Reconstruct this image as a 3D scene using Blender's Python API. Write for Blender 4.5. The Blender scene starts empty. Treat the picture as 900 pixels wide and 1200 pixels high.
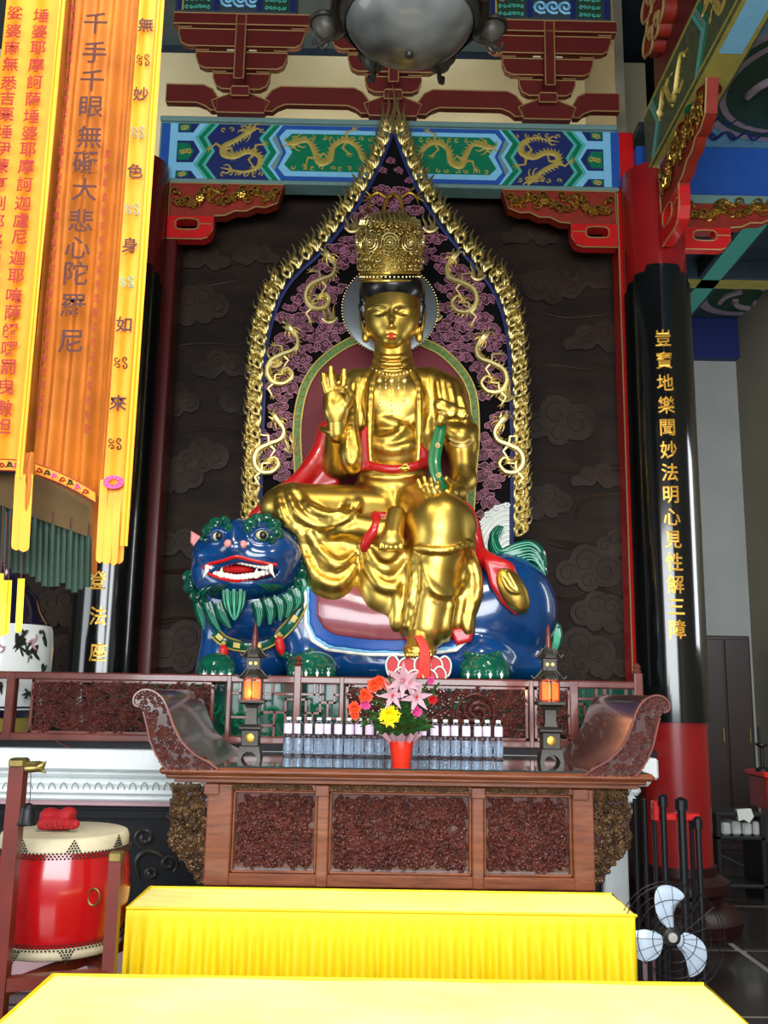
import bpy, bmesh, math, random
import numpy as np
from mathutils import Vector, Matrix, Euler
random.seed(7); rng = np.random.default_rng(7)
PI = math.pi
SC = bpy.context.scene
COL = SC.collection
# ------------------------------------------------------------------ camera
FPX = 1100.0; PITCH = math.atan(208/FPX); YAW = math.radians(0.45); ROLL = math.radians(0.95)
CAM = np.array([0.0, 0.0, 1.6])
_F = np.array([math.sin(YAW)*math.cos(PITCH), math.cos(YAW)*math.cos(PITCH), math.sin(PITCH)])
_R0 = np.array([math.cos(YAW), -math.sin(YAW), 0.0]); _U0 = np.cross(_R0, _F)
_R = _R0*math.cos(ROLL) + _U0*math.sin(ROLL); _U = _U0*math.cos(ROLL) - _R0*math.sin(ROLL)
cd = bpy.data.cameras.new('camera'); cam = bpy.data.objects.new('camera', cd); COL.objects.link(cam)
cd.sensor_fit = 'VERTICAL'; cd.sensor_height = 36; cd.sensor_width = 27; cd.lens = FPX/1200*36
cd.clip_start = 0.05; cd.clip_end = 100
cam.matrix_world = Matrix(((_R[0], _U[0], -_F[0], CAM[0]), (_R[1], _U[1], -_F[1], CAM[1]), (_R[2], _U[2], -_F[2], CAM[2]), (0, 0, 0, 1)))
SC.camera = cam
def P(px, py, Y):
    """world point on the plane y=Y that the photograph shows at (px,py)"""
    r = _F*FPX + _R*(px-450) - _U*(py-600)
    return CAM + r*(Y/r[1])
def S(Y): return Y/FPX
def Zat(py, Y, px=455): return float(P(px, py, Y)[2])
def Xat(px, Y, py=800): return float(P(px, py, Y)[0])
# ------------------------------------------------------------------ view, world, lights
SC.view_settings.view_transform = 'Standard'; SC.view_settings.look = 'None'
SC.view_settings.gamma = 1; SC.view_settings.exposure = 0.0; SC.view_settings.use_curve_mapping = False
W = bpy.data.worlds.new('world'); SC.world = W; W.use_nodes = True
W.node_tree.nodes['Background'].inputs[0].default_value = (0.62, 0.74, 0.9, 1)
W.node_tree.nodes['Background'].inputs[1].default_value = 0.6
def area(name, loc, target, sx, sy, power, col=(1, 1, 1), spread=180):
    l = bpy.data.lights.new(name, 'AREA'); l.shape = 'RECTANGLE'; l.size = sx; l.size_y = sy
    l.energy = power; l.color = col; l.spread = math.radians(spread)
    o = bpy.data.objects.new(name, l); COL.objects.link(o); o.location = loc
    o.rotation_euler = (Vector(target)-Vector(loc)).to_track_quat('-Z', 'Y').to_euler(); return o
def spot(name, loc, target, power, ang, col=(1, .9, .75), r=0.06, blend=.5):
    l = bpy.data.lights.new(name, 'SPOT'); l.energy = power; l.color = col; l.spot_size = math.radians(ang)
    l.spot_blend = blend; l.shadow_soft_size = r
    o = bpy.data.objects.new(name, l); COL.objects.link(o); o.location = loc
    o.rotation_euler = (Vector(target)-Vector(loc)).to_track_quat('-Z', 'Y').to_euler(); return o
area('doorway_daylight', (-.3, -3.1, 2.9), (0.2, 5, 0.9), 6.4, 3.2, 900, (0.93, 0.97, 1.0))
area('table_top_fill', (.1, 1.2, 5.6), (.1, 2.6, 0), 1.6, 1.6, 140, (1, .98, .93), 110)  # added fill from overhead to brighten the yellow table tops
area('side_window_daylight', (-6.3, 3.4, 2.0), (0, 5.6, 1.2), 2.4, 2.2, 90, (0.9, 0.96, 1.0))
spot('altar_spotlight_left', (-1.1, 4.0, 4.75), (-0.2, 6.3, 2.5), 105, 62, (1, .87, .66), .07)
spot('altar_spotlight_right', (1.2, 4.2, 4.75), (0.1, 6.3, 2.7), 95, 62, (1, .87, .66), .07)
area('aisle_wall_fill', (4.25, 6.6, 2.9), (2.9, 10.8, 2.8), 1.8, 1.8, 130, (0.9, 0.96, 1.0))  # added fill out of view, lifts the far aisle wall; no window there
for nm_, x_ in (('cove_lamp_left', -1.2), ('cove_lamp_right', .95)):
    area(nm_, (x_, 8.0, 5.0), (x_, 9, 5.9), 1.8, .12, 70, (1, .86, .6)).rotation_euler = (math.radians(135), 0, 0)
# ------------------------------------------------------------------ materials
DULL = {'dark carved stone wall', 'carved cloud stone', 'emerald paint', 'glossy green mane paint', 'dark void', 'black carved stone'}
def lin(h):
    h = h.lstrip('#'); v = [int(h[i:i+2], 16)/255 for i in (0, 2, 4)]
    return tuple((c/12.92 if c <= .04045 else ((c+.055)/1.055)**2.4) for c in v) + (1,)
def mat(name, col, rough=.5, metal=0, vary=.0, vscale=6, col2=None, bump=0, bscale=30, coat=0, emit=None, estr=0, trans=0, ior=1.45, sheen=0, detail=4, stretch=None, alpha=1, bnoise='N', thin=None):
    m = bpy.data.materials.new(name); m.use_nodes = True; nt = m.node_tree; N = nt.nodes; L = nt.links
    b = N['Principled BSDF']; c = lin(col)
    b.inputs['Base Color'].default_value = c; b.inputs['Roughness'].default_value = rough; b.inputs['Metallic'].default_value = metal
    b.inputs['Coat Weight'].default_value = coat; b.inputs['Coat Roughness'].default_value = .08
    b.inputs['Transmission Weight'].default_value = trans; b.inputs['IOR'].default_value = ior
    b.inputs['Alpha'].default_value = alpha
    if name in DULL: b.inputs['Specular IOR Level'].default_value = .18
    if sheen: b.inputs['Sheen Weight'].default_value = sheen
    if emit: b.inputs['Emission Color'].default_value = lin(emit); b.inputs['Emission Strength'].default_value = estr
    m.diffuse_color = c
    src = None
    if vary or bump or col2:
        tc = N.new('ShaderNodeTexCoord'); src = tc.outputs['Object']
        if stretch:
            mp = N.new('ShaderNodeMapping'); mp.inputs['Scale'].default_value = stretch; L.new(src, mp.inputs[0]); src = mp.outputs[0]
    if vary or col2:
        n = N.new('ShaderNodeTexNoise'); n.inputs['Scale'].default_value = vscale; n.inputs['Detail'].default_value = detail
        n.inputs['Roughness'].default_value = .6; L.new(src, n.inputs['Vector'])
        r = N.new('ShaderNodeValToRGB'); L.new(n.outputs['Fac'], r.inputs[0])
        r.color_ramp.elements[0].position = .32; r.color_ramp.elements[1].position = .68
        d = lin(col2) if col2 else tuple(x*(1-vary) for x in c[:3])+(1,)
        r.color_ramp.elements[0].color = d; r.color_ramp.elements[1].color = c
        L.new(r.outputs[0], b.inputs['Base Color'])
    if bump:
        if bnoise == 'V':
            n2 = N.new('ShaderNodeTexVoronoi'); out = n2.outputs['Distance']
        else:
            n2 = N.new('ShaderNodeTexNoise'); n2.inputs['Detail'].default_value = 5; out = n2.outputs['Fac']
        n2.inputs['Scale'].default_value = bscale; L.new(src, n2.inputs['Vector'])
        bp = N.new('ShaderNodeBump'); bp.inputs['Strength'].default_value = bump; bp.inputs['Distance'].default_value = .01
        L.new(out, bp.inputs['Height']); L.new(bp.outputs[0], b.inputs['Normal'])
    return m
MT = dict(
 gold=mat('gold leaf', 'dcbd60', .37, 1, col2='b39240', vscale=5, bump=.08, bscale=14),
 goldlt=mat('pale gold', 'f2de98', .42, 1, vary=.2, vscale=9),
 goldrel=mat('gilded carving', 'c9a04a', .38, 1, vary=.35, vscale=12),
 goldpaint=mat('ochre gold paint', 'b9a24e', .45, .25, vary=.2, vscale=20),
 goldtext=mat('gold lettering', 'd9a13a', .35, .55),
 edge=mat('ochre edge line', '9c7a4c', .5, .1),
 red=mat('red lacquer', '8a1013', .3, 0, vary=.2, vscale=3, coat=.5),
 redbright=mat('vermilion lacquer', 'c4181a', .32, 0, vary=.12, vscale=4, coat=.4),
 redline=mat('statue red lacquer', 'b8141a', .35, 0, vary=.15, vscale=7, coat=.4),
 maroon=mat('dark red timber', '5e1712', .5, 0, vary=.25, vscale=5),
 maroonpost=mat('deep maroon lacquer', '4a0d0d', .35, 0, coat=.3),
 crimson=mat('crimson backing', '6d1020', .6, 0, vary=.2, vscale=4),
 redcarve=mat('red carved ground', '8c2413', .55, 0, vary=.25, vscale=14),
 black=mat('black lacquer', '0b0c0c', .16, 0, coat=.6, bump=.03, bscale=5),
 blackmatte=mat('matt black iron', '15161a', .45, .3),
 dark=mat('dark void', '0a0708', .9, 0),
 navy=mat('navy blue paint', '16245e', .5, 0, vary=.15, vscale=12),
 blue=mat('strong blue paint', '1d4fa0', .5, 0, vary=.15, vscale=9),
 ltblue=mat('light blue paint', '7cbde0', .5, 0, vary=.1, vscale=12),
 teal=mat('turquoise paint', '4aa89a', .5, 0, vary=.12, vscale=12),
 green=mat('emerald paint', '0f7350', .5, 0, vary=.2, vscale=14),
 greytrim=mat('grey green trim', '6a8a86', .55, 0, vary=.15, vscale=8),
 beamyel=mat('dull yellow paint', 'a39a4a', .55, 0, vary=.25, vscale=8),
 beamolive=mat('olive gold painted ground', '5c5a33', .6, 0, col2='2c4436', vscale=16),
 cream=mat('cream plaster', 'e8dcb4', .8, 0, vary=.08, vscale=3),
 wallgrey=mat('grey plaster wall', '9a9c98', .85, 0, vary=.15, vscale=1.5),
 wallwarm=mat('warm grey plaster wall', '8d8674', .85, 0, vary=.15, vscale=1.5),
 screen=mat('dark carved stone wall', '2b1f18', .62, 0, col2='1a120d', vscale=2.2, bump=.25, bscale=18, stretch=(1, 1, 3)),
 screenhi=mat('carved cloud stone', '382a22', .5, 0, col2='241a13', vscale=3, bump=.15, bscale=16),
 floor=mat('dark polished granite', '2e2926', .22, 0, vary=.3, vscale=9, coat=.2),
 joint=mat('pale stone strip', '9a948a', .35, 0, vary=.2, vscale=10),
 marble=mat('white marble', 'e6ecec', .3, 0, vary=.12, vscale=5, bump=.08, bscale=10),
 marblepink=mat('pinkish stone', 'b08d92', .5, 0, vary=.15, vscale=8),
 darkstone=mat('black carved stone', '1c1d21', .38, 0, vary=.3, vscale=9),
 wood=mat('brown rosewood', '7d4428', .32, 0, col2='5a2d1a', vscale=7, stretch=(1, 1, 8), bump=.05, bscale=20, coat=.35),
 woodh=mat('brown rosewood rail', '7d4428', .3, 0, col2='5a2d1a', vscale=7, stretch=(.8, 8, 8), bump=.05, bscale=20, coat=.4),
 wooddark=mat('dark carved rosewood', '45201c', .3, 0, col2='2c1210', vscale=16, coat=.5),
 woodcarve=mat('carved rosewood relief', '5c2c24', .26, 0, col2='3a1a16', vscale=22, coat=.6),
 woodbrass=mat('brown gilt carving', '6b4f34', .32, .3, col2='33241a', vscale=24, coat=.4),
 railwood=mat('reddish railing wood', '6e3a32', .3, 0, col2='54261f', vscale=6, coat=.45),
 glasstop=mat('green tinted glass top', '26302a', .04, 0, coat=1, ior=1.5),
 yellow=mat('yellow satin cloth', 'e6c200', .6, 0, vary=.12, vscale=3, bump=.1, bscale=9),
 yellowlit=mat('yellow cloth with painted light', 'fff79c', .5, 0, col2='fff07a', vscale=2, bump=.06, bscale=14),  # paler copy of the yellow cloth, strong light from above put into the colour
 drumred=mat('red drum lacquer', 'a20c11', .22, 0, vary=.1, vscale=4, coat=.7),
 drumskin=mat('drum hide', 'cbbf9f', .6, 0, vary=.3, vscale=6),
 brass=mat('aged brass', '9a8650', .38, .9, vary=.4, vscale=30),
 standred=mat('worn red stand timber', '6a2115', .42, 0, vary=.35, vscale=5, coat=.2),
 lionblue=mat('glossy ultramarine lion paint', '08407c', .2, 0, col2='062d58', vscale=4, coat=.8),
 liongreen=mat('glossy green mane paint', '0c5c46', .22, 0, col2='07382e', vscale=6, coat=.7),
 liongreenlt=mat('pale green mane line', '5fb596', .3, 0),
 eyeivory=mat('ivory eye enamel', 'c9c193', .25, 0),
 pink=mat('pink enamel', 'd98a86', .35, 0),
 white=mat('white enamel', 'eee9dc', .3, 0),
 rosecloth=mat('rose painted saddle', '8c424d', .25, 0, vary=.25, vscale=10, coat=.6),
 hair=mat('black hair lacquer', '0c0d10', .3, 0, coat=.3),
 lips=mat('red lips', 'b8261c', .4, 0),
 silver=mat('silver grey halo', '8f9698', .32, .75, vary=.1, vscale=3),
 wave=mat('silver white wave carving', 'b9bdb4', .4, .1),
 mauve=mat('mauve cloud outline', 'bb7a96', .45, 0, vary=.15, vscale=10),
 cloudred=mat('dark red cloud', '420b19', .6, 0, vary=.2, vscale=8),
 greenband=mat('green floral band', '6f9440', .5, 0, col2='23502c', vscale=45),
 emerald=mat('emerald ribbon', '046a3c', .35, 0, coat=.3),
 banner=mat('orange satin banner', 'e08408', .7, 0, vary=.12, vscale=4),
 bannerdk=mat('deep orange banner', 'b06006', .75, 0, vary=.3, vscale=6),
 bannerlt=mat('bright golden satin', 'e98f0a', .55, 0, vary=.08, vscale=5),
 streamer=mat('yellow streamer tip', 'f7c40c', .45, 0),
 mesh=mat('brown netting', '4a3510', .8, 0, alpha=.82),
 tassel=mat('dark green fringe', '0c2a1c', .7, 0, vary=.3, vscale=30),
 textred=mat('dark red embroidery', '861404', .65, 0),
 textbrown=mat('brown red embroidery', '3c0c04', .65, 0),
 pinkthread=mat('pink lotus embroidery', 'd2437a', .6, 0),
 porcelain=mat('white porcelain', 'dfe3e0', .15, 0, coat=.6),
 cobalt=mat('cobalt blue glaze', '17152e', .2, 0, coat=.6),
 bronze=mat('grey brown metal', '3c3833', .4, .5, vary=.3, vscale=10),
 frost=mat('frosted alabaster glass', '3c3e3c', .3, 0, col2='7a7d7c', vscale=3.2, coat=.3, detail=2),
 frostsm=mat('small frosted glass', '4a4740', .4, 0, vary=.35, vscale=12),
 columnbase=mat('blackish column base', '260a0a', .4, 0),
 pet=mat('clear plastic bottle', 'dcecfa', .06, 0, trans=1, ior=1.25),
 water=mat('bottle label pale', 'e6d3ec', .4, 0),
 cap=mat('white bottle cap', 'f4f4f6', .4, 0),
 bottleblue=mat('pale blue water', 'e2edf8', .08, 0, trans=.75, ior=1.33),
 pot=mat('orange red flowerpot', 'e2321c', .3, 0, coat=.4),
 leafg=mat('leaf green', '2f5a22', .5, 0, col2='16360f', vscale=30),
 flyellow=mat('yellow petals', 'f6d90a', .5, 0),
 florange=mat('orange red petals', 'e64a22', .5, 0, vary=.2, vscale=30),
 flpink=mat('hot pink petals', 'd8438a', .5, 0, vary=.2, vscale=30),
 flpale=mat('pale pink petals', 'bd929e', .5, 0, vary=.2, vscale=30),
 flred=mat('red petals', 'b8141c', .5, 0),
 lampglow=mat('glowing red lamp window', 'ff5a2a', .5, emit='ff4a18', estr=3.0),
 lampcore=mat('bright lamp core', 'ffc080', .5, emit='ffb060', estr=5.0),
 ledgreen=mat('small yellow lamp window', 'd8c060', .5, emit='d8b860', estr=.8),
 cabinet=mat('dark cabinet door', '2c1d1b', .45, 0, vary=.2, vscale=4),
 ceilblue=mat('pale blue ceiling paint', '5f93a8', .6, 0, vary=.2, vscale=6),
 ceildark=mat('dusky green ceiling paint', '2b3a44', .7, 0, vary=.3, vscale=5),
 lilac=mat('lilac medallion paint', '8f7f8c', .6, 0, vary=.25, vscale=14),
 medgreen=mat('dark green medallion', '1f3f2a', .6, 0, vary=.3, vscale=18),
 fanwhite=mat('pale blue fan blade', 'a4b2c2', .3, 0, coat=.3),
 redcloth=mat('red plush cloth', 'a30c16', .7, 0, vary=.3, vscale=25, bump=.3, bscale=60),
 ribbon=mat('orange red ribbon', 'd8301c', .5, 0),
)
# ------------------------------------------------------------------ object helpers
def link(o): COL.objects.link(o); return o
def wloc(o):
    v = np.zeros(3)
    while o is not None: v += np.array(o.location); o = o.parent
    return v
def thing(name, label, cat, loc=(0, 0, 0), group=None):
    o = link(bpy.data.objects.new(name, None)); o.location = [float(c) for c in loc]; o.empty_display_size = .05
    return tag(o, label, cat, group)
def tag(o, label=None, cat=None, group=None, kind=None):
    if label: o['label'] = label
    if cat: o['category'] = cat
    if group: o['group'] = group
    if kind: o['kind'] = kind
    return o
def obj(name, me, parent=None, loc=None):
    o = link(bpy.data.objects.new(name, me))
    if parent is not None: o.parent = parent
    if loc is not None:
        o.location = [float(a-b) for a, b in zip(loc, wloc(parent) if parent is not None else (0, 0, 0))]
    return o
def copytree(root, loc=None, label=None, parent=None):
    r = root.copy(); COL.objects.link(r)
    if parent is not None: r.parent = parent
    if loc is not None: r.location = [float(c) for c in loc]
    if label: r['label'] = label
    for ch in list(root.children): copytree(ch, parent=r)
    return r
class MB:
    def __init__(s): s.v = []; s.f = []; s.n = 0
    def add(s, v, f):
        v = np.asarray(v, float).reshape(-1, 3); s.v.append(v); n = s.n
        s.f += [tuple(i+n for i in q) for q in f]; s.n += len(v); return s
    def box(s, lo, hi):
        x0, y0, z0 = lo; x1, y1, z1 = hi
        return s.add([(x0,y0,z0),(x1,y0,z0),(x1,y1,z0),(x0,y1,z0),(x0,y0,z1),(x1,y0,z1),(x1,y1,z1),(x0,y1,z1)],
              [(0,3,2,1),(4,5,6,7),(0,1,5,4),(1,2,6,5),(2,3,7,6),(3,0,4,7)])
    def bbox(s, lo, hi, b=.008):
        """box with chamfered edges"""
        lo = np.minimum(lo, hi); hi = np.maximum(lo, hi) if False else np.asarray(hi, float)
        b = min(b, *(np.abs(np.asarray(hi)-np.asarray(lo))*.45))
        bm = bmesh.new(); bmesh.ops.create_cube(bm, size=1)
        c = (np.asarray(lo)+np.asarray(hi))/2; d = np.abs(np.asarray(hi)-np.asarray(lo))
        for v in bm.verts: v.co = Vector([float(c[i]+v.co[i]*d[i]) for i in range(3)])
        bmesh.ops.bevel(bm, geom=bm.edges[:], offset=b, segments=1, affect='EDGES', profile=.7)
        return s.frombm(bm)
    def frombm(s, bm):
        bm.verts.ensure_lookup_table(); bm.verts.index_update()
        v = [tuple(q.co) for q in bm.verts]; f = [tuple(q.index for q in p.verts) for p in bm.faces]; bm.free()
        return s.add(v, f)
    def tube(s, pts, r, n=8, cap=True, flat=1.0, up=None):
        p = np.asarray(pts, float); m = len(p); r = np.broadcast_to(np.asarray(r, float), (m,))
        t = np.gradient(p, axis=0); t /= np.linalg.norm(t, axis=1)[:, None]+1e-12
        a = np.array([0, 1, 0.]) if up is None else np.array(up, float)
        if up is None and abs(t[0] @ a) > .9: a = np.array([1., 0, 0])
        V = []; u = a
        for i in range(m):
            u = u - t[i]*(u @ t[i]); nu = np.linalg.norm(u)
            if nu < 1e-6: u = np.cross(t[i], [0, 0, 1.]); nu = np.linalg.norm(u)
            u = u/nu; w = np.cross(t[i], u)
            for k in range(n):
                q = 2*PI*k/n; V.append(p[i]+r[i]*(flat*math.cos(q)*u+math.sin(q)*w))
        F = [(i*n+k, i*n+(k+1) % n, (i+1)*n+(k+1) % n, (i+1)*n+k) for i in range(m-1) for k in range(n)]
        if cap: F += [tuple(range(n))[::-1], tuple(range((m-1)*n, m*n))]
        return s.add(V, F)
    def lathe(s, prof, c, n=24, axis='z', cap=True, ang=2*PI, a0=0, sq=1.0):
        """prof: (radius, height) pairs"""
        c = np.asarray(c, float); V = []; m = len(prof); full = abs(ang-2*PI) < 1e-6; nn = n if full else n+1
        for r, h in prof:
            for k in range(nn):
                q = a0+ang*k/n
                if axis == 'z': V.append(c+[r*math.cos(q), r*math.sin(q)*sq, h])
                elif axis == 'y': V.append(c+[r*math.cos(q), h, r*math.sin(q)])
                else: V.append(c+[h, r*math.cos(q), r*math.sin(q)])
        F = [(i*nn+k, i*nn+(k+1) % nn, (i+1)*nn+(k+1) % nn, (i+1)*nn+k) for i in range(m-1) for k in range(n)]
        if cap and full: F += [tuple(range(n))[::-1], tuple(range((m-1)*n, m*n))]
        return s.add(V, F)
    def ell(s, c, r, nu=14, nv=9, R=None):
        c = np.asarray(c, float); r = np.broadcast_to(np.asarray(r, float), (3,)); V = []
        for i in range(nv+1):
            a = PI*i/nv
            for k in range(nu):
                q = 2*PI*k/nu; d = np.array([math.sin(a)*math.cos(q), math.sin(a)*math.sin(q), math.cos(a)])*r
                V.append(c+(R @ d if R is not None else d))
        F = [(i*nu+k, (i+1)*nu+k, (i+1)*nu+(k+1) % nu, i*nu+(k+1) % nu) for i in range(nv) for k in range(nu)]
        return s.add(V, F)
    def plate(s, pts, th, d=(0, 1, 0), bev=0, fan=None):
        """closed outline of world points extruded by th along d"""
        p = np.asarray(pts, float); n = len(p); d = np.asarray(d, float)*th
        if bev:
            c = p.mean(0); q = p.copy()
            t = np.roll(p, -1, 0)-np.roll(p, 1, 0); t /= np.linalg.norm(t, axis=1)[:, None]+1e-9
            nn = np.cross(t, d/np.linalg.norm(d)); area = 0
            if ((q+nn*1e-4-c)**2).sum() > ((q-nn*1e-4-c)**2).sum(): nn = -nn
            f = p+nn*bev
            V = np.vstack([f, p+d*.35, p+d])
            F = ([tuple(range(n))] if fan is None else [((i+1) % n, i, 3*n) for i in range(n)])+[(j*n+(i+1) % n, j*n+i, (j+1)*n+i, (j+1)*n+(i+1) % n) for j in range(2) for i in range(n)]+[tuple(range(2*n, 3*n))[::-1]]
        else:
            V = np.vstack([p, p+d]); F = [tuple(range(n)), tuple(range(n, 2*n))[::-1]]+[((i+1) % n, i, n+i, n+(i+1) % n) for i in range(n)]
        if bev and fan is not None: V = np.vstack([V, np.asarray(fan, float)[None]])
        return s.add(V, F)
    def grid(s, G):
        G = np.asarray(G, float); a, b = G.shape[:2]
        return s.add(G.reshape(-1, 3), [(i*b+j, i*b+j+1, (i+1)*b+j+1, (i+1)*b+j) for i in range(a-1) for j in range(b-1)])
    def mesh(s, name, m, smooth=35, origin=(0, 0, 0)):
        me = bpy.data.meshes.new(name)
        v = np.vstack(s.v)-np.asarray(origin, float) if s.v else np.zeros((0, 3))
        me.from_pydata(v.tolist(), [], s.f)
        for q in (m if isinstance(m, (list, tuple)) else [m]): me.materials.append(q)
        bm = bmesh.new(); bm.from_mesh(me); bmesh.ops.recalc_face_normals(bm, faces=bm.faces[:]); bm.to_mesh(me); bm.free()
        if smooth and len(me.polygons):
            me.polygons.foreach_set('use_smooth', [True]*len(me.polygons)); me.set_sharp_from_angle(angle=math.radians(smooth))
        me.update(); return me
    def build(s, name, m, parent=None, smooth=35, loc=None):
        """links the collected shapes as one mesh object; shapes are in world coordinates"""
        m = MT[m] if isinstance(m, str) else m
        org = np.array(loc, float) if loc is not None else (wloc(parent) if parent is not None else np.zeros(3))
        if loc is None and parent is None and s.v:
            a = np.vstack(s.v); org = np.array([a[:, 0].mean(), a[:, 1].mean(), a[:, 2].min()])
        me = s.mesh(name, m, smooth, org); o = link(bpy.data.objects.new(name, me))
        if parent is not None:
            o.parent = parent; o.location = [float(c) for c in org-wloc(parent)]
        else: o.location = [float(c) for c in org]
        return o
def struct(o): o['kind'] = 'structure'; return o
def smoothpath(p, k=6, closed=False):
    p = np.asarray(p, float); n = len(p); out = []
    if n < 3: return p
    for i in range(n if closed else n-1):
        if closed: a, b, c, d = p[(i-1) % n], p[i], p[(i+1) % n], p[(i+2) % n]
        else: a, b, c, d = p[max(i-1, 0)], p[i], p[i+1], p[min(i+2, n-1)]
        for j in range(k):
            t = j/k; out.append(.5*((2*b)+(c-a)*t+(2*a-5*b+4*c-d)*t*t+(3*b-a-3*c+d)*t**3))
    if not closed: out.append(p[-1])
    return np.array(out)
def DW(Y0, q): return P(q[0], q[1], Y0-q[2]*S(Y0))
def dcord(mb, Y0, pts, r, n=6, k=4, taper=None, flat=1.0, closed=False):
    p = smoothpath(np.array(pts, float), k, closed)
    if closed: p = np.vstack([p, p[:1]])
    m = len(p); rr = np.full(m, float(r)) if taper is None else r*np.interp(np.linspace(0, 1, m), np.linspace(0, 1, len(taper)), taper)
    return mb.tube(np.array([DW(Y0, q) for q in p]), rr*S(Y0), n, flat=flat)
def W3(pts, Y, d=0):
    """pixel outline -> world points on plane y = Y - d"""
    return np.array([P(q[0], q[1], Y-(q[2] if len(q) > 2 else 0)-d) for q in pts])
def cord(mb, pts, Y, r, n=6, k=5, taper=None, flat=1.0, closed=False):
    """smooth tube through photo pixels on the plane y=Y, r in pixels"""
    p = smoothpath(np.array([P(q[0], q[1], Y-(q[2] if len(q) > 2 else 0)) for q in pts]), k, closed)
    if closed: p = np.vstack([p, p[:1]])
    m = len(p)
    if taper is None: rr = np.full(m, r)
    else: rr = r*np.interp(np.linspace(0, 1, m), np.linspace(0, 1, len(taper)), taper)
    return mb.tube(p, rr*S(Y), n, flat=flat)
def spiral(cx, cy, r0, r1, a0, turns, n=16):
    return [(cx+(r0+(r1-r0)*i/(n-1))*math.cos(a0+2*PI*turns*i/(n-1)), cy+(r0+(r1-r0)*i/(n-1))*math.sin(a0+2*PI*turns*i/(n-1))) for i in range(n)]
_tc = {}
def textmesh(body, size, extrude=.002, thick=0.0):
    """mesh data of one line of writing, centred, in the local XZ plane facing -Y"""
    key = (body, round(size, 4), extrude, thick)
    if key in _tc: return _tc[key]
    cu = bpy.data.curves.new('writing', 'FONT'); cu.body = body; cu.size = size; cu.extrude = extrude; cu.offset = thick
    cu.align_x = 'CENTER'; cu.align_y = 'CENTER'; cu.resolution_u = 2
    o = bpy.data.objects.new('tmp', cu); COL.objects.link(o); bpy.context.view_layer.update()
    dg = bpy.context.evaluated_depsgraph_get(); me = bpy.data.meshes.new_from_object(o.evaluated_get(dg))
    bpy.data.objects.remove(o); bpy.data.curves.remove(cu)
    me.transform(Matrix.Rotation(PI/2, 4, 'X'))
    co = np.array([v.co[:] for v in me.vertices])
    if len(co):
        c = (co.max(0)+co.min(0))/2; me.transform(Matrix.Translation([-c[0], 0, -c[2]]))
    _tc[key] = me; return me
def glyph(ch, size, loc, m, parent, rot=(0, 0, 0), name='character', sx=1, sz=1, extrude=.002, thick=0.0):
    me = textmesh(ch, size, extrude, thick)
    if not me.materials: me.materials.append(MT[m])
    o = obj(name, me, parent, loc); o.rotation_euler = rot; o.scale = (sx, 1, sz); return o
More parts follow.
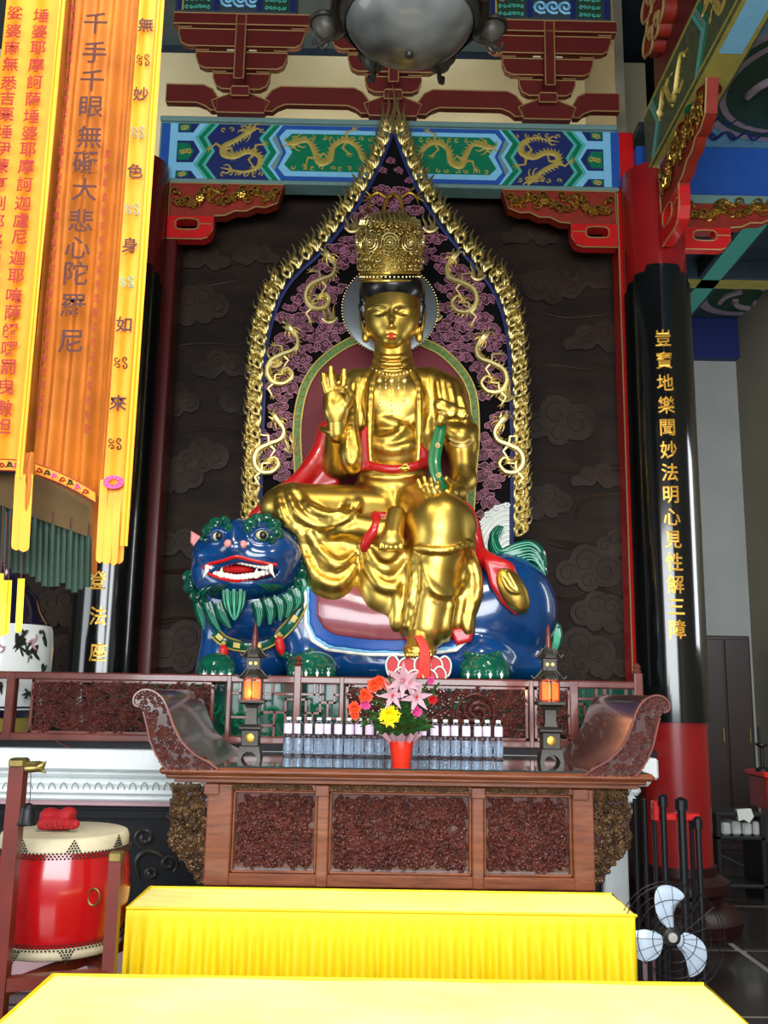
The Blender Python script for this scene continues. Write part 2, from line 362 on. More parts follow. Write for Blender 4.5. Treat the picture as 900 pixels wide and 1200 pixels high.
# ------------------------------------------------------------------ small sculpting engine (signed distances + surface nets)
class SDF:
    def __init__(s, Y0, box, dbox, vox, k=6):
        """box = pixel window (x0,y0,x1,y1) at the plane y=Y0, dbox = depth range in pixels towards the camera"""
        s.Y0 = Y0; s.s = S(Y0); s.k = k*s.s; v = vox*s.s
        cs = np.array([P(x, y, Y0-d*s.s) for x in (box[0], box[2]) for y in (box[1], box[3]) for d in dbox])
        lo = cs.min(0)-3*v; hi = cs.max(0)+3*v; n = np.ceil((hi-lo)/v).astype(int)+1
        s.lo = lo; s.h = v; s.n = n; s.D = np.full(n, .5, np.float32)
        s.ax = [(lo[i]+v*np.arange(n[i])).astype(np.float32) for i in range(3)]
    def p(s, x, y, d): return P(x, y, s.Y0-d*s.s)
    def _win(s, lo, hi, m):
        a = np.maximum(np.floor((np.asarray(lo)-m-s.lo)/s.h).astype(int), 0); b = np.minimum(np.ceil((np.asarray(hi)+m-s.lo)/s.h).astype(int)+1, s.n)
        if (b <= a).any(): return None
        X = s.ax[0][a[0]:b[0], None, None]; Y = s.ax[1][None, a[1]:b[1], None]; Z = s.ax[2][None, None, a[2]:b[2]]
        return (slice(a[0], b[0]), slice(a[1], b[1]), slice(a[2], b[2])), X, Y, Z
    def _put(s, w, d, k, sub=False):
        A = s.D[w]; k = max(k, 1e-6)
        if sub:
            d = -d; h = np.maximum(k-np.abs(A-d), 0)/k; s.D[w] = np.maximum(A, d)+h*h*k*.25
        else:
            h = np.maximum(k-np.abs(A-d), 0)/k; s.D[w] = np.minimum(A, d)-h*h*k*.25
    def ell(s, x, y, d, rx, ry, rd, rot=0, k=None, sub=False, tilt=0, spin=0):
        """ellipsoid; rot = turn in the picture plane (deg, clockwise), spin about the vertical"""
        c = s.p(x, y, d); r = np.array([rx, rd, ry])*s.s; k = s.k if k is None else k*s.s; R = float(r.max())
        w = s._win(c-R, c+R, k+2*s.h)
        if w is None: return s
        w, X, Y, Z = w; X = X-c[0]; Y = Y-c[1]; Z = Z-c[2]
        if rot:
            a = math.radians(rot); ca, sa = math.cos(a), math.sin(a); X, Z = X*ca-Z*sa, X*sa+Z*ca
        if spin:
            a = math.radians(spin); ca, sa = math.cos(a), math.sin(a); X, Y = X*ca+Y*sa, -X*sa+Y*ca
        if tilt:
            a = math.radians(tilt); ca, sa = math.cos(a), math.sin(a); Y, Z = Y*ca+Z*sa, -Y*sa+Z*ca
        q0 = np.sqrt((X/r[0])**2+(Y/r[1])**2+(Z/r[2])**2)+1e-9
        q1 = np.sqrt((X/r[0]**2)**2+(Y/r[1]**2)**2+(Z/r[2]**2)**2)+1e-9
        s._put(w, (q0*(q0-1)/q1).astype(np.float32), k, sub); return s
    def cap(s, a, b, ra, rb=None, k=None, sub=False):
        rb = ra if rb is None else rb; A = s.p(*a); B = s.p(*b); ra *= s.s; rb *= s.s; k = s.k if k is None else k*s.s
        R = max(ra, rb); w = s._win(np.minimum(A, B)-R, np.maximum(A, B)+R, k+2*s.h)
        if w is None: return s
        w, X, Y, Z = w; d = (B-A); L = float(d @ d)+1e-12
        t = np.clip(((X-A[0])*d[0]+(Y-A[1])*d[1]+(Z-A[2])*d[2])/L, 0, 1)
        q = np.sqrt((X-A[0]-t*d[0])**2+(Y-A[1]-t*d[1])**2+(Z-A[2]-t*d[2])**2)-(ra+(rb-ra)*t)
        s._put(w, q.astype(np.float32), k, sub); return s
    def chain(s, pts, k=None, sub=False):
        """pts: (x,y,d,r) polyline"""
        for a, b in zip(pts[:-1], pts[1:]): s.cap(a[:3], b[:3], a[3], b[3], k, sub)
        return s
    def curve(s, pts, k=None, sub=False, m=4):
        return s.chain([tuple(q) for q in smoothpath(np.array(pts, float), m)], k, sub)
    def box(s, x, y, d, hx, hy, hd, rnd=2, rot=0, k=None, sub=False):
        c = s.p(x, y, d); k = s.k if k is None else k*s.s; R = math.hypot(hx, hy, hd)*s.s; w = s._win(c-R, c+R, k+2*s.h)
        if w is None: return s
        w, X, Y, Z = w; X = X-c[0]; Y = Y-c[1]; Z = Z-c[2]
        if rot:
            a = math.radians(rot); ca, sa = math.cos(a), math.sin(a); X, Z = X*ca-Z*sa, X*sa+Z*ca
        rr = rnd*s.s; qx = np.abs(X)-(hx*s.s-rr); qy = np.abs(Y)-(hd*s.s-rr); qz = np.abs(Z)-(hy*s.s-rr)
        q = np.sqrt(np.maximum(qx, 0)**2+np.maximum(qy, 0)**2+np.maximum(qz, 0)**2)+np.minimum(np.maximum(qx, np.maximum(qy, qz)), 0)-rr
        s._put(w, q.astype(np.float32), k, sub); return s
    def slab(s, poly, d0, d1, rnd=2, k=None, sub=False):
        """pixel polygon extruded between depths d0<d1, edges rounded"""
        c = W3(poly, s.Y0-(d0+d1)/2*s.s); k = s.k if k is None else k*s.s
        lo = c.min(0); hi = c.max(0); hd = (d1-d0)/2*s.s; lo[1] -= hd; hi[1] += hd
        w = s._win(lo, hi, k+2*s.h); w, X, Y, Z = w; X2 = X[:, 0, :]; Z2 = Z[0]; X2, Z2 = np.broadcast_arrays(X2, Z2)
        q = np.full(X2.shape, 1e9); ins = np.zeros(X2.shape, bool); n = len(c)
        for i in range(n):
            ax, az = c[i][0], c[i][2]; bx, bz = c[(i+1) % n][0], c[(i+1) % n][2]; ex, ez = bx-ax, bz-az
            t = np.clip(((X2-ax)*ex+(Z2-az)*ez)/(ex*ex+ez*ez+1e-12), 0, 1)
            q = np.minimum(q, (X2-ax-t*ex)**2+(Z2-az-t*ez)**2)
            cr = ((az > Z2) != (bz > Z2)); ins ^= cr & (X2 < ax+(Z2-az)*ex/(ez if abs(ez) > 1e-12 else 1e-12))
        q = np.sqrt(q)*np.where(ins, -1, 1); rr = rnd*s.s
        qx = (q+rr)[:, None, :]; qy = np.abs(Y-c[0][1])-(hd-rr)
        g = np.sqrt(np.maximum(qx, 0)**2+np.maximum(qy, 0)**2)+np.minimum(np.maximum(qx, qy), 0)-rr
        s._put(w, g.astype(np.float32), k, sub); return s
    def front(s, px, py, d0=200, d1=-120):
        """depth (pixels towards the camera) of the first surface seen at a photo pixel"""
        ds = np.linspace(d0, d1, 641); pts = np.array([P(px, py, s.Y0-d*s.s) for d in ds])
        g = np.rint((pts-s.lo)/s.h).astype(int); ok = ((g >= 0) & (g < s.n)).all(1); g = np.clip(g, 0, s.n-1)
        q = s.D[g[:, 0], g[:, 1], g[:, 2]]; hit = np.where(ok & (q < 0))[0]
        return float(ds[hit[0]]) if len(hit) else None
    def on(s, pts, lift=0, dflt=0):
        """photo pixels -> (x,y,d) on the surface, for ornaments that lie on it"""
        out = []; last = dflt
        for q in pts:
            f = s.front(q[0], q[1]); last = last if f is None else f; out.append((q[0], q[1], last+lift))
        return out
    def shell(s, t, poly, dmid, rnd=1):
        """a new body: this one grown by t pixels and cut to a pixel outline"""
        n = SDF.__new__(SDF); n.__dict__.update(s.__dict__); n.D = s.D-np.float32(t*s.s)
        m = SDF.__new__(SDF); m.__dict__.update(s.__dict__); m.D = np.full(s.n, .5, np.float32); m.slab(poly, dmid-260, dmid+260, rnd, 0)
        n.D = np.maximum(n.D, m.D); n.D = np.maximum(n.D, -(s.D+np.float32(3*s.s))); return n
    def mesh(s, name, m, origin=(0, 0, 0), relax=2):
        D = s.D; ins = D < 0; i0 = ins[:-1, :-1, :-1]; c = np.zeros(i0.shape, np.int8); n = s.n
        for a in (0, 1):
            for b in (0, 1):
                for e in (0, 1): c += ins[a:n[0]-1+a, b:n[1]-1+b, e:n[2]-1+e]
        act = (c > 0) & (c < 8); I = np.argwhere(act); ids = np.full(i0.shape, -1, np.int32); ids[act] = np.arange(len(I))
        cor = [(a, b, e) for a in (0, 1) for b in (0, 1) for e in (0, 1)]
        V = {q: D[I[:, 0]+q[0], I[:, 1]+q[1], I[:, 2]+q[2]].astype(float) for q in cor}
        acc = np.zeros((len(I), 3)); cnt = np.zeros(len(I))
        for q in cor:
            for ax in range(3):
                if q[ax]: continue
                r = list(q); r[ax] = 1; r = tuple(r); a, b = V[q], V[r]; x = (a < 0) != (b < 0)
                t = np.where(x, a/np.where(x, a-b, 1), 0); pt = np.tile(np.array(q, float), (len(I), 1)); pt[:, ax] = t
                acc[x] += pt[x]; cnt[x] += 1
        vert = (I+acc/cnt[:, None])*s.h+s.lo; F = []
        for ax in range(3):
            sl0 = [slice(1, -1)]*3; sl1 = [slice(1, -1)]*3; sl0[ax] = slice(0, -1); sl1[ax] = slice(1, None)
            A = ins[tuple(sl0)]; B = ins[tuple(sl1)]; o1, o2 = [x for x in range(3) if x != ax]
            for flip, mk in ((False, A & ~B), (True, ~A & B)):
                J = np.argwhere(mk)
                if not len(J): continue
                J[:, o1] += 1; J[:, o2] += 1; ofs = []
                for u, w in ((0, 0), (-1, 0), (-1, -1), (0, -1)):
                    K = J.copy(); K[:, o1] += u; K[:, o2] += w; ofs.append(ids[K[:, 0], K[:, 1], K[:, 2]])
                q = np.stack(ofs, 1); odd = (ax == 1)
                F.append(q[:, ::-1] if (flip != odd) else q)
        F = np.vstack(F); F = F[(F >= 0).all(1)]
        for _ in range(relax):
            sm = np.zeros_like(vert); ct = np.zeros(len(vert))
            for a in range(4):
                b = (a+1) % 4; np.add.at(sm, F[:, a], vert[F[:, b]]); np.add.at(ct, F[:, a], 1); np.add.at(sm, F[:, b], vert[F[:, a]]); np.add.at(ct, F[:, b], 1)
            vert = .5*vert+.5*sm/np.maximum(ct, 1)[:, None]
        vert = vert-np.asarray(origin)
        me = bpy.data.meshes.new(name); me.vertices.add(len(vert)); me.vertices.foreach_set('co', vert.astype(np.float32).ravel())
        me.loops.add(len(F)*4); me.loops.foreach_set('vertex_index', F.astype(np.int32).ravel())
        me.polygons.add(len(F)); me.polygons.foreach_set('loop_start', np.arange(0, len(F)*4, 4, dtype=np.int32))
        me.polygons.foreach_set('use_smooth', np.ones(len(F), bool)); me.update(calc_edges=True); me.validate()
        me.materials.append(MT[m] if isinstance(m, str) else m); return me
    def build(s, name, m, parent, relax=2):
        o = obj(name, s.mesh(name, m, wloc(parent), relax), parent); return o
# ================================================================== SETTING
XR = 4.4; XL = -6.4; YB = 11.0
def slab(name, lo, hi, m, bev=0):
    b = MB(); b.bbox(lo, hi, bev) if bev else b.box(lo, hi); return struct(b.build(name, m, loc=((lo[0]+hi[0])/2, (lo[1]+hi[1])/2, lo[2])))
floor = slab('floor', (XL-.2, -3.4, -.12), (XR+.2, YB+.2, -.006), 'joint')
tm = MB().bbox((-.575, -.575, -.004), (.575, .575, .006), .003).mesh('floor_tile', MT['floor'], 0)
for i in range(-6, 4):
    for j in range(-3, 10):
        x = 2.37+.6+i*1.2; y = 5.15+.6+(j-4)*1.25
        if XL < x < XR+.3 and y < YB: o = obj('floor_tile', tm, floor, (x, y, 0)); o.scale = (1, 1.04, 1)
ZC2 = Zat(366, YB-.1)                                     # ceiling of the rear right aisle
zfa = Zat(416, YB)
slab('wall_back', (1.9, YB, 0), (XR+.2, YB+.2, 7.9), 'wallgrey')
slab('wall_right', (XR, -3.4, 0), (XR+.2, YB, 7.9), 'wallwarm')
slab('wall_left', (XL-.2, -3.4, 0), (XL, 2.2, 7.9), 'wallgrey'); 
w = MB().box((XL-.2, 2.2, 0), (XL, 4.6, .9)).box((XL-.2, 2.2, 3.1), (XL, 4.6, 7.9)).box((XL-.2, 4.6, 0), (XL, 8.4, 7.9)); struct(w.build('wall_left_bay', 'wallgrey'))
w = MB().box((XL, -3.6, 0), (-3.5, -3.4, 7.9)).box((3.5, -3.6, 0), (XR, -3.4, 7.9)).box((-3.5, -3.6, 4.5), (3.5, -3.4, 7.9)); struct(w.build('wall_front', 'wallwarm'))
slab('ceiling', (XL, -3.6, 8.0), (XR+.2, YB+.2, 8.1), 'ceildark')
YS = 7.35                                                 # front face of the carved screen wall
slab('wall_screen', (XL, YS, 0), (Xat(748, YS), YS+.25, Zat(206, YS)), 'screen')
slab('wall_clerestory', (XL, 8.5, 4.5), (Xat(748, YS)+.6, 8.6, 7.9), 'cream')
slab('wall_aisle_side', (Xat(748, YS)-.02, YS+.02, 0), (Xat(748, YS)+.06, YB, 7.9), 'wallwarm')

# ---- cloud generator, used for stone relief, mandorla clouds -------------
def cloud_outline(cx, cy, s, flip=1, lobes=((-1, .1, .5), (-.45, -.35, .5), (.2, -.45, .55), (.85, -.05, .5), (.3, .35, .35), (-.5, .4, .4)), n=44):
    """outline of a union of circles seen from its centre"""
    out = []
    for i in range(n):
        a = 2*PI*i/n; dx, dy = math.cos(a), math.sin(a); best = .1
        for lx, ly, lr in lobes:
            lx *= flip; b = lx*dx+ly*dy; c = lx*lx+ly*ly-lr*lr; q = b*b-c
            if q > 0: best = max(best, b+math.sqrt(q))
        out.append((cx+best*dx*s, cy+best*dy*s))
    return out
def relief_cloud(cx, cy, s, flip, Y, kind=0, m='screenhi'):
    b = MB(); L = [((-1, .1, .5), (-.45, -.35, .5), (.2, -.45, .55), (.85, -.05, .5), (.3, .35, .35), (-.5, .4, .4)),
                   ((-.7, 0, .62), (.1, -.35, .6), (.8, .1, .45), (0, .4, .4)), ((-1.2, .2, .3), (-.5, -.1, .5), (.3, -.3, .5), (1.2, .1, .28), (.6, .2, .35))][kind]
    o = cloud_outline(cx, cy, s, flip, L)
    b.plate(W3(o, Y, .028), .04, bev=-.012, fan=P(cx, cy, Y-.034))
    cord(b, o, Y-.02, .035*s+.6, 5, 1, closed=True)
    for lx, ly, lr in L[:4]:
        if lr < .4: continue
        sp = spiral(cx+lx*flip*s, cy+ly*s, lr*s*.82, lr*s*.16, random.uniform(2.6, 3.6) if flip > 0 else random.uniform(-.4, .4), 1.35*flip, 22)
        cord(b, sp, Y-.028, .055*s+.5, 5, 1, taper=[.4, 1, 1, .7])
    return b
def relief_stroke(pts, Y, r):
    b = MB(); cord(b, pts, Y-.006, r, 6, 6, taper=[.15, .8, 1, .8, .15], flat=.8)
    cord(b, [(x+2, y+r*1.6) for x, y in pts], Y-.004, r*.5, 6, 6, taper=[.1, 1, .6, .1]); return b
wt = bpy.data.objects['wall_screen']
for cx, cy, s, f, k in ((215, 760, 34, 1, 1), (262, 790, 26, -1, 1), (205, 560, 24, 1, 0), (238, 535, 22, -1, 1), (680, 765, 30, -1, 1), (705, 720, 26, -1, 0), (690, 668, 30, -1, 1),
                         (648, 335, 26, 1, 1), (690, 330, 18, -1, 2), (700, 398, 26, 1, 2), (655, 495, 32, -1, 1), (700, 560, 20, 1, 2), (232, 360, 26, 1, 0), (262, 430, 24, -1, 2), (205, 470, 22, 1, 1), (210, 640, 24, 1, 2),
                         (622, 275, 22, 1, 2), (700, 265, 16, 1, 2), (640, 590, 22, 1, 0), (725, 640, 18, -1, 0), (660, 790, 20, 1, 1), (720, 785, 18, -1, 2), (72, 770, 26, 1, 1), (70, 715, 26, 1, 0), (40, 790, 20, -1, 1),
                         (20, 730, 24, 1, 0), (240, 305, 20, 1, 2), (285, 470, 20, 1, 1), (300, 300, 18, -1, 2), (20, 850, 22, 1, 1)):
    relief_cloud(cx, cy, s, f, YS, k).build('carved_cloud', 'screenhi', wt)
for pts, r in (([(640, 632), (690, 640), (738, 634)], 4), ([(170, 667), (210, 668), (250, 664)], 2.2), ([(168, 728), (210, 722), (250, 728)], 3.4), ([(625, 430), (655, 428), (690, 432), (710, 424)], 2),
               ([(632, 365), (665, 372), (715, 368)], 2.4), ([(672, 608), (678, 588), (700, 580), (735, 578)], 3.2), ([(600, 270), (640, 278), (680, 268)], 2.4), ([(195, 330), (230, 336), (290, 326)], 2.2),
               ([(190, 510), (240, 502), (290, 508)], 2), ([(630, 548), (680, 552), (738, 546)], 2), ([(190, 410), (230, 402), (285, 404)], 2), ([(640, 695), (670, 700), (700, 690), (738, 702)], 2.4), ([(60, 690), (85, 684), (110, 690)], 3)):
    relief_stroke(pts, YS, r).build('carved_stroke', 'screenhi', wt)

# ---- right rear aisle: ceiling, beams, wall band -------------------------
xa0 = Xat(748, YS)+.06
slab('ceiling_aisle', (xa0, 7.0, ZC2), (XR, YB, ZC2+.08), 'ceildark')
slab('trim_1', (xa0, YB-.14, zfa), (XR, YB, ZC2), 'navy', .01)
zb = ZC2-.22
b = MB().bbox((xa0, 9.3, zb), (XR, 9.55, ZC2), .01); t1 = struct(b.build('trim_2', 'ceildark')); MB().box((xa0, 9.32, zb-.006), (XR, 9.53, zb)).build('painted_band', 'beamyel', t1)
x1 = Xat(822, 9.6, 372); b = MB().bbox((x1-.12, 7.2, zb), (x1+.16, YB-.14, ZC2), .01); t2 = struct(b.build('trim_3', 'ceildark')); MB().box((x1-.08, 7.3, zb-.006), (x1+.12, YB-.2, zb)).build('painted_band', 'teal', t2)
def disc(c, r, z, th=.008, n=40, mb=None):
    mb = mb or MB(); return mb.lathe([(r, z-th), (r, z)], (c[0], c[1], 0), n)
ca = bpy.data.objects['ceiling_aisle']
c = P(872, 345, 10.4); c = (c[0], 10.15)
disc(c, .62, ZC2).build('medallion_ring', 'lilac', ca); disc(c, .5, ZC2, .012).build('medallion_ground', 'medgreen', ca)
b = MB()
for k in range(5):
    a = k*1.257; b.tube(smoothpath([(c[0]+.38*math.cos(a+t)*(1-t*.4), c[1]+.38*math.sin(a+t)*(1-t*.4), ZC2-.014) for t in (0, .4, .8, 1.2)], 4), .04, 5)
b.build('medallion_scroll', 'lilac', ca)
# ---- right front ceiling panel with medallion ----------------------------
zpb = Zat(214, 6.9, 750)            # underside of the long painted beams
zcp = Zat(169, 6.88, 850)
XP0 = Xat(752, 6.9, 215); XP1 = XP0+.25
cf = slab('ceiling_right', (XP1-.05, 2.0, zcp), (XR, 7.0, zcp+.08), 'ceilblue')
c = P(945, 98, 1); k = (zcp-1.6)/(c[2]-1.6); c = (c[0]*k, k)
disc(c, .72, zcp).build('medallion_ring', 'lilac', cf); disc(c, .66, zcp, .011).build('medallion_border', 'medgreen', cf); disc(c, .6, zcp, .014).build('medallion_ring', 'lilac', cf); disc(c, .55, zcp, .017).build('medallion_ground', 'medgreen', cf)
b = MB()
for k in range(9):
    a = k*.7; r0 = .42-.12*(k % 2)
    b.tube(smoothpath([(c[0]+r0*math.cos(a+t)*(1-t*.5), c[1]+r0*math.sin(a+t)*(1-t*.5), zcp-.02) for t in (0, .35, .7, 1.0)], 4), [.02]+[.05]*8+[.02]*4, 6, flat=.4)
b.build('medallion_scroll', 'lilac', cf)
b = MB()
for px in (822, 845, 868, 892):
    q = P(px, 156, 1); k = (zcp-1.6)/(q[2]-1.6); b.tube(smoothpath([(q[0]*k-.1, k, zcp-.008), (q[0]*k-.03, k+.08, zcp-.008), (q[0]*k+.03, k-.03, zcp-.008), (q[0]*k+.12, k+.03, zcp-.008)], 4), .012, 5)
    b.tube(smoothpath([(q[0]*k-.05, k-.2, zcp-.008), (q[0]*k, k-.13, zcp-.008), (q[0]*k+.06, k-.22, zcp-.008)], 4), .012, 5)
b.build('scroll_border', 'navy', cf)

# ================================================================== general ornament on a mapped plane fn(u,v,w): u right, v down, w towards the viewer
def fcord(mb, fn, pts, r, n=5, k=5, taper=None, w=0, flat=1, closed=False, rs=1.0):
    p = smoothpath(np.array([(q[0], q[1], q[2] if len(q) > 2 else w) for q in pts], float), k, closed)
    if closed: p = np.vstack([p, p[:1]])
    m = len(p); rr = np.full(m, r*rs) if taper is None else r*rs*np.interp(np.linspace(0, 1, m), np.linspace(0, 1, len(taper)), taper)
    return mb.tube(np.array([fn(*q) for q in p]), rr, n, flat=flat)
def dragon(mb, fn, pts, r, sc, w=2, flat=1.0, legs=(.25, .62), k=8, spikes=True):
    """a coiling dragon: tapered body, comb of spikes, four clawed legs, horned head at pts[0], flaming tail; sc = metres per unit"""
    p = smoothpath(np.array(pts, float), k); m = len(p); T = np.gradient(p, axis=0); T /= np.linalg.norm(T, axis=1)[:, None]; Nn = np.stack([T[:, 1], -T[:, 0]], 1)
    rr = r*np.interp(np.linspace(0, 1, m), [0, .08, .3, .7, 1], [.75, .7, 1, .8, .18])
    mb.tube([fn(x, y, w) for x, y in p], rr*sc, 7, flat=flat)
    if spikes:
        for i in range(2, m-1, 2):
            a = p[i]+Nn[i]*rr[i]*.7; c = a+Nn[i]*r*.95+T[i]*r*.5
            mb.tube([fn(*a, w), fn(*c, w)], [.32*r*sc, .05*r*sc], 4, flat=flat)
    def pt(o, t, nn, a, b): return (o[0]+t[0]*a+nn[0]*b, o[1]+t[1]*a+nn[1]*b)
    for f in legs:
        i = int(f*(m-1))
        for sg in (-1, 1):
            o, t, nn = p[i], T[i], Nn[i]*sg
            kn = pt(o, t, nn, -.8*r, 2.4*r); ft = pt(o, t, nn, 1.2*r, 3.6*r)
            mb.tube([fn(*o, w), fn(*kn, w), fn(*ft, w)], [.6*r*sc, .42*r*sc, .3*r*sc], 5, flat=flat)
            for a, b in ((2.2, .2), (1.6, 1.5), (.2, 1.9), (-1, 1.2)):
                q = pt(ft, t, nn, a*r*.75, b*r*.75); mb.tube([fn(*ft, w), fn(*q, w)], [.26*r*sc, .04*r*sc], 4, flat=flat)
    o, t, nn = p[0], -T[0], Nn[0]
    mb.tube([fn(*pt(o, t, nn, a*r, b*r), w+.3) for a, b in ((-.6, 0), (.5, 0), (1.6, .15), (2.6, .1))], np.array([.8, 1.15, .9, .55])*r*sc, 7, flat=flat)
    mb.tube([fn(*pt(o, t, nn, a*r, b*r), w) for a, b in ((.6, -.8), (1.6, -1.2), (2.3, -1.5))], np.array([.5, .4, .2])*r*sc, 5, flat=flat)
    for pl in (((.2, .8), (-.8, 1.8), (-2.2, 2.2)), ((.2, .3), (-1.4, 1.0), (-2.8, 1.2)), ((2.4, .5), (3.2, 1.4), (2.6, 2.4)), ((2.4, -.2), (3.6, -.4), (4.2, .6)), ((-.2, -.8), (-1.6, -1.8), (-2.6, -1.6)), ((.8, -1), (.2, -2.2), (-.8, -2.8))):
        mb.tube(smoothpath([fn(*pt(o, t, nn, a*r, b*r), w) for a, b in pl], 3), np.linspace(.34, .08, 7)*r*sc, 4, flat=flat)
    o, t, nn = p[-1], T[-1], Nn[-1]
    for a, b in ((2.6, 0), (2.0, 1.4), (2.0, -1.4)):
        mb.tube(smoothpath([fn(*o, w), fn(*pt(o, t, nn, a*r*.6, b*r*.9), w), fn(*pt(o, t, nn, a*r*1.3, b*r*.6), w)], 3), np.linspace(.4, .08, 7)*r*sc, 4, flat=flat)
    return mb
# ================================================================== LINTEL BEAM
YBM = 7.0
xl, xr = Xat(186, YBM, 180), Xat(724, YBM, 188); zt, zbm = Zat(147, YBM, 457), Zat(217, YBM, 457)
beam = thing('painted_beam', 'long blue and green painted beam with gold dragons spanning above the statue', 'beam', ((xl+xr)/2, YBM, zbm))
MB().bbox((xl, YBM, zbm), (xr, YBM+.13, zt), .006).build('beam_body', 'greytrim', beam)
def bf(u, v, w=0): return np.array([xl+(u-186)/(724-186)*(xr-xl), YBM-.001-w*.001, zt-(zt-zbm)*v/72])
def bplate(name, pts, m, w=2, nm=None):
    b = MB(); b.plate([bf(u, v, w) for u, v in pts], .001*w+.001); return b.build(name, m, beam)
def mir(pts): return [(914-u, v) for u, v in pts][::-1]
def zig(x0, x1, v0=3, v1=69, amp=9):
    prof = ((0, .9), (.25, -.6), (.5, .5), (.75, -.6), (1, .9)); L = [(x0+amp*a, v0+(v1-v0)*t) for t, a in prof]; Rr = [(x1+amp*a, v0+(v1-v0)*t) for t, a in prof]
    return L+Rr[::-1]
both = lambda nm, pts, m, w=2: [bplate(nm, q, m, w) for q in (pts, mir(pts))]
both('end_band', [(188, 3), (198, 3), (198, 69), (188, 69)], 'blue', 2)
both('end_band', [(198, 3), (206, 3), (206, 69), (198, 69)], 'ltblue', 2)
both('lozenge_ground', [(206, 3), (236, 3), (236, 69), (206, 69)], 'ltblue', 1.5)
for v0, v1, s0 in ((3, 14, 0), (24, 50, 1), (60, 69, 2)):
    mid = (v0+v1)/2 if s0 == 1 else (v0 if s0 == 0 else v1)
    both('lozenge', [(207, v0), (226, v0), (234, mid), (226, v1), (207, v1)] if s0 == 1 else ([(207, v0), (232, v0), (225, v1), (207, v1)] if s0 == 0 else [(207, v0), (225, v0), (232, v1), (207, v1)]), 'navy', 3)
    both('lozenge_centre', [(208, v0+(3 if s0 else 0)), (221, v0+(3 if s0 else 0)), (227, mid), (221, v1-(3 if s0 < 2 else 0)), (208, v1-(3 if s0 < 2 else 0))] if s0 == 1 else [(208, v0+1), (222, v0+1), (220, v1-2), (208, v1-2)], 'green', 4)
    for sgn in (0, 1):
        b = MB(); f2 = (lambda u, v, w: bf(914-u, v, w)) if sgn else bf
        for q in range(3 if s0 == 1 else 2):
            fcord(b, f2, spiral(213+q*4, mid+(0 if s0 == 1 else (5 if s0 == 0 else -5)), 3.4, .8, q*2, 1, 8), .006, 4, 1, w=5, flat=.3)
        b.build('flower', 'goldpaint', beam)
for x0, x1, m in ((230, 236, 'ltblue'), (236, 240, 'teal'), (240, 246, 'green'), (246, 250, 'teal')): both('zigzag_band', zig(x0-3, x1-3), m, 2.5)
both('dragon_panel', [(q[0]-3, q[1]) for q in zig(250, 250)[:5]]+[(q[0]-3, q[1]) for q in zig(312, 312)[:5][::-1]], 'navy', 2.5)
for x0, x1, m in ((308, 312, 'teal'), (312, 319, 'green'), (319, 323, 'ltblue')): both('zigzag_band', zig(x0, x1), m, 3)
cp = lambda a, v0, v1: [(a+8, v0), (a, v0+(v1-v0)*.17), (a+9, (v0+v1)/2), (a, v1-(v1-v0)*.17), (a+8, v1), (914-a-8, v1), (914-a, v1-(v1-v0)*.17), (914-a-9, (v0+v1)/2), (914-a, v0+(v1-v0)*.17), (914-a-8, v0)]
bplate('centre_border', cp(322, 3, 69), 'blue', 3.5); bplate('centre_border', cp(326, 8, 64), 'ltblue', 4.5); bplate('centre_panel', cp(333, 13, 58), 'green', 5.5)
bd = [(289, 12), (276, 22), (262, 30), (262, 40), (275, 42), (290, 36), (304, 42), (302, 54), (288, 60), (272, 58)]
lg = [(346, 24), (360, 22), (368, 34), (374, 48), (386, 44), (390, 28), (404, 20), (418, 28), (424, 42), (436, 50), (448, 46)]
for f2, pts, rr, w in ((bf, bd, 4.0, 5), (lambda u, v, w: bf(914-u, v, w), [(x, 72-y) for x, y in bd], 4.0, 5), (bf, lg, 4.0, 8), (lambda u, v, w: bf(914-u, v, w), [(x, y) for x, y in lg], 4.0, 8)):
    b = MB(); dragon(b, f2, pts, rr, .0064, w, flat=.25); b.build('painted_dragon', 'goldpaint', beam)
b = MB()
for u in list(range(262, 310, 9))+list(range(345, 450, 11)):
    for v in (10, 63) if u < 320 else (18, 54):
        for f2 in (bf, lambda u, v, w: bf(914-u, v, w)): fcord(b, f2, spiral(u+random.uniform(-2, 2), v, 3.2, .6, random.uniform(0, 6), .9, 7), .005, 4, 1, w=8, flat=.25)
b.build('painted_cloud', 'goldpaint', beam)
MB().bbox((xl, YBM-.03, zt-.012), (xr, YBM+.42, zt+.03), .006).build('top_moulding', 'greytrim', beam)
MB().bbox((xl, YBM-.02, zbm-.02), (xr, YBM+.15, zbm+.012), .006).build('bottom_moulding', 'greytrim', beam)

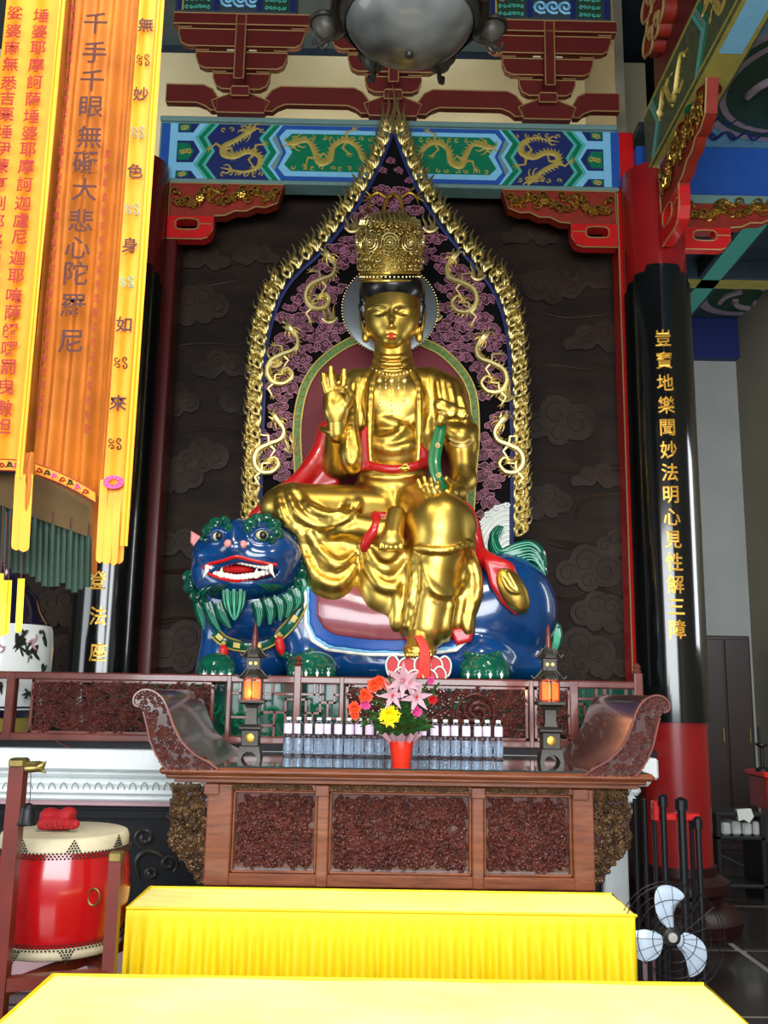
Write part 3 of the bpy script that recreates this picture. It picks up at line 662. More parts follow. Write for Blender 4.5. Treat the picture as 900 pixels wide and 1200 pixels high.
# ================================================================== CORNER BRACKETS
def corner_bracket(label, fn, sc, group=None):
    """fn(u,v,w): u from the post outwards 0..145, v down from the beam 0..72 (pixels)"""
    base = fn(0, 0, 0); t = thing('corner_bracket', label, 'bracket', base)
    up = [(0, 0), (145, 0), (137, 24), (122, 30), (110, 29), (98, 35), (84, 35), (72, 41), (58, 42), (58, 44), (0, 44)]
    lo = [(0, 44), (58, 44), (57, 60), (50, 70), (44, 72), (0, 72)]
    def pl(name, pts, m, w0, w1, par=t):
        b = MB(); p = np.array([fn(u, v, w1) for u, v in pts]); q = fn(0, 0, w0)-fn(0, 0, w1); b.plate(p, np.linalg.norm(q), q/np.linalg.norm(q)); return b.build(name, m, par)
    pl('carved_panel', up, 'redcarve', 0, 8)
    for pts in ([(0, 44), (58, 44), (58, 50), (36, 50), (36, 48), (14, 48), (14, 50), (0, 50)], [(0, 50), (12, 50), (12, 60), (0, 60)], [(38, 50), (58, 50), (57, 60), (38, 60)], [(0, 60), (57, 60), (52, 69), (44, 72), (0, 72)]):
        pl('lower_block', pts, 'redbright', 0, 10)
    b = MB()
    for ring in (up, lo): fcord(b, fn, ring, .007, 4, 1, w=9, closed=True)
    fcord(b, fn, [(14, 48), (36, 48), (40, 55), (36, 61), (14, 61), (10, 55)], .006, 4, 2, w=10.5, closed=True); fcord(b, fn, [(40, 54), (57, 54)], .005, 4, 1, w=10.5)
    b.build('edge_line', 'edge', t)
    b = MB(); rnd = random.Random(3)
    for k in range(26):
        u = 8+k*5.1; vm = 38 if u < 70 else 42-(u-70)*.24; v = 8+rnd.random()*(vm-16) if vm > 20 else 10
        fcord(b, fn, spiral(u, v, rnd.uniform(5, 8), 1.2, rnd.uniform(0, 6), rnd.choice((-1, 1))*1.1, 9), .011, 5, 1, w=9+rnd.random()*3, taper=[.4, 1, 1, 1.3])
        for _ in range(2):
            a = rnd.uniform(0, 6.3); fcord(b, fn, [(u, v), (u+5*math.cos(a), v+4*math.sin(a)), (u+9*math.cos(a+.5), min(max(v+7*math.sin(a+.5), 3), vm-2))], .010, 4, 3, w=10, taper=[.6, 1.2, .2])
    b.build('gilt_scrollwork', 'goldrel', t)
    b = MB()
    for u, v in ((40, 22), (92, 16)):
        b = MB()
        for q in range(7): a = q*.9; b.ell(fn(u+3.6*math.cos(a), v+3.6*math.sin(a), 12), .02, 7, 5)
        b.ell(fn(u, v, 13), .022, 7, 5)
        b.build('gilt_flower', 'goldrel', t)
    return t
scb = S(YBM)
xpl = Xat(197, YBM, 255); xpr = Xat(722, YBM, 255); zq = zbm-.02
corner_bracket('red corner bracket with gilt scrolls under the left end of the dragon beam', lambda u, v, w: np.array([xpl+u*scb, YBM+.1-w*.012, zq-v*scb*1.06]), scb)
corner_bracket('red corner bracket with gilt scrolls under the right end of the dragon beam', lambda u, v, w: np.array([xpr-u*scb, YBM+.1-w*.012, zq-v*scb*1.06]), scb)
xq3 = (Xat(751, 6.9, 840)+Xat(826, 6.9, 840))/2+.25; zq3 = Zat(236, 7.0, 800)
corner_bracket('red and gilt corner bracket right of the tall red column, under the plain blue beam', lambda u, v, w: np.array([xq3+u*scb, 7.0-w*.01, zq3-v*scb]), scb)
corner_bracket('foreshortened gilt corner bracket facing sideways, under the beam running towards the viewer', lambda u, v, w: np.array([XP0+.14-w*.009, 6.63-u*scb*1.15, zpb+.0-v*scb*1.5]), scb)
# ================================================================== BEAMS AT RIGHT
b1 = thing('blue_beam', 'plain strong blue beam with grey green lower edge, right of the red column', 'beam', (3.3, 7, zpb))
MB().bbox((Xat(770, 6.9), 6.92, Zat(228, 6.92, 850)), (XR, 7.2, zcp), .008).build('beam_body', 'blue', b1)
MB().bbox((Xat(770, 6.9), 6.9, Zat(238, 6.9, 850)), (XR, 7.22, Zat(228, 6.9, 850)), .008).build('lower_edge', 'greytrim', b1)
b2 = thing('painted_cross_beam', 'patterned green and gold beam running from the right column towards the viewer', 'beam', (XP0, 4.5, zpb))
zt2 = Zat(146, 6.9, 742)
MB().bbox((XP0, 1.8, zpb), (XP1, 6.78, zt2), .008).build('beam_body', 'beamolive', b2)
def cf2(u, v, w): return np.array([XP0-.001-w*.001, 6.78-u, zpb+(zt2-zpb)*v])
for k in range(5):
    y0 = .15+k*1.0
    for d, m in ((0, 'teal'), (.05, 'greytrim'), (.1, 'green')):
        p = [(y0+d, .04), (y0+d+.16, .5), (y0+d, .96), (y0+d+.04, .96), (y0+d+.2, .5), (y0+d+.04, .04)]
        MB().plate([cf2(u, v, 2) for u, v in p], .003, (1, 0, 0)).build('zigzag_band', m, b2)
    q = MB(); dragon(q, lambda u, v, w: cf2(u/100., v/100., w), [((y0+.3+i*.07)*100, 50+24*math.sin(i*1.1+k)) for i in range(9)], 3.2, .01, 4, flat=.25); q.build('painted_dragon', 'goldpaint', b2)
MB().box((XP0-.004, 1.8, zt2-.03), (XP0, 6.78, zt2)).box((XP0-.004, 1.8, zpb), (XP0, 6.78, zpb+.02)).build('edge_band', 'beamyel', b2)
MB().box((XP0+.02, 1.8, zpb-.004), (XP1-.02, 6.78, zpb)).build('underside_ground', 'beamyel', b2)
def uf(u, v, w=6): return np.array([XP0+.125+v*.1, 6.78-u, zpb-w*.001])
for k in range(4):
    y0 = -.55+k*2.0
    for s0 in (-1, 1):
        p = [(y0+.5*s0+.5*(1 if s0 > 0 else 1), 0)]
    q = [(max(y0, .02), -.75), (y0+.75, -.75), (y0+.95, -.4), (y0+.85, -.25), (y0+1.05, 0), (y0+.85, .25), (y0+.95, .4), (y0+.75, .75), (max(y0, .02), .75)]
    MB().plate([uf(u, v) for u, v in q], .002, (0, 0, 1)).build('underside_panel', 'ltblue', b2)
    for yy in (y0+1.22, y0+1.62):
        MB().lathe([(.085, zpb-.007), (.085, zpb-.004)], (XP0+.125, 6.78-yy, 0), 16).build('underside_heart', 'crimson', b2)
        MB().lathe([(.045, zpb-.009), (.045, zpb-.004)], (XP0+.125, 6.78-yy, 0), 16).build('underside_heart', 'pink', b2)
    MB().lathe([(.1, zpb-.008), (.1, zpb-.004)], (XP0+.125, 6.78-y0-1.42, 0), 18).build('underside_medallion', 'green', b2)
# upper board over that beam, with carved cloud brackets
ub = thing('upper_board', 'dark maroon board above the patterned cross beam at upper right', 'board', (XP0+.05, 4.5, zt2))
MB().box((XP0+.04, 1.8, zt2+.002), (XP0+.2, 6.6, 7.95)).build('board', 'maroon', ub)
for k, (yy, zz) in enumerate(((6.25, 6.55), (6.25, 6.85), (5.3, 6.6), (5.3, 6.9), (6.25, 7.15))):
    fnn = lambda u, v, w: np.array([XP0+.03-w*.01, yy-u*.0085, zz-v*.0085])
    b = MB(); o = cloud_outline(0, 0, 22, 1); b.plate([fnn(u, v, 8) for u, v in o], .1, (1, 0, 0)); b.build('carved_bracket', 'redcarve', ub)
    b = MB(); fcord(b, fnn, o, .012, 4, 1, w=9, closed=True)
    for lx in (-10, 8): fcord(b, fnn, spiral(lx, -2, 9, 2, 0, 1.2, 12), .012, 4, 1, w=9)
    b.build('bracket_outline', 'edge', ub)
# ================================================================== BRACKET SETS ABOVE THE BEAM
ZR = zt+.03
def zf(py): return Zat(py, 6.9, 457)
def bracket_set(cx, label):
    """stepped timber bracket; cx pixel of its centre, drawn in pixels"""
    X0 = Xat(cx, 6.9, 90); s = S(6.9); base = np.array([X0, 6.95, ZR]); t = thing('bracket_set', label, 'bracket set', base)
    k = 1.12
    def fn(u, v, w=0): return np.array([X0+u*s*1.02, 6.95-w*s, ZR+(137-v)*s*k])
    def pl(name, pts, m, w, d, par=t):
        b = MB(); b.plate([fn(u, v, w) for u, v in pts], d*s); o = b.build(name, m, par)
        b = MB(); fcord(b, fn, pts, .0055, 4, 1, w=w+.5, closed=True); b.build('edge_line', 'edge', o); return o
    pl('base_block', [(-30, 137), (-37, 122), (-22, 116), (-12, 112), (12, 112), (22, 116), (37, 122), (30, 137)], 'maroon', 6, 12)
    pl('bearing_block', [(-11, 120), (-12, 112), (-10, 108), (10, 108), (12, 112), (11, 120)], 'maroon', 14, 12)
    for i, (y0, y1, hw) in enumerate(((86, 108, 36), (63, 86, 58), (38, 62, 80))):
        w = 8+i*7
        b_ = [(-hw, y0+2), (hw, y0+2), (hw, y0+8), (hw-4, y1-4), (hw-12, y1), (-hw+12, y1), (-hw+4, y1-4), (-hw, y0+8)]
        a = pl('bracket_arm', b_, 'maroon', w, 9)
        for sx in (-1, 1):
            q = hw-8; pl('end_block', [(sx*q-9, y0-9), (sx*q+9, y0-9), (sx*q+8, y0+1), (sx*q-8, y0+1)], 'maroon', w+2, 12)
        for sx in (-1, 1):
            if i < 2: MB().plate([fn(u, v, w+1) for u, v in [(sx*14-5, y0-3), (sx*14+5, y0-3), (sx*14+5, y0+0), (sx*14-5, y0+0)]], .01).build('gap_light', 'cream', t)
    pl('cross_arm', [(-6, 108), (-6, 26), (6, 26), (6, 108)], 'maroon', 30, 30)
    pl('head_beam', [(-86, 24), (86, 24), (86, 38), (-86, 38)], 'maroon', 29, 14)
    return t
bracket_set(283, 'dark red stepped bracket set above the left part of the dragon beam')
bracket_set(461, 'dark red stepped bracket set above the middle of the dragon beam, behind the hanging lamp')
bracket_set(641, 'dark red stepped bracket set above the right part of the dragon beam')
def cloud_tie(x0, x1, label, half=0):
    s = S(6.97); X0 = Xat(x0, 6.97, 120); X1 = Xat(x1, 6.97, 120); base = np.array([(X0+X1)/2, 6.97, ZR]); t = thing('arched_tie', label, 'tie beam', base)
    def fn(u, v, w=0): return np.array([X0+(X1-X0)*u, 6.97-w*s, ZR+(137-v)*s*1.16])
    pts = [(0, 118), (.06, 108), (.14, 103), (.86, 103), (.94, 108), (1, 118), (1, 134), (.93, 134), (.88, 129), (.8, 125), (.2, 125), (.12, 129), (.07, 134), (0, 134)]
    if half == 1: pts = [(0, 103), (.72, 103), (.9, 108), (1, 118), (1, 134), (.88, 134), (.78, 129), (.6, 125), (0, 125)]
    if half == 2: pts = [(1-u, v) for u, v in [(0, 103), (.72, 103), (.9, 108), (1, 118), (1, 134), (.88, 134), (.78, 129), (.6, 125), (0, 125)]][::-1]
    b = MB(); b.plate([fn(u, v, 8) for u, v in pts], 10*s); b.build('tie', 'maroon', t)
    b = MB(); fcord(b, fn, pts, .0055, 4, 1, w=8.4, closed=True); b.build('edge_line', 'edge', t)
cloud_tie(312, 432, 'dark red arched tie above the beam, left of the flame tip')
cloud_tie(490, 611, 'dark red arched tie above the beam, right of the flame tip')
cloud_tie(196, 256, 'short dark red arched tie at the left end above the beam', 1)
cloud_tie(670, 724, 'short dark red arched tie at the right end above the beam', 2)
for x0, x1, nm in ((205, 348, 'dark painted frieze board with blue scrolls at top left'), (572, 716, 'dark painted frieze board with blue scrolls at top right')):
    X0, X1 = Xat(x0, 6.75, 10), Xat(x1, 6.75, 10); z0, z1 = Zat(25, 6.75), Zat(-40, 6.75); z0 = max(z0, ZR+112*S(6.9)*1.12+.01); t = thing('frieze_board', nm, 'frieze', ((X0+X1)/2, 6.8, z0))
    MB().bbox((X0, 6.75, z0), (X1, 6.88, z1), .01).build('board', 'ceildark', t)
    fn = lambda u, v, w: np.array([X0+(X1-X0)*u/140, 6.748-w*.002, z1-(z1-z0)*v/65])
    for u0, u1, m in ((3, 8, 'navy'), (8, 10, 'goldpaint'), (44, 50, 'navy'), (10, 40, 'medgreen'), (94, 100, 'navy'), (102, 130, 'medgreen'), (132, 138, 'navy')):
        MB().plate([fn(u, v, 1.5) for u, v in ((u0, 1), (u1, 1), (u1, 64), (u0, 64))], .003).build('painted_panel', m, t)
    b = MB()
    for cx in (60, 74, 88): fcord(b, fn, spiral(cx, 50, 9, 1.5, 1, 1.4, 14), .012, 4, 1, w=3)
    b.build('painted_scroll', 'ltblue', t)
    b = MB()
    for cx in list(range(14, 40, 5))+list(range(105, 130, 5)):
        for cy in (40, 50, 60): fcord(b, fn, spiral(cx, cy, 2.6, .6, cx, 1, 7), .006, 4, 1, w=3)
    tag(b.build('painted_scroll', 'teal', t), kind='stuff')
# ================================================================== POSTS AND COLUMNS
YP = 7.02
def post(xc, hw, label, m):
    t = thing('frame_post', label, 'post', (xc, YP+.1, 0)); zp0 = Zat(884, 5.35)+.001; MB().bbox((xc-hw, YP, zp0), (xc+hw, YP+.22, zt), .01).build('shaft', m, t)
    MB().box((xc-hw-.006, YP-.003, zp0), (xc-hw+.004, YP, zbm)).build('edge_line', 'edge', t)
    return t
xpR = Xat(752, YP, 700); post(xpR-.01, .075, 'narrow bright red frame post between the carved wall and the right column', 'redbright')
xpL = Xat(168, YP, 700); post(xpL, .085, 'narrow deep maroon frame post right of the hanging banners', 'maroonpost')
YC = 6.9
def column(xc, label, text, blabel, phi, sh, m='red'):
    R = .235
    t = thing('column', label, 'column', (xc, YC, 0))
    MB().lathe([(R, .42), (R, zpb+.05)], (xc, YC, 0), 40).build('shaft', m, t)
    MB().lathe([(R+.16, 0), (R+.18, .1), (R+.13, .17), (R+.05, .2), (R+.05, .24), (R+.1, .28), (R+.1, .34), (R+.02, .38), (R+.02, .44)], (xc, YC, 0), 40).build('base_ring', 'columnbase', t)
    z0, z1 = Zat(841, YC-R), Zat(303, YC-R); rb = R+.022
    a = thing('couplet_board', blabel, 'board', (xc, YC, z0))
    n = 36; a0, a1 = -PI/2-1.45+phi, -PI/2+1.45+phi; V = []
    b = MB()
    def nz(q): # shouldered top
        u = abs((q-(a0+a1)/2)/((a1-a0)/2)); return z1-(.16 if u > .86 else (.10 if u > .62 else (.05 if u > .35 else 0)))
    G = [[(xc+rr*math.cos(q), YC+rr*math.sin(q), z) for q, z in ((a0+(a1-a0)*k/n, (z0 if e == 0 else nz(a0+(a1-a0)*k/n))) for k in range(n+1))] for rr, e in ((R+.002, 0), (rb, 0), (rb, 1), (R+.002, 1))]
    b.grid(G); b.build('board', 'black', a, 30)
    for k, ch in enumerate(text):
        if ch == ' ': continue
        py, px_ = sh(k); z = Zat(py, YC-R, px_); X = Xat(px_, YC-R, py)
        q = math.asin(max(-.95, min(.95, (X-xc)/rb)))
        sz = .15; me = textmesh(ch, sz, .003, .002)
        me2 = me.copy(); me2.materials.clear(); me2.materials.append(MT['goldtext'])
        for v in me2.vertices:
            x, y, zz = v.co; qq = q+x*.82/rb; rr = rb+.004-y
            v.co = (rr*math.sin(qq)+xc-xc, -rr*math.cos(qq), zz*.93)
        obj('character', me2, a, (xc, YC, z))
    return t
xcR = (Xat(751, YC, 840)+Xat(826, YC, 840))/2
column(xcR, 'tall round red column right of the altar with a ringed dark base', '豈寶地樂聞妙法明心見性解三障', 'long black couplet board with gold characters wrapped on the right column', -.05, lambda k: (397+k*26.2, 776+k*1.3), 'red')
xcL = Xat(121, YC, 790)
column(xcL, 'dark column at left mostly hidden by the orange banners', '   登法座', 'black couplet board with gold characters below the orange banners at left', .0, lambda k: (680+(k-3)*42 if k >= 3 else 500+k*50, 116), 'maroonpost')
# ================================================================== THE SEATED FIGURE
Y0 = 6.35; s0 = S(Y0)
st = thing('seated_statue', 'large gilded seated figure with tall filigree crown, hand raised, riding the blue lion', 'statue', P(460, 690, Y0))
# ---- bare chest, neck, belly --------------------------------------------
c = SDF(Y0, (400, 400, 520, 615), (-60, 60), 1.1, 8)
c.ell(462, 478, 0, 44, 60, 34).ell(446, 470, 16, 22, 26, 20).ell(481, 470, 16, 22, 26, 20).ell(462, 530, 12, 38, 34, 28)
c.cap((460, 398, 4), (461, 436, 0), 22, 25, k=12)
for y, r in ((415, 22.3), (423, 24), (431, 26.5)): c.curve([(460-r*.95, y-1, 6, 1.6), (460-r*.5, y+3, 6+r*.82, 2), (460, y+4, 6+r*.93, 2), (460+r*.5, y+3, 6+r*.82, 2), (460+r*.95, y-1, 6, 1.6)], k=3)
def ridge(sd, pts, r, lift=0, k=4, sub=False, taper=(.4, 1, 1, .4)):
    k *= 2.2; r *= 1.15; lift = (lift+1.5) if sub else lift-1.6
    q = sd.on([tuple(p) for p in smoothpath(np.array(pts, float), 4)], lift); n = len(q)
    rr = r*np.interp(np.linspace(0, 1, n), np.linspace(0, 1, len(taper)), taper)
    return sd.chain([(a[0], a[1], a[2], b) for a, b in zip(q, rr)], k, sub)
ridge(c, [(430, 512), (452, 516), (470, 506), (490, 488)], 1.6); ridge(c, [(430, 500), (446, 494), (466, 498), (492, 512)], 1.4); ridge(c, [(434, 522), (460, 527), (492, 520)], 1.3)
c.build('torso', 'gold', st)
# ---- robe: shoulders, sleeves, lap and skirts ---------------------------
r = SDF(Y0, (300, 420, 625, 775), (-55, 150), 1.35, 9)
r.ell(462, 490, -14, 60, 68, 30).cap((420, 452, -8), (505, 452, -8), 22, 23)
r.cap((412, 460, -6), (397, 540, 8), 22, 20).cap((395, 545, 14), (394, 504, 50), 18, 12)          # raised arm
r.cap((522, 462, -6), (541, 520, 4), 25, 20).cap((541, 522, 6), (543, 562, 22), 17, 15).cap((543, 564, 24), (528, 582, 60), 14, 10)
r.box(462, 486, 34, 26, 62, 60, 6, k=3, sub=True)                                                 # open front
r.box(462, 440, 40, 22, 30, 50, 10, k=3, sub=True)
for sx, pts in ((-1, [(442, 432, 16, 4), (436, 450, 27, 4.5), (434, 480, 34, 4.5), (433, 515, 34, 4.5), (434, 545, 30, 4)]), (1, [(480, 432, 16, 4), (489, 450, 27, 4.5), (491, 480, 34, 4.5), (491, 515, 34, 4.5), (490, 545, 30, 4)])):
    r.curve(pts, k=4)
for pts in ([(428, 440), (424, 470), (424, 498)], [(416, 446), (413, 476), (412, 500)], [(500, 440), (503, 476), (505, 535)], [(511, 444), (515, 478), (513, 530)], [(524, 446), (530, 476), (524, 510)], [(538, 462), (545, 490), (540, 512)]):
    ridge(r, pts, 3.0, 0, 3, taper=(.3, 1, 1, .7))
for pts in ([(420, 444), (418, 474), (418, 500)], [(506, 442), (509, 478), (509, 532)], [(518, 446), (522, 478), (519, 515)]): ridge(r, pts, 2.2, 1, 2, True)
r.curve([(412, 470, 40, 5), (411, 500, 52, 8), (411, 530, 56, 12), (413, 546, 52, 10)], k=4)          # hanging sleeve end
r.curve([(410, 500, 62, 2), (407, 525, 66, 3), (412, 543, 66, 3), (418, 530, 66, 2.5), (415, 505, 60, 2)], k=2)
r.curve([(528, 505, 16, 10), (541, 511, 18, 12), (553, 503, 8, 8)], k=4)                               # right cuff
r.curve([(376, 502, 48, 3), (386, 506, 60, 3.4), (398, 507, 62, 3.4), (408, 501, 52, 3)], k=2)
r.ell(460, 575, 16, 46, 26, 30).ell(460, 558, 20, 40, 12, 30)                                        # waist
for y in (566, 578, 590): ridge(r, [(424, y-5), (445, y+2), (475, y+2), (494, y-4)], 3.2, 0, 3)
# left (picture) crossed leg
r.cap((440, 600, 30), (345, 594, 62), 30, 27, k=12).ell(336, 594, 66, 30, 24, 26).cap((340, 604, 84), (445, 622, 98), 17, 14, k=8)
for pts in ([(338, 578), (352, 606), (385, 618), (412, 602), (420, 588)], [(345, 572), (365, 598), (392, 606), (408, 590)], [(326, 582), (338, 614), (372, 630), (410, 620)]): ridge(r, pts, 3.2, 0, 3)
for pts in ([(334, 588), (346, 611), (378, 624), (414, 611)], [(350, 590), (372, 607), (398, 605)]): ridge(r, pts, 2, 1, 2, True)
# skirt under that leg: two big lobes
def sheet(pts, k=6):
    for q in pts: r.ell(*q, k=k)
r.slab([(338, 606), (352, 640), (364, 672), (368, 690), (380, 705), (394, 711), (407, 705), (412, 690), (422, 672), (424, 640), (440, 622), (400, 606)], 58, 92, 12, 8)
r.ell(388, 676, 82, 27, 36, 20, k=10)
for pts in ([(350, 622), (362, 650), (368, 684)], [(360, 620), (378, 650), (400, 662), (424, 640)], [(352, 640), (372, 676), (398, 684), (418, 660)]): ridge(r, pts, 3.4, 0, 3)
for pts in ([(356, 632), (372, 664), (398, 674), (420, 652)],): ridge(r, pts, 2.2, 1, 2, True)
r.slab([(420, 636), (424, 676), (422, 692), (432, 708), (446, 716), (452, 735), (462, 745), (476, 742), (482, 700), (480, 640), (450, 628)], 62, 98, 12, 8)
r.ell(446, 690, 84, 22, 34, 18, k=10)
for pts in ([(430, 642), (442, 662), (458, 666), (474, 648)], [(428, 660), (444, 684), (462, 688), (476, 668)], [(464, 690), (466, 715), (462, 738)]): ridge(r, pts, 3.2, 0, 3)
# right (picture) leg, knee up, shin down
r.cap((490, 590, 40), (515, 612, 96), 26, 33, k=12).ell(517, 615, 90, 39, 32, 25).ell(518, 640, 96, 35, 20, 22).cap((515, 630, 98), (500, 735, 98), 30, 24, k=10)
r.slab([(478, 640), (554, 636), (562, 680), (566, 700), (556, 726), (556, 742), (546, 750), (536, 744), (524, 752), (508, 744), (486, 748), (470, 745), (474, 690)], 56, 100, 14, 8)
r.curve([(487, 642, 120, 3), (505, 645, 127, 3), (530, 644, 127, 3), (552, 636, 112, 3)], k=3)
for pts in ([(486, 646), (484, 690), (474, 742)], [(492, 660), (506, 692), (530, 696), (548, 670)], [(550, 642), (560, 680), (554, 720)], [(530, 700), (524, 730), (524, 750)], [(552, 700), (548, 726), (548, 746)]): ridge(r, pts, 3.4, 0, 3)
for pts in ([(490, 668), (506, 700), (532, 704), (550, 680)], [(490, 650), (488, 690), (480, 738)], [(545, 646), (554, 686), (546, 730)]): ridge(r, pts, 2.2, 1, 2, True)
rob = r
r.build('robe', 'gold', st)
# ---- feet ---------------------------------------------------------------
f = SDF(Y0, (436, 594, 484, 650), (70, 140), .8, 5)
f.cap((464, 604, 92), (459, 630, 108), 11, 13).ell(458, 636, 112, 15, 8, 9)
for k, x in enumerate((447, 453, 459, 465, 471)): f.cap((x, 634, 114), (x-1, 642, 117), 3.4-.15*k, 3.2-.15*k, k=1.2)
f.build('foot', 'gold', st)
f = SDF(Y0, (468, 738, 520, 778), (70, 150), .8, 5)
f.cap((494, 735, 100), (492, 756, 112), 15, 14).ell(492, 762, 118, 18, 8, 14)
for k, x in enumerate((478, 484, 490, 497, 505)): f.cap((x, 762, 124), (x-.5, 768, 130), 3.5, 3.4, k=1.2)
f.build('foot', 'gold', st)
# ---- hands --------------------------------------------------------------
h = SDF(Y0, (366, 424, 420, 515), (35, 100), .62, 3.5)
h.ell(393, 471, 64, 14.5, 20, 7.5).ell(402, 476, 67, 7, 13, 7).ell(386, 478, 66, 6, 12, 6).cap((394, 484, 62), (395, 508, 56), 11, 11.5, k=8)
for pts in ([(383, 458, 64, 5), (380, 448, 66, 4.5), (379, 439, 67, 3.6)], [(389, 455, 64, 5.2), (388, 443, 66, 4.7), (387.5, 431, 68, 3.6)], [(396, 455, 64, 5.1), (396, 444, 70, 4.6), (397, 449, 79, 4)], [(402.5, 457, 64, 5), (403, 445, 66, 4.5), (403, 434, 68, 3.5)], [(406, 474, 68, 6), (411, 463, 74, 5), (406, 454, 80, 4)]): h.chain(pts, k=1.6)
h.build('raised_hand', 'gold', st)
h = SDF(Y0, (482, 552, 550, 600), (40, 125), .62, 3.5)
h.ell(521, 578, 84, 16, 9, 12).cap((522, 580, 84), (536, 578, 60), 9, 11, k=6)
for pts in ([(512, 582, 88, 4.2), (500, 580, 98, 3.8), (493, 571, 102, 3.0), (490, 563, 101, 2.6)], [(512, 580, 92, 4.2), (504, 578, 104, 3.8), (499, 568, 107, 3.0), (497, 560, 105, 2.6)], [(514, 580, 94, 4.2), (510, 578, 108, 3.7), (506, 569, 110, 3.1), (505, 561, 107, 2.6)], [(518, 579, 94, 4), (516, 578, 106, 3.5), (513, 571, 109, 3), (513, 565, 107, 2.5)], [(528, 574, 92, 5), (530, 566, 100, 4.2), (523, 561, 106, 3.2)]): h.chain(pts, k=1.6)
h.build('holding_hand', 'gold', st)
# ---- head ---------------------------------------------------------------
hd = SDF(Y0, (416, 318, 502, 420), (-35, 62), .7, 6)
hd.ell(460, 358, 6, 35, 40, 36).ell(458.8, 379, 11, 31, 31, 31, k=14).ell(458.6, 401, 24, 12, 9, 12, k=12)
hd.chain([(458.5, 360, 39, 1.9), (458.5, 374, 44, 2.4), (458.5, 382, 47.5, 3.4)], k=4).ell(454.6, 384, 42.5, 2.7, 2.3, 3.4, k=2).ell(462.4, 384, 42.5, 2.7, 2.3, 3.4, k=2)
hd.ell(445, 364, 41, 9, 3.4, 4, k=6, sub=True).ell(472, 364, 41, 9, 3.4, 4, k=6, sub=True)
hd.ell(445, 367.5, 31.5, 8.5, 4.4, 6, k=1.5).ell(472, 367.5, 31.5, 8.5, 4.4, 6, k=1.5)
hd.curve([(430, 363, 27, .7), (438, 359.5, 33, 1.0), (446, 359.5, 36.5, 1.0), (452, 364, 38, .9), (455, 372, 41, .8)], k=2).curve([(487, 363, 27, .7), (479, 359.5, 33, 1.0), (471, 359.5, 36.5, 1.0), (465, 364, 38, .9), (462, 372, 41, .8)], k=2)
hd.ell(458.5, 394, 41, 8, 4.5, 3, k=4)
for sx, x in ((-1, 427), (1, 493)):
    hd.curve([(x-sx*2, 360, 4, 3), (x+sx*2, 366, 4, 3.6), (x+sx*1.5, 378, 6, 3), (x-sx*1, 386, 7, 3.4), (x-sx*1.5, 398, 8, 4)], k=3); hd.cap((x, 368, 8), (x-sx, 390, 9), 2, 2, k=2, sub=True)
head = hd
hd.build('head', 'gold', st)
b = MB()
for sx in (-1, 1):
    cx = 458.5+sx*13.5
    dcord(b, Y0, hd.on([(cx-7, 368.4), (cx-3, 370.2), (cx+3, 370.2), (cx+7, 368.4)], .1), .55, 5, 4, taper=[.3, 1, 1, .3])
    dcord(b, Y0, hd.on([(cx-sx*7.5, 362.5), (cx-sx*4, 359.2), (cx+sx*4, 358.8), (cx+sx*12, 362)], .2), .55, 5, 4, taper=[.8, 1, .8, .2])
b.build('eye_line', 'hair', st)
b = MB(); b.ell(DW(Y0, (458.5, 392.4, hd.front(458.5, 392.4)-.8)), np.array([5.8, 2.6, 1.8])*s0, 14, 8); b.build('upper_lip', 'lips', st)
b = MB(); b.ell(DW(Y0, (458.5, 395.8, hd.front(458.5, 396)-.8)), np.array([4.8, 2.6, 2.1])*s0, 14, 8); b.build('lower_lip', 'lips', st)
b = MB(); b.ell(DW(Y0, (458.5, 354, hd.front(458.5, 354))), np.array([1.2, 1, 1.2])*s0, 8, 6); b.build('forehead_dot', 'lips', st)
# ---- hair ---------------------------------------------------------------
ha = SDF(Y0, (414, 308, 506, 402), (-40, 58), .9, 5)
ha.ell(459.5, 343, 4, 41, 30, 45).ell(459.5, 352, -6, 38, 42, 33)
ha.slab([(431, 347), (445, 345.5), (459.5, 345), (474, 345.5), (489, 347), (487, 420), (432, 420)], 8, 80, 3, 2, sub=True)
ha.chain([(427, 345, 10, 5.5), (425, 360, 8, 4.5), (427, 378, 6, 4), (430, 386, 4, 2)], k=4).chain([(492, 345, 10, 5.5), (494, 360, 8, 4.5), (492, 378, 6, 4), (489, 386, 4, 2)], k=4)
ha.build('hair', 'hair', st)
# ---- crown --------------------------------------------------------------
crown = None
cyc = 15
def cr(a, y, rad): # point on the crown drum: angle (0 = front), photo height y
    return DW(Y0, (457+rad*math.sin(a), y, cyc+rad*math.cos(a)))
b = MB(); prof = [(32, 331), (33, 328), (32.5, 325), (33.5, 321), (36, 300), (37, 282), (33, 262), (24, 252), (12, 248)]
G = [[cr(2*PI*k/40, y, rr-(1.8 if y < 320 else -.3)) for k in range(41)] for rr, y in prof]; b.grid(G); crown = b.build('crown', 'gold', st)
b = MB()
for y, rr, t in ((329, 35, 1.8), (320, 35.5, 1.3)): b.tube([cr(2*PI*k/48, y, rr) for k in range(49)], t*s0, 6)
b.build('crown_band', 'gold', crown)
b = MB(); rnd = random.Random(5)
def cspiral(a0, y0, r0, tr=.75, turns=1.2, hand=1, ph=0, lift=0):
    q = []
    for i in range(9):
        t = i/8; rr = r0*(1-.8*t); an = ph+hand*2*PI*turns*t; y = y0+rr*math.sin(an); k = np.interp(y, [250, 262, 280, 300, 328], [26, 34, 37, 36.5, 35]); q.append(cr(a0+rr*math.cos(an)/k, y, k+lift))
    b.tube(q, tr*s0, 4)
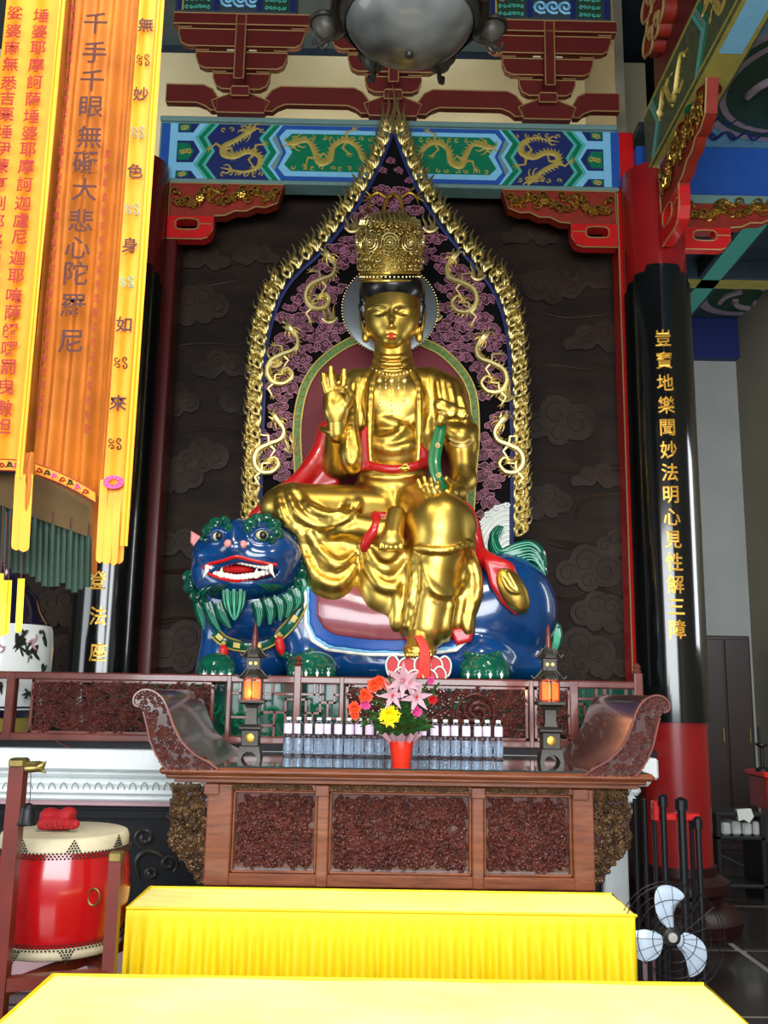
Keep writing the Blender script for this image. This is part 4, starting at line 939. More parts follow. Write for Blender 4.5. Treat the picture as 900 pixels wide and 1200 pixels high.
for row, y in enumerate((312, 304, 296, 288, 280, 272, 264)):
    for k in range(26):
        a = (k+.5*(row % 2))*2*PI/26
        if math.cos(a) < -.3: continue
        cspiral(a, y+rnd.uniform(-1, 1), 4.2, .8, 1.1, rnd.choice((-1, 1)), rnd.uniform(0, 6), rnd.uniform(.5, 2.5))
for k in range(44):
    a = k*2*PI/44
    if math.cos(a) > -.3: b.ell(cr(a, 324.5, 35.5), 1.5*s0, 6, 4); b.ell(cr(a+.07, 316.5, 36.5), 1.1*s0, 5, 4)
for a0 in (-1.25, -.62, 0, .62, 1.25):
    for rr in (9.5, 6.5): b.tube([cr(a0+rr*math.cos(q)/37, 284+rr*1.15*math.sin(q), 40) for q in np.linspace(0, 2*PI, 20)], .9*s0, 5)
    for q in range(8): b.ell(cr(a0+3.4*math.cos(q*.785)/37, 284+3.4*math.sin(q*.785), 40.5), 1.3*s0, 5, 4)
    b.ell(cr(a0, 284, 41), 1.8*s0, 6, 4)
for k in range(19):                                              # ragged flame-like upper rim
    a = (k-9)*.18; y1 = 252-6*math.cos(a*1.6)-3*(k % 2)
    b.tube([cr(a, 264, 36), cr(a+.05, 259, 34.5), cr(a-.05, y1+5, 31), cr(a+.03, y1+1, 29)], np.array([1.2, 2.0, 1.2, .4])*s0, 5)
    cspiral(a, 258, 3.6, .7, 1, 1, k)
tag(b.build('crown_filigree', 'goldlt', crown), kind='stuff')
# ---- necklace, sash, linings --------------------------------------------
b = MB(); dcord(b, Y0, c.on([(436, 430), (444, 438), (459, 441), (476, 438), (487, 430)], .8), .8, 5, 5)
for x, y0_, y1_ in ((445, 439, 472), (459, 441, 482), (474, 439, 470), (452, 441, 452), (467, 441, 452)):
    dcord(b, Y0, c.on([(x, y0_), (x, (y0_+y1_)/2), (x, y1_)], .8), .5, 5, 3)
    for y in np.arange(y0_+4, y1_+1, 5): q = c.on([(x, y)], 1)[0]; b.ell(DW(Y0, q), 1.1*s0, 6, 4)
    q = c.on([(x, y1_+2)], 1.2)[0]; b.ell(DW(Y0, q), np.array([1.6, 1.6, 3])*s0, 6, 5)
for x in range(437, 486, 4): q = c.on([(x, 431+8*(1-((x-461)/26)**2))], 1)[0]; b.ell(DW(Y0, q), 1.5*s0, 6, 4)
for x in (445, 459, 474): q = c.on([(x, 446)], 1.5)[0]; b.ell(DW(Y0, q), np.array([3.4, 1.5, 3])*s0, 8, 5)
b.build('necklace', 'goldlt', st)
sash = SDF(Y0, (412, 490, 508, 560), (5, 70), .9, 3)
sash.curve([(430, 545, 38, 4.5), (448, 549, 47, 4.5), (465, 550, 48, 4.5), (484, 547, 44, 4.5), (500, 540, 36, 4)], k=3)
sash.slab([(431, 498), (421, 508), (417, 552), (434, 552)], 30, 44, 4, 3).slab([(492, 520), (502, 530), (503, 548), (490, 550)], 26, 42, 4, 3)
sash.build('red_sash', 'redline', st)
b = MB(); b.ell(DW(Y0, (474, 549, 53)), np.array([6, 3, 3.6])*s0, 8, 6); b.tube([DW(Y0, (468, 549, 53)), DW(Y0, (476, 544, 53)), DW(Y0, (480, 550, 54))], 1.4*s0, 5); b.build('sash_knot', 'gold', st)
ln = SDF(Y0, (290, 480, 640, 775), (-50, 120), 1.5, 4)
ln.curve([(384, 500, 6, 9), (378, 530, 6, 12), (352, 562, 16, 9), (326, 580, 28, 7), (306, 600, 34, 6), (296, 606, 34, 3)], k=6)
ln.slab([(376, 500), (368, 528), (350, 556), (316, 578), (312, 590), (350, 584), (398, 570), (400, 520)], 0, 16, 6, 6)
ln.slab([(336, 606), (344, 640), (358, 680), (366, 700), (384, 716), (404, 712), (416, 700), (424, 706), (440, 722), (452, 744), (480, 756), (500, 748), (512, 758), (540, 750), (560, 742), (570, 700), (566, 640), (540, 600), (400, 600)], 44, 62, 6, 5)
ln.slab([(400, 684), (424, 684), (426, 706), (412, 716), (398, 714)], 70, 88, 3, 3).slab([(476, 736), (506, 738), (508, 752), (490, 760), (474, 750)], 84, 104, 3, 3).slab([(526, 738), (556, 734), (552, 752), (534, 757)], 84, 100, 3, 3)
ln.slab([(404, 636), (414, 640), (418, 676), (428, 694), (416, 700), (408, 704), (402, 690), (414, 670)], 60, 74, 3, 3)
ln.curve([(484, 590, 60, 4), (510, 583, 70, 4), (540, 590, 70, 4), (554, 606, 66, 4), (558, 640, 58, 4)], k=4)
ln.curve([(556, 610, 50, 5), (560, 645, 66, 7), (576, 660, 84, 8), (596, 668, 92, 7)], k=6)
ln.slab([(566, 655), (596, 660), (612, 680), (612, 704), (605, 722), (588, 708), (574, 686)], 86, 96, 4, 4)
ln.build('red_lining', 'redline', st)
fl = SDF(Y0, (576, 655, 626, 725), (80, 125), .9, 4)
fl.ell(601, 692, 98, 14, 27, 11, rot=-28)
fl.curve([(588, 676, 108, 1.5), (596, 690, 110, 2), (606, 694, 108, 1.5), (610, 686, 104, 1)], k=2).curve([(596, 672, 106, 2), (606, 690, 108, 2), (612, 704, 102, 1.5)], k=2)
fl.build('robe_tail', 'gold', st)
lo = MB()
for pts in ([(434, 596), (436, 606), (438, 616)], [(440, 610), (444, 626), (440, 640)]): pass
ft = SDF(Y0, (420, 596, 452, 650), (60, 130), .9, 3); ft.curve([(440, 604, 96, 5), (440, 618, 106, 6), (430, 634, 104, 5), (426, 644, 100, 3)], k=3); ft.build('red_fold', 'redline', st)
b = MB(); rr2 = random.Random(9)                                    # gilt armlet, robe borders
dcord(b, Y0, r.on([(527, 514), (535, 518), (545, 518), (553, 513)], 1.5), 1.6, 6, 4); dcord(b, Y0, r.on([(527, 519), (535, 523), (545, 523), (553, 518)], 1.2), 1.2, 6, 4)
b.build('armlet', 'goldlt', st)
# ---- red ribbon hanging by the foot
rb_ = MB()
for o in (-6, -3, 0, 3, 6): dcord(rb_, Y0, [(490+o*.5, 746, 128), (496+o*.6, 756, 134), (498+o*.7, 770, 136), (496+o, 792+abs(o), 134)], 2.2, 5, 4)
tag(rb_.build('hanging_ribbon', 'ribbon'), 'orange red ribbon tied at the statue foot, hanging behind the flowers', 'ribbon')
# ================================================================== SCEPTRE
sc_ = thing('ruyi_scepter', 'curved sceptre with green stem and gilt cloud-shaped head in the statue hand', 'sceptre', DW(Y0, (516, 566, 90)))
q = SDF(Y0, (500, 458, 562, 500), (60, 110), .8, 4)
q.ell(516, 475, 84, 8.5, 8.5, 6).ell(528, 483, 86, 10, 8.5, 7).ell(541, 485, 84, 8.5, 8, 6).ell(527, 477, 84, 9, 6, 5).cap((518, 480, 82), (516, 494, 82), 4, 6)
for x_, y_, r_ in ((515, 475, 5), (528, 483, 5.5), (541, 485, 5)): q.chain([(a, b_, 91 if x_ == 528 else 89, 1.1) for a, b_ in spiral(x_, y_, r_, 1, 0, 1.2, 9)], k=1)
q.build('scepter_head', 'gold', sc_)
b = MB(); dcord(b, Y0, [(519, 488, 74, ), (514, 512, 78), (509, 540, 84), (513, 562, 92), (520, 574, 98)], 7, 10, 6, taper=[.75, 1, 1.05, .9, .7], flat=.45); b.build('scepter_stem', 'emerald', sc_)
b = MB()
for x, y, d in ((513, 522, 84), (514, 557, 94)):
    for k in range(6): b.ell(DW(Y0, (x+2.4*math.cos(k*1.05), y+2.4*math.sin(k*1.05), d)), 1.3*s0, 6, 4)
    b.ell(DW(Y0, (x, y, d+1)), 1.2*s0, 6, 4)
b.build('stem_rosette', 'goldlt', sc_)
# ================================================================== THE LION
ln_ = thing('guardian_lion', 'glossy blue lion with green curly mane and bared teeth carrying the gilded figure', 'statue', P(440, 796, 6.2))
YL = 6.2; sl = S(YL)
l = SDF(YL, (212, 590, 665, 800), (-75, 125), 1.9, 16)
l.ell(560, 722, 0, 92, 66, 62).ell(585, 700, 5, 62, 52, 52).ell(450, 732, 4, 120, 60, 62).ell(500, 780, 5, 150, 30, 62).ell(380, 720, 10, 70, 66, 56)
l.ell(296, 706, 34, 62, 52, 50).ell(300, 772, 10, 44, 30, 40)
l.cap((258, 745, 40), (252, 790, 50), 20, 22).cap((352, 745, 40), (362, 790, 52), 22, 24).ell(560, 776, 50, 34, 26, 30)
l.D = np.maximum(l.D, (P(440, 797, YL)[2]-l.ax[2])[None, None, :]).astype(np.float32)
l.build('body', 'lionblue', ln_)
# head
h = SDF(YL, (215, 595, 365, 715), (20, 125), 1.25, 10)
h.ell(290, 654, 62, 62, 44, 42).ell(284, 676, 68, 56, 30, 38).ell(276, 643, 92, 18, 14, 20).ell(276, 636, 86, 11, 26, 20)
h.ell(256, 628, 94, 12, 10, 14, k=6).ell(306, 627, 94, 13, 10, 14, k=6).ell(250, 652, 88, 20, 9, 16).ell(304, 652, 88, 24, 9, 16).ell(280, 684, 92, 30, 9, 16)
h.slab([(240, 668), (256, 660), (277, 655), (300, 659), (322, 664), (316, 671), (298, 676), (276, 678), (254, 674)], 84, 180, 3, 3, sub=True)
h.ell(255, 628, 108, 7.5, 6, 5, k=1, sub=True).ell(307, 627, 106, 8, 6, 5, k=1, sub=True)
lh = h; hdl = h.build('head', 'lionblue', ln_)
def on(pts, lift=0, dflt=80): return lh.on(pts, lift, dflt)
b = MB()
mo = [(238, 666), (246, 661), (262, 657), (277, 652.5), (292, 656), (310, 660), (324, 662)]
dcord(b, YL, on(mo, 1.5), 2, 6, 4); dcord(b, YL, on([(242, 671), (256, 677), (277, 681), (300, 678), (318, 672)], 1.5), 1.8, 6, 4)
b.build('gum', 'redbright', hdl)
MB().plate(W3([(242, 667), (256, 661), (277, 656), (300, 660), (320, 665), (314, 670), (298, 674), (276, 676), (254, 672)], YL-82*sl), .02).build('mouth_cavity', 'maroonpost', hdl)
b = MB(); b.ell(DW(YL, (277, 668, 92)), np.array([20, 9, 5])*sl, 16, 8); b.build('tongue', 'redbright', hdl)
dm = 97
tt = MB().bbox((-2.2*sl, -1.8*sl, -3.2*sl), (2.2*sl, 1.8*sl, 3.2*sl), .005).mesh('tooth', MT['white'], 40)
for x in np.arange(247, 318, 4.7):
    if 236 < x < 322:
        for yy in (float(np.interp(x, [238, 246, 262, 277, 292, 310, 324], [667, 663, 660, 656, 659, 663, 665]))+1.2, float(np.interp(x, [242, 256, 277, 300, 318], [669, 674, 678, 675, 670]))-1):
            f_ = lh.front(x, 650 if yy < 667 else 686) or 95
            obj('tooth', tt, hdl, DW(YL, (x, yy, min(f_, 104)-4)))
for x, y, dx, dy in ((243, 663, -5, 14), (317, 662, 5, 15), (259, 676, 1, -11), (300, 677, 1, -11)):
    b = MB(); f_ = (lh.front(x, 655) or 90)+1; b.tube([DW(YL, (x, y, f_)), DW(YL, (x+dx*.2, y+dy*.5, f_+2)), DW(YL, (x+dx, y+dy, f_+1))], np.array([2.6, 2, .4])*sl, 7); b.build('fang', 'white', hdl)
for x, y in ((255.5, 628), (307, 627)):
    f_ = 101
    b = MB(); b.ell(DW(YL, (x, y, f_)), np.array([7.4, 5, 6])*sl, 14, 9); e = b.build('eyeball', 'eyeivory', hdl)
    b = MB(); b.ell(DW(YL, (x+1, y, f_+2.3)), np.array([4.9, 3.5, 4.6])*sl, 12, 8); b.build('pupil', 'hair', e)
    b = MB(); dcord(b, YL, [(x+8.5*math.cos(q), y+6.6*math.sin(q), f_+2) for q in np.linspace(0, 2*PI, 10)[:-1]], 1.3, 6, 3, closed=True); b.build('eyelid', 'liongreen', hdl)
for x, y in ((267, 637), (285, 638)):
    b = MB(); f_ = lh.front(x, y) or 110; b.ell(DW(YL, (x, y, f_-.5)), np.array([4.2, 2.5, 4.4])*sl, 12, 8); b.build('nostril', 'pink', hdl)
for pts in ([(224, 622), (223, 636), (231, 646), (239, 637), (236, 629)], [(344, 604), (346, 622), (338, 630), (330, 624), (333, 611)]):
    q = SDF(YL, (218, 598, 352, 652), (30, 75), 1.1, 4); q.slab(pts, 48, 58, 4.5); mx, my = np.mean(pts, 0); q.ell(mx, my, 60, 4, 7, 4, k=3, sub=True); q.build('ear', 'pink', hdl)
# curls: each one a coiled tuft
def curl(x, y, rad, d, hand=1, ph=0, m='liongreen', par=None):
    b = MB(); n = 20; q = []
    for i in range(n):
        t = i/(n-1); rr = rad*(1-t)*.78; a = ph+hand*2*PI*1.6*t; q.append((x+rr*math.cos(a), y+rr*math.sin(a), d+rad*.55*t))
    b.ell(DW(YL, (x, y, d-rad*.3)), np.array([rad*.95, rad*.7, rad*.95])*sl, 12, 7)
    b.tube(np.array([DW(YL, z) for z in q]), np.interp(np.linspace(0, 1, n), [0, .2, 1], [.16, .24, .2])*rad*sl, 6); return b.build('mane_curl', m, par or hdl)
for x, y, r_ in ((244, 622, 8), (252, 614, 8), (262, 612, 8), (268, 619, 6), (240, 631, 6), (293, 615, 8), (301, 610, 9), (312, 610, 9), (321, 616, 9), (325, 626, 8), (290, 622, 6), (318, 632, 6)):
    curl(x, y, r_, (lh.front(x, y) or 86)+1, 1 if x < 276 else -1, x)
ring = [(223, 688), (230, 698), (241, 704), (253, 706), (298, 704), (309, 702), (320, 700), (331, 697), (341, 693), (349, 684), (354, 672), (356, 660), (355, 648), (351, 637), (345, 629), (222, 676)]
for i, (x, y) in enumerate(ring): curl(x, y, 8.5, (lh.front(x, y) or 66)-1, 1 if i % 2 else -1, i)
def lock(pts, r_, d, par=ln_):
    b = MB(); dcord(b, YL, [(x, y, d-(y-pts[0][1])*.12) for x, y in pts], r_, 8, 4, taper=[.8, 1, .85, .12], flat=.6); o = b.build('mane_lock', 'liongreen', par)
    b = MB()
    for k in (-.5, 0, .5): dcord(b, YL, [(x+k*r_*(1-i/len(pts)), y, d+r_*.62-(y-pts[0][1])*.12) for i, (x, y) in enumerate(pts)], .5, 4, 3, taper=[.5, 1, .3])
    b.build('lock_line', 'liongreenlt', o)
for pts, r_ in (([(232, 702), (236, 720), (240, 738)], 7), ([(243, 706), (249, 724), (258, 740)], 7), ([(256, 706), (262, 722), (270, 736)], 7), ([(300, 704), (304, 718), (303, 734)], 7), ([(312, 702), (317, 716), (316, 732)], 7), ([(323, 700), (329, 712), (328, 728)], 7), ([(334, 696), (340, 708), (336, 724)], 7), ([(345, 690), (350, 704), (344, 716)], 7), ([(353, 678), (357, 692), (352, 706)], 6)):
    lock(pts, r_, (l.front(pts[0][0], pts[0][1]+8) or 70)+5)
for k in range(7): lock([(262+k*4, 690), (264+k*3.4, 708), (270+k*1.6, 722+5*math.cos((k-3)*.6))], 2.9, 100+3*(k % 2), hdl)
for k in range(5):
    b = MB(); x = 235+k*5; dcord(b, YL, on([(x+14, 684), (x+4, 690), (x-4, 698)], 1), 1.6, 5, 4, taper=[.3, 1, .5]); b.build('whisker', 'liongreen', hdl)
    b = MB(); x = 306+k*5; dcord(b, YL, on([(x-6, 684), (x+4, 688), (x+10, 694)], 1), 1.6, 5, 4, taper=[.3, 1, .5]); b.build('whisker', 'liongreen', hdl)
# collar
cp_ = [(252, 742), (264, 752), (282, 757), (302, 757), (322, 748), (338, 734), (350, 716), (356, 700)]
q = l.on([tuple(p) for p in smoothpath(np.array(cp_, float), 4)], 1, 70)
b = MB(); b.tube([DW(YL, p) for p in q], 6.5*sl, 8, flat=.35, up=(0, 1, 0)); col_ = b.build('collar', 'liongreen', ln_)
b = MB(); T = np.gradient(np.array(q)[:, :2], axis=0); T /= np.linalg.norm(T, axis=1)[:, None]
for sg in (-1, 1): b.tube([DW(YL, (p[0]-sg*t[1]*6, p[1]+sg*t[0]*6, p[2]+2)) for p, t in zip(q, T)], 1.1*sl, 6)
b.build('collar_edge', 'goldpaint', col_)
for i in range(2, len(q)-2, 5):
    p, t = q[i], T[i]; o = [(p[0]+a*t[0]-bb*t[1], p[1]+a*t[1]+bb*t[0]) for a, bb in ((-4, -3), (4, -3), (4, 3), (-4, 3))]
    MB().plate(W3(o, YL-(p[2]+4)*sl), .006).build('collar_plaque', 'goldpaint', col_)
for x, y, sx in ((262, 758, 0), (327, 748, 4)):
    f_ = (l.front(x, y) or 70)+6
    b = MB(); b.tube([DW(YL, (x, y-3, f_)), DW(YL, (x, y+2, f_+1)), DW(YL, (x+sx*.5, y+12, f_)), DW(YL, (x+sx, y+20, f_))], np.array([1.5, 5, 5.5, 1.5])*sl, 9); b.build('tassel', 'redbright', col_)
    b = MB(); b.ell(DW(YL, (x, y-4, f_)), 3*sl, 8, 6); b.build('bell', 'goldpaint', col_)
# paws and claws
for x, y, w in ((254, 784, 21), (365, 782, 28), (568, 784, 28)):
    q = SDF(YL, (x-40, 752, x+40, 800), (20, 125), 1.3, 6); q.ell(x, y, 74, w, 18, 26)
    for k in range(4): q.ell(x-w*.7+k*w*.47, y+7, 96, w*.3, 10, 10, k=3)
    z = P(x, 797, YL)[2]; q.D = np.maximum(q.D, (z-q.ax[2])[None, None, :]).astype(np.float32)
    o = q.build('paw', 'liongreen', ln_)
    for k in range(4):
        b = MB(); b.tube([DW(YL, (x-w*.7+k*w*.47, y+6, 104)), DW(YL, (x-w*.7+k*w*.47, y+11, 108))], np.array([2.4, .6])*sl, 6); b.build('claw', 'white', o)
for k in range(8): curl(330+k*5, 772-abs(k-3)*2, 5, (l.front(330+k*5, 770) or 60)+6, 1, k, par=ln_)
for k in range(7): curl(548+k*6, 772-abs(k-3)*1.5, 5, (l.front(548+k*6, 770) or 60)+6, 1, k, par=ln_)
# saddle cloth: white edge, blue band, rose field, each layer lying on the flank
for nm, m, t, o in (('saddle_border', 'white', 3.5, [(355, 660), (356, 732), (364, 752), (382, 763), (430, 769), (485, 770), (535, 764), (553, 748), (556, 720), (556, 660)]),
                    ('saddle_band', 'blue', 5, [(361, 660), (362, 730), (370, 747), (386, 757), (430, 763), (485, 764), (530, 758), (547, 745), (550, 720), (550, 660)]),
                    ('saddle_field', 'rosecloth', 6.5, [(370, 660), (371, 722), (380, 738), (394, 745), (432, 750), (480, 751), (520, 747), (534, 738), (540, 716), (540, 660)])):
    obj(nm, l.shell(t, o, 66, 2).mesh(nm, MT[m], wloc(ln_)), ln_)
obj('saddle_band_light', l.shell(4.3, [(358, 660), (359, 731), (367, 749), (384, 760), (430, 766), (485, 767), (532, 761), (550, 747), (553, 720), (553, 660)], 66, 2).mesh('saddle_band', MT['ltblue'], wloc(ln_)), ln_).name = 'saddle_band.001'
# tail: flowing green locks
def taill(pts, r_, m='liongreen'):
    b = MB(); dcord(b, YL, pts, r_, 9, 6, taper=[.5, 1, 1, .9, .25]); o = b.build('tail_lock', m, ln_)
    b = MB()
    for k in (-.45, 0, .45): dcord(b, YL, [(x+k*r_*.4, y+k*r_, d+r_*.92) for x, y, d in pts], .6, 4, 4, taper=[.2, 1, 1, .2])
    b.build('lock_line', 'liongreenlt', o)
for o, r_ in ((0, 8), (7, 7), (-7, 6)):
    taill([(586+o*.4, 618, -6), (578, 636+o, 2), (586, 652+o*.6, 10), (606, 648+o, 14), (624, 646+o, 14), (636, 660+o, 14), (634+o*.8, 682-abs(o), 12)], r_)
for k in range(3): taill([(640+k*4, 728, 0), (648+k*3, 738, 2), (650+k*2, 752, 2), (646, 764+k*3, 0)], 5)
# ================================================================== FLAMING AUREOLE
YM = 6.82; sm_ = S(YM)
ma = thing('flame_aureole', 'tall pointed aureole with gilt flame border, mauve clouds and gold dragons behind the figure', 'aureole', P(455, 690, YM))
LB = [(461, 152), (452, 178), (440, 205), (423, 235), (408, 257), (390, 280), (371, 301), (354, 316), (339, 333), (327, 354), (316, 388), (311, 422), (309, 472), (307, 520), (306, 560), (305, 600), (304, 640)]
RB = [(461, 152), (470, 178), (481, 205), (495, 233), (508, 253), (521, 271), (538, 292), (554, 310), (567, 325), (577, 340), (589, 368), (596, 406), (599, 464), (600, 520), (600, 560), (600, 600), (600, 640)]
Ls = smoothpath(np.array(LB, float), 4); Rs = smoothpath(np.array(RB, float), 4)
outline = list(map(tuple, Ls[::-1]))+list(map(tuple, Rs[1:]))
b = MB(); b.plate(W3(outline, YM), .06); b.build('back_panel', 'dark', ma)
b = MB()
for q in (Ls, Rs): b.tube(W3(q, YM, .02), 2.6*sm_, 6, flat=.7)
b.build('blue_rim', 'navy', ma)
# inner arch
LA = [(462, 392), (440, 392), (412, 400), (390, 413), (372, 429), (360, 447), (353, 467), (349, 490), (348, 515), (350, 560), (352, 640)]
RA = [(462, 392), (480, 394), (500, 403), (516, 411), (530, 423), (542, 437), (551, 453), (556, 475), (557, 515), (553, 565), (549, 640)]
La = smoothpath(np.array(LA, float), 4); Ra = smoothpath(np.array(RA, float), 4); arch = list(map(tuple, La[::-1]))+list(map(tuple, Ra[1:]))
b = MB(); b.plate(W3(arch, YM, .03), .03); b.build('crimson_panel', 'crimson', ma)
def band(path, w, Y, d, th=.02):
    p = np.array(path, float); t = np.gradient(p, axis=0); t /= np.linalg.norm(t, axis=1)[:, None]; n = np.stack([t[:, 1], -t[:, 0]], 1)
    a = W3(p+n*w/2, Y, d); c_ = W3(p-n*w/2, Y, d); b = MB(); b.grid(np.stack([a+[0, th, 0], a, c_, c_+[0, th, 0]], 0)); return b, p, n
b, p, n = band(arch, 7.5, YM, .045); gb = b.build('floral_band', 'greenband', ma)
b = MB()
for sg in (-1, 1): b.tube(W3(p+n*sg*4.4, YM, .046), 1.2*sm_, 5)
b.build('band_edge', 'goldpaint', gb)
b = MB()
for i in range(2, len(p)-2, 2): b.tube([P(*(p[i]+n[i]*2), YM-.048), P(*((p[i]+p[i+1])/2), YM-.052), P(*(p[i]-n[i]*2), YM-.048)], np.array([.4, 1.1, .4])*sm_, 4)
tag(b.build('band_leaf', 'goldpaint', gb), kind='stuff')
# halo disc
hc = P(457, 362, YM-.09); R_ = 58*sm_; hl = thing('head_halo', 'round silver grey halo disc with beaded rim behind the head', 'halo', hc)
MB().lathe([(R_, hc[1]+.012), (R_, hc[1]), (R_*.96, hc[1]-.006), (R_*.5, hc[1]+.004), (.01, hc[1]+.008)], (hc[0], 0, hc[2]), 64, 'y', cap=True).build('disc', 'silver', hl, 40)
b = MB()
for k in range(96): a = 2*PI*k/96; b.ell((hc[0]+R_*1.015*math.cos(a), hc[1]-.004, hc[2]+R_*1.015*math.sin(a)), .0062, 6, 4)
tag(b.build('beaded_rim', 'goldlt', hl), kind='stuff')
# ---- flames --------------------------------------------------------------
def flame_mesh(kind, s):
    b = MB(); T = [[([(0, 0), (-2, 6), (-8, 12), (-7, 20), (-10, 27)], 3.0), ([(1, 0), (3, 8), (-1, 16), (2, 24), (0, 34)], 3.3), ([(2, 1), (7, 7), (10, 14), (8, 21), (11, 28)], 2.6), ([(-3, 5), (-4, 12), (-3, 18)], 1.5)],
                   [([(0, 0), (-5, 7), (-3, 15), (-8, 22), (-6, 31)], 3.2), ([(2, 0), (4, 9), (8, 16), (5, 25), (9, 33)], 3.0), ([(0, 4), (0, 14), (2, 20), (0, 27)], 2.0), ([(5, 6), (11, 12), (12, 19)], 1.6)],
                   [([(0, 0), (4, 7), (0, 14), (3, 21), (-1, 29)], 3.4), ([(-2, 1), (-7, 6), (-6, 14), (-10, 20)], 2.6), ([(3, 2), (8, 9), (6, 17), (10, 24)], 2.6), ([(-3, 10), (-3, 17), (-6, 25)], 1.6)]][kind]
    for pts, r_ in T:
        p = smoothpath([(x*s, -.012-.010*math.sin(i*1.2), y*s) for i, (x, y) in enumerate(pts)], 4); m = len(p)
        b.tube(p, r_*s*np.interp(np.linspace(0, 1, m), [0, .25, .7, 1], [.8, 1.05, .75, .15]), 6)
    b.ell((0, -.012, 2*s), np.array([3.2, 2.8, 3.2])*s, 9, 6)
    return b.mesh('flame', MT['goldlt'], 60)
fm = [flame_mesh(k, sm_) for k in range(3)]
def place_flames(path, side):
    p = np.array(path); L = np.concatenate([[0], np.cumsum(np.linalg.norm(np.diff(p, axis=0), axis=1))]); s_ = 6.0; i = 0
    while s_ < L[-1]-8:
        x = np.interp(s_, L, p[:, 0]); y = np.interp(s_, L, p[:, 1]); x2 = np.interp(s_+4, L, p[:, 0]); y2 = np.interp(s_+4, L, p[:, 1])
        tx, ty = x2-x, y2-y; n_ = math.hypot(tx, ty); tx /= n_; ty /= n_
        ox, oy = (ty*-1 if side < 0 else ty, tx if side < 0 else -tx)       # outward
        if side < 0 and ox > 0: ox, oy = -ox, -oy
        if side > 0 and ox < 0: ox, oy = -ox, -oy
        f = min(1, s_/260); up = 1.0; dx, dy = ox*(.55-.1*f)+(-tx)*(.75+.25*f), oy*(.55-.1*f)+(-ty)*(.75+.25*f)
        ang = math.atan2(.42*ox*(.6+.4*f), 1.0); low = y > 420
        sc = 1.0 if y < 330 else .92
        if i % 2 == 0 or True:
            o = obj('flame', fm[0 if i % 2 else 2], ma, P(x+ox*(3.5 if not low else 5), y+oy*3.5, YM-.005-.006*(i % 2)))
            o.rotation_euler = (0, ang, 0); o.scale = (.86*sc*(-side), 1, sc*1.02)
            if y > 330:
                o = obj('flame', fm[(i+1) % 3], ma, P(x+ox*13, y+oy*12-3, YM-.002)); o.rotation_euler = (0, ang-.12*side, 0); o.scale = (.6*(-side), 1, .8)
        s_ += 15 if y < 330 else 13.6; i += 1
place_flames(Ls, -1); place_flames(Rs, 1)
b = MB()
for pts, r_ in (([(461, 156), (460, 140), (463, 122), (460, 98)], 3.4), ([(461, 152), (453, 140), (456, 124), (454, 108)], 2.6), ([(462, 152), (469, 140), (466, 124), (468, 108)], 2.6), ([(458, 156), (448, 146), (449, 132), (448, 119)], 2.4), ([(464, 156), (474, 146), (473, 132), (475, 120)], 2.4),
                ([(455, 164), (446, 156), (445, 142)], 2.2), ([(467, 164), (477, 156), (478, 142)], 2.2)): cord(b, pts, YM-.03, r_, 6, 5, taper=[.9, 1, .6, .06])
b.build('tip_flame', 'goldlt', ma)
# ---- clouds filling the pierced panel ------------------------------------
def cloud_mesh(kind):
    L = [((-.9, .1, .42), (-.35, -.25, .48), (.3, -.3, .5), (.95, .05, .4), (.2, .3, .36), (-.4, .35, .36)), ((-.6, 0, .55), (.15, -.3, .55), (.8, .15, .4), (.05, .4, .36)), ((-1.1, .25, .28), (-.45, -.05, .45), (.25, -.25, .45), (1.1, .15, .26), (.5, .25, .36))][kind]
    o = cloud_outline(0, 0, 10, 1, L, 26); f = lambda u, v, w=0: np.array([u*sm_, -w*sm_, -v*sm_])
    b = MB(); b.plate([f(u, v, 2.5) for u, v in o], .02, (0, 1, 0)); body = b.mesh('cloud', MT['cloudred'], 20)
    b = MB(); fcord(b, f, o, .52*sm_, 5, 1, w=2.8, closed=True)
    for lx, ly, lr in L:
        if lr > .38: fcord(b, f, spiral(lx*9, ly*9, lr*6.4, 1.0, 1.5+lx, 1.15*(1 if lx < 0 else -1), 10), .55*sm_, 4, 1, w=3)
    for k in range(2): a = 2.2+k*2.4; fcord(b, f, [(11*math.cos(a), 6*math.sin(a)), (15*math.cos(a), 8*math.sin(a)+1), (19*math.cos(a), 7*math.sin(a))], .6*sm_, 4, 3, w=1.8)
    return body, b.mesh('cloud_outline', MT['mauve'], 60)
cm = [cloud_mesh(k) for k in range(3)]
def inpoly(pt, poly):
    x, y = pt; r_ = False
    for i in range(len(poly)):
        (x0, y0), (x1, y1) = poly[i], poly[i-1]
        if (y0 > y) != (y1 > y) and x < (x1-x0)*(y-y0)/(y1-y0)+x0: r_ = not r_
    return r_
rr_ = random.Random(4); n_cl = 0
for j, y in enumerate(np.arange(178, 640, 11.5)):
    for i, x in enumerate(np.arange(306+(j % 2)*9, 606, 18)):
        xx, yy = x+rr_.uniform(-3, 3), y+rr_.uniform(-2, 2)
        if not all(inpoly((xx+a, yy+c_), outline) for a, c_ in ((-8, -4), (8, -4), (-8, 5), (8, 5))) and y > 215: continue
        if y <= 215 and not all(inpoly((xx+a, yy), outline) for a in (-4, 4)): continue
        if any(inpoly((xx+a, yy+c_), arch) for a, c_ in ((-7, 0), (7, 0), (0, 7))) or math.hypot(xx-457, yy-362) < 64 or (426 < xx < 490 and yy > 262): continue
        if rr_.random() < .1 or n_cl > 290: continue
        bm_, om = cm[rr_.randrange(3)]; o = obj('cloud', bm_, ma, P(xx, yy, YM-.004-.006*rr_.random())); k = rr_.uniform(.75, 1.05) if y > 215 else .5
        o.scale = (k*rr_.choice((-1, 1)), 1, k*rr_.choice((1, 1, -1))); o.rotation_euler = (0, rr_.uniform(-.3, .3), 0); obj('cloud_outline', om, o); n_cl += 1
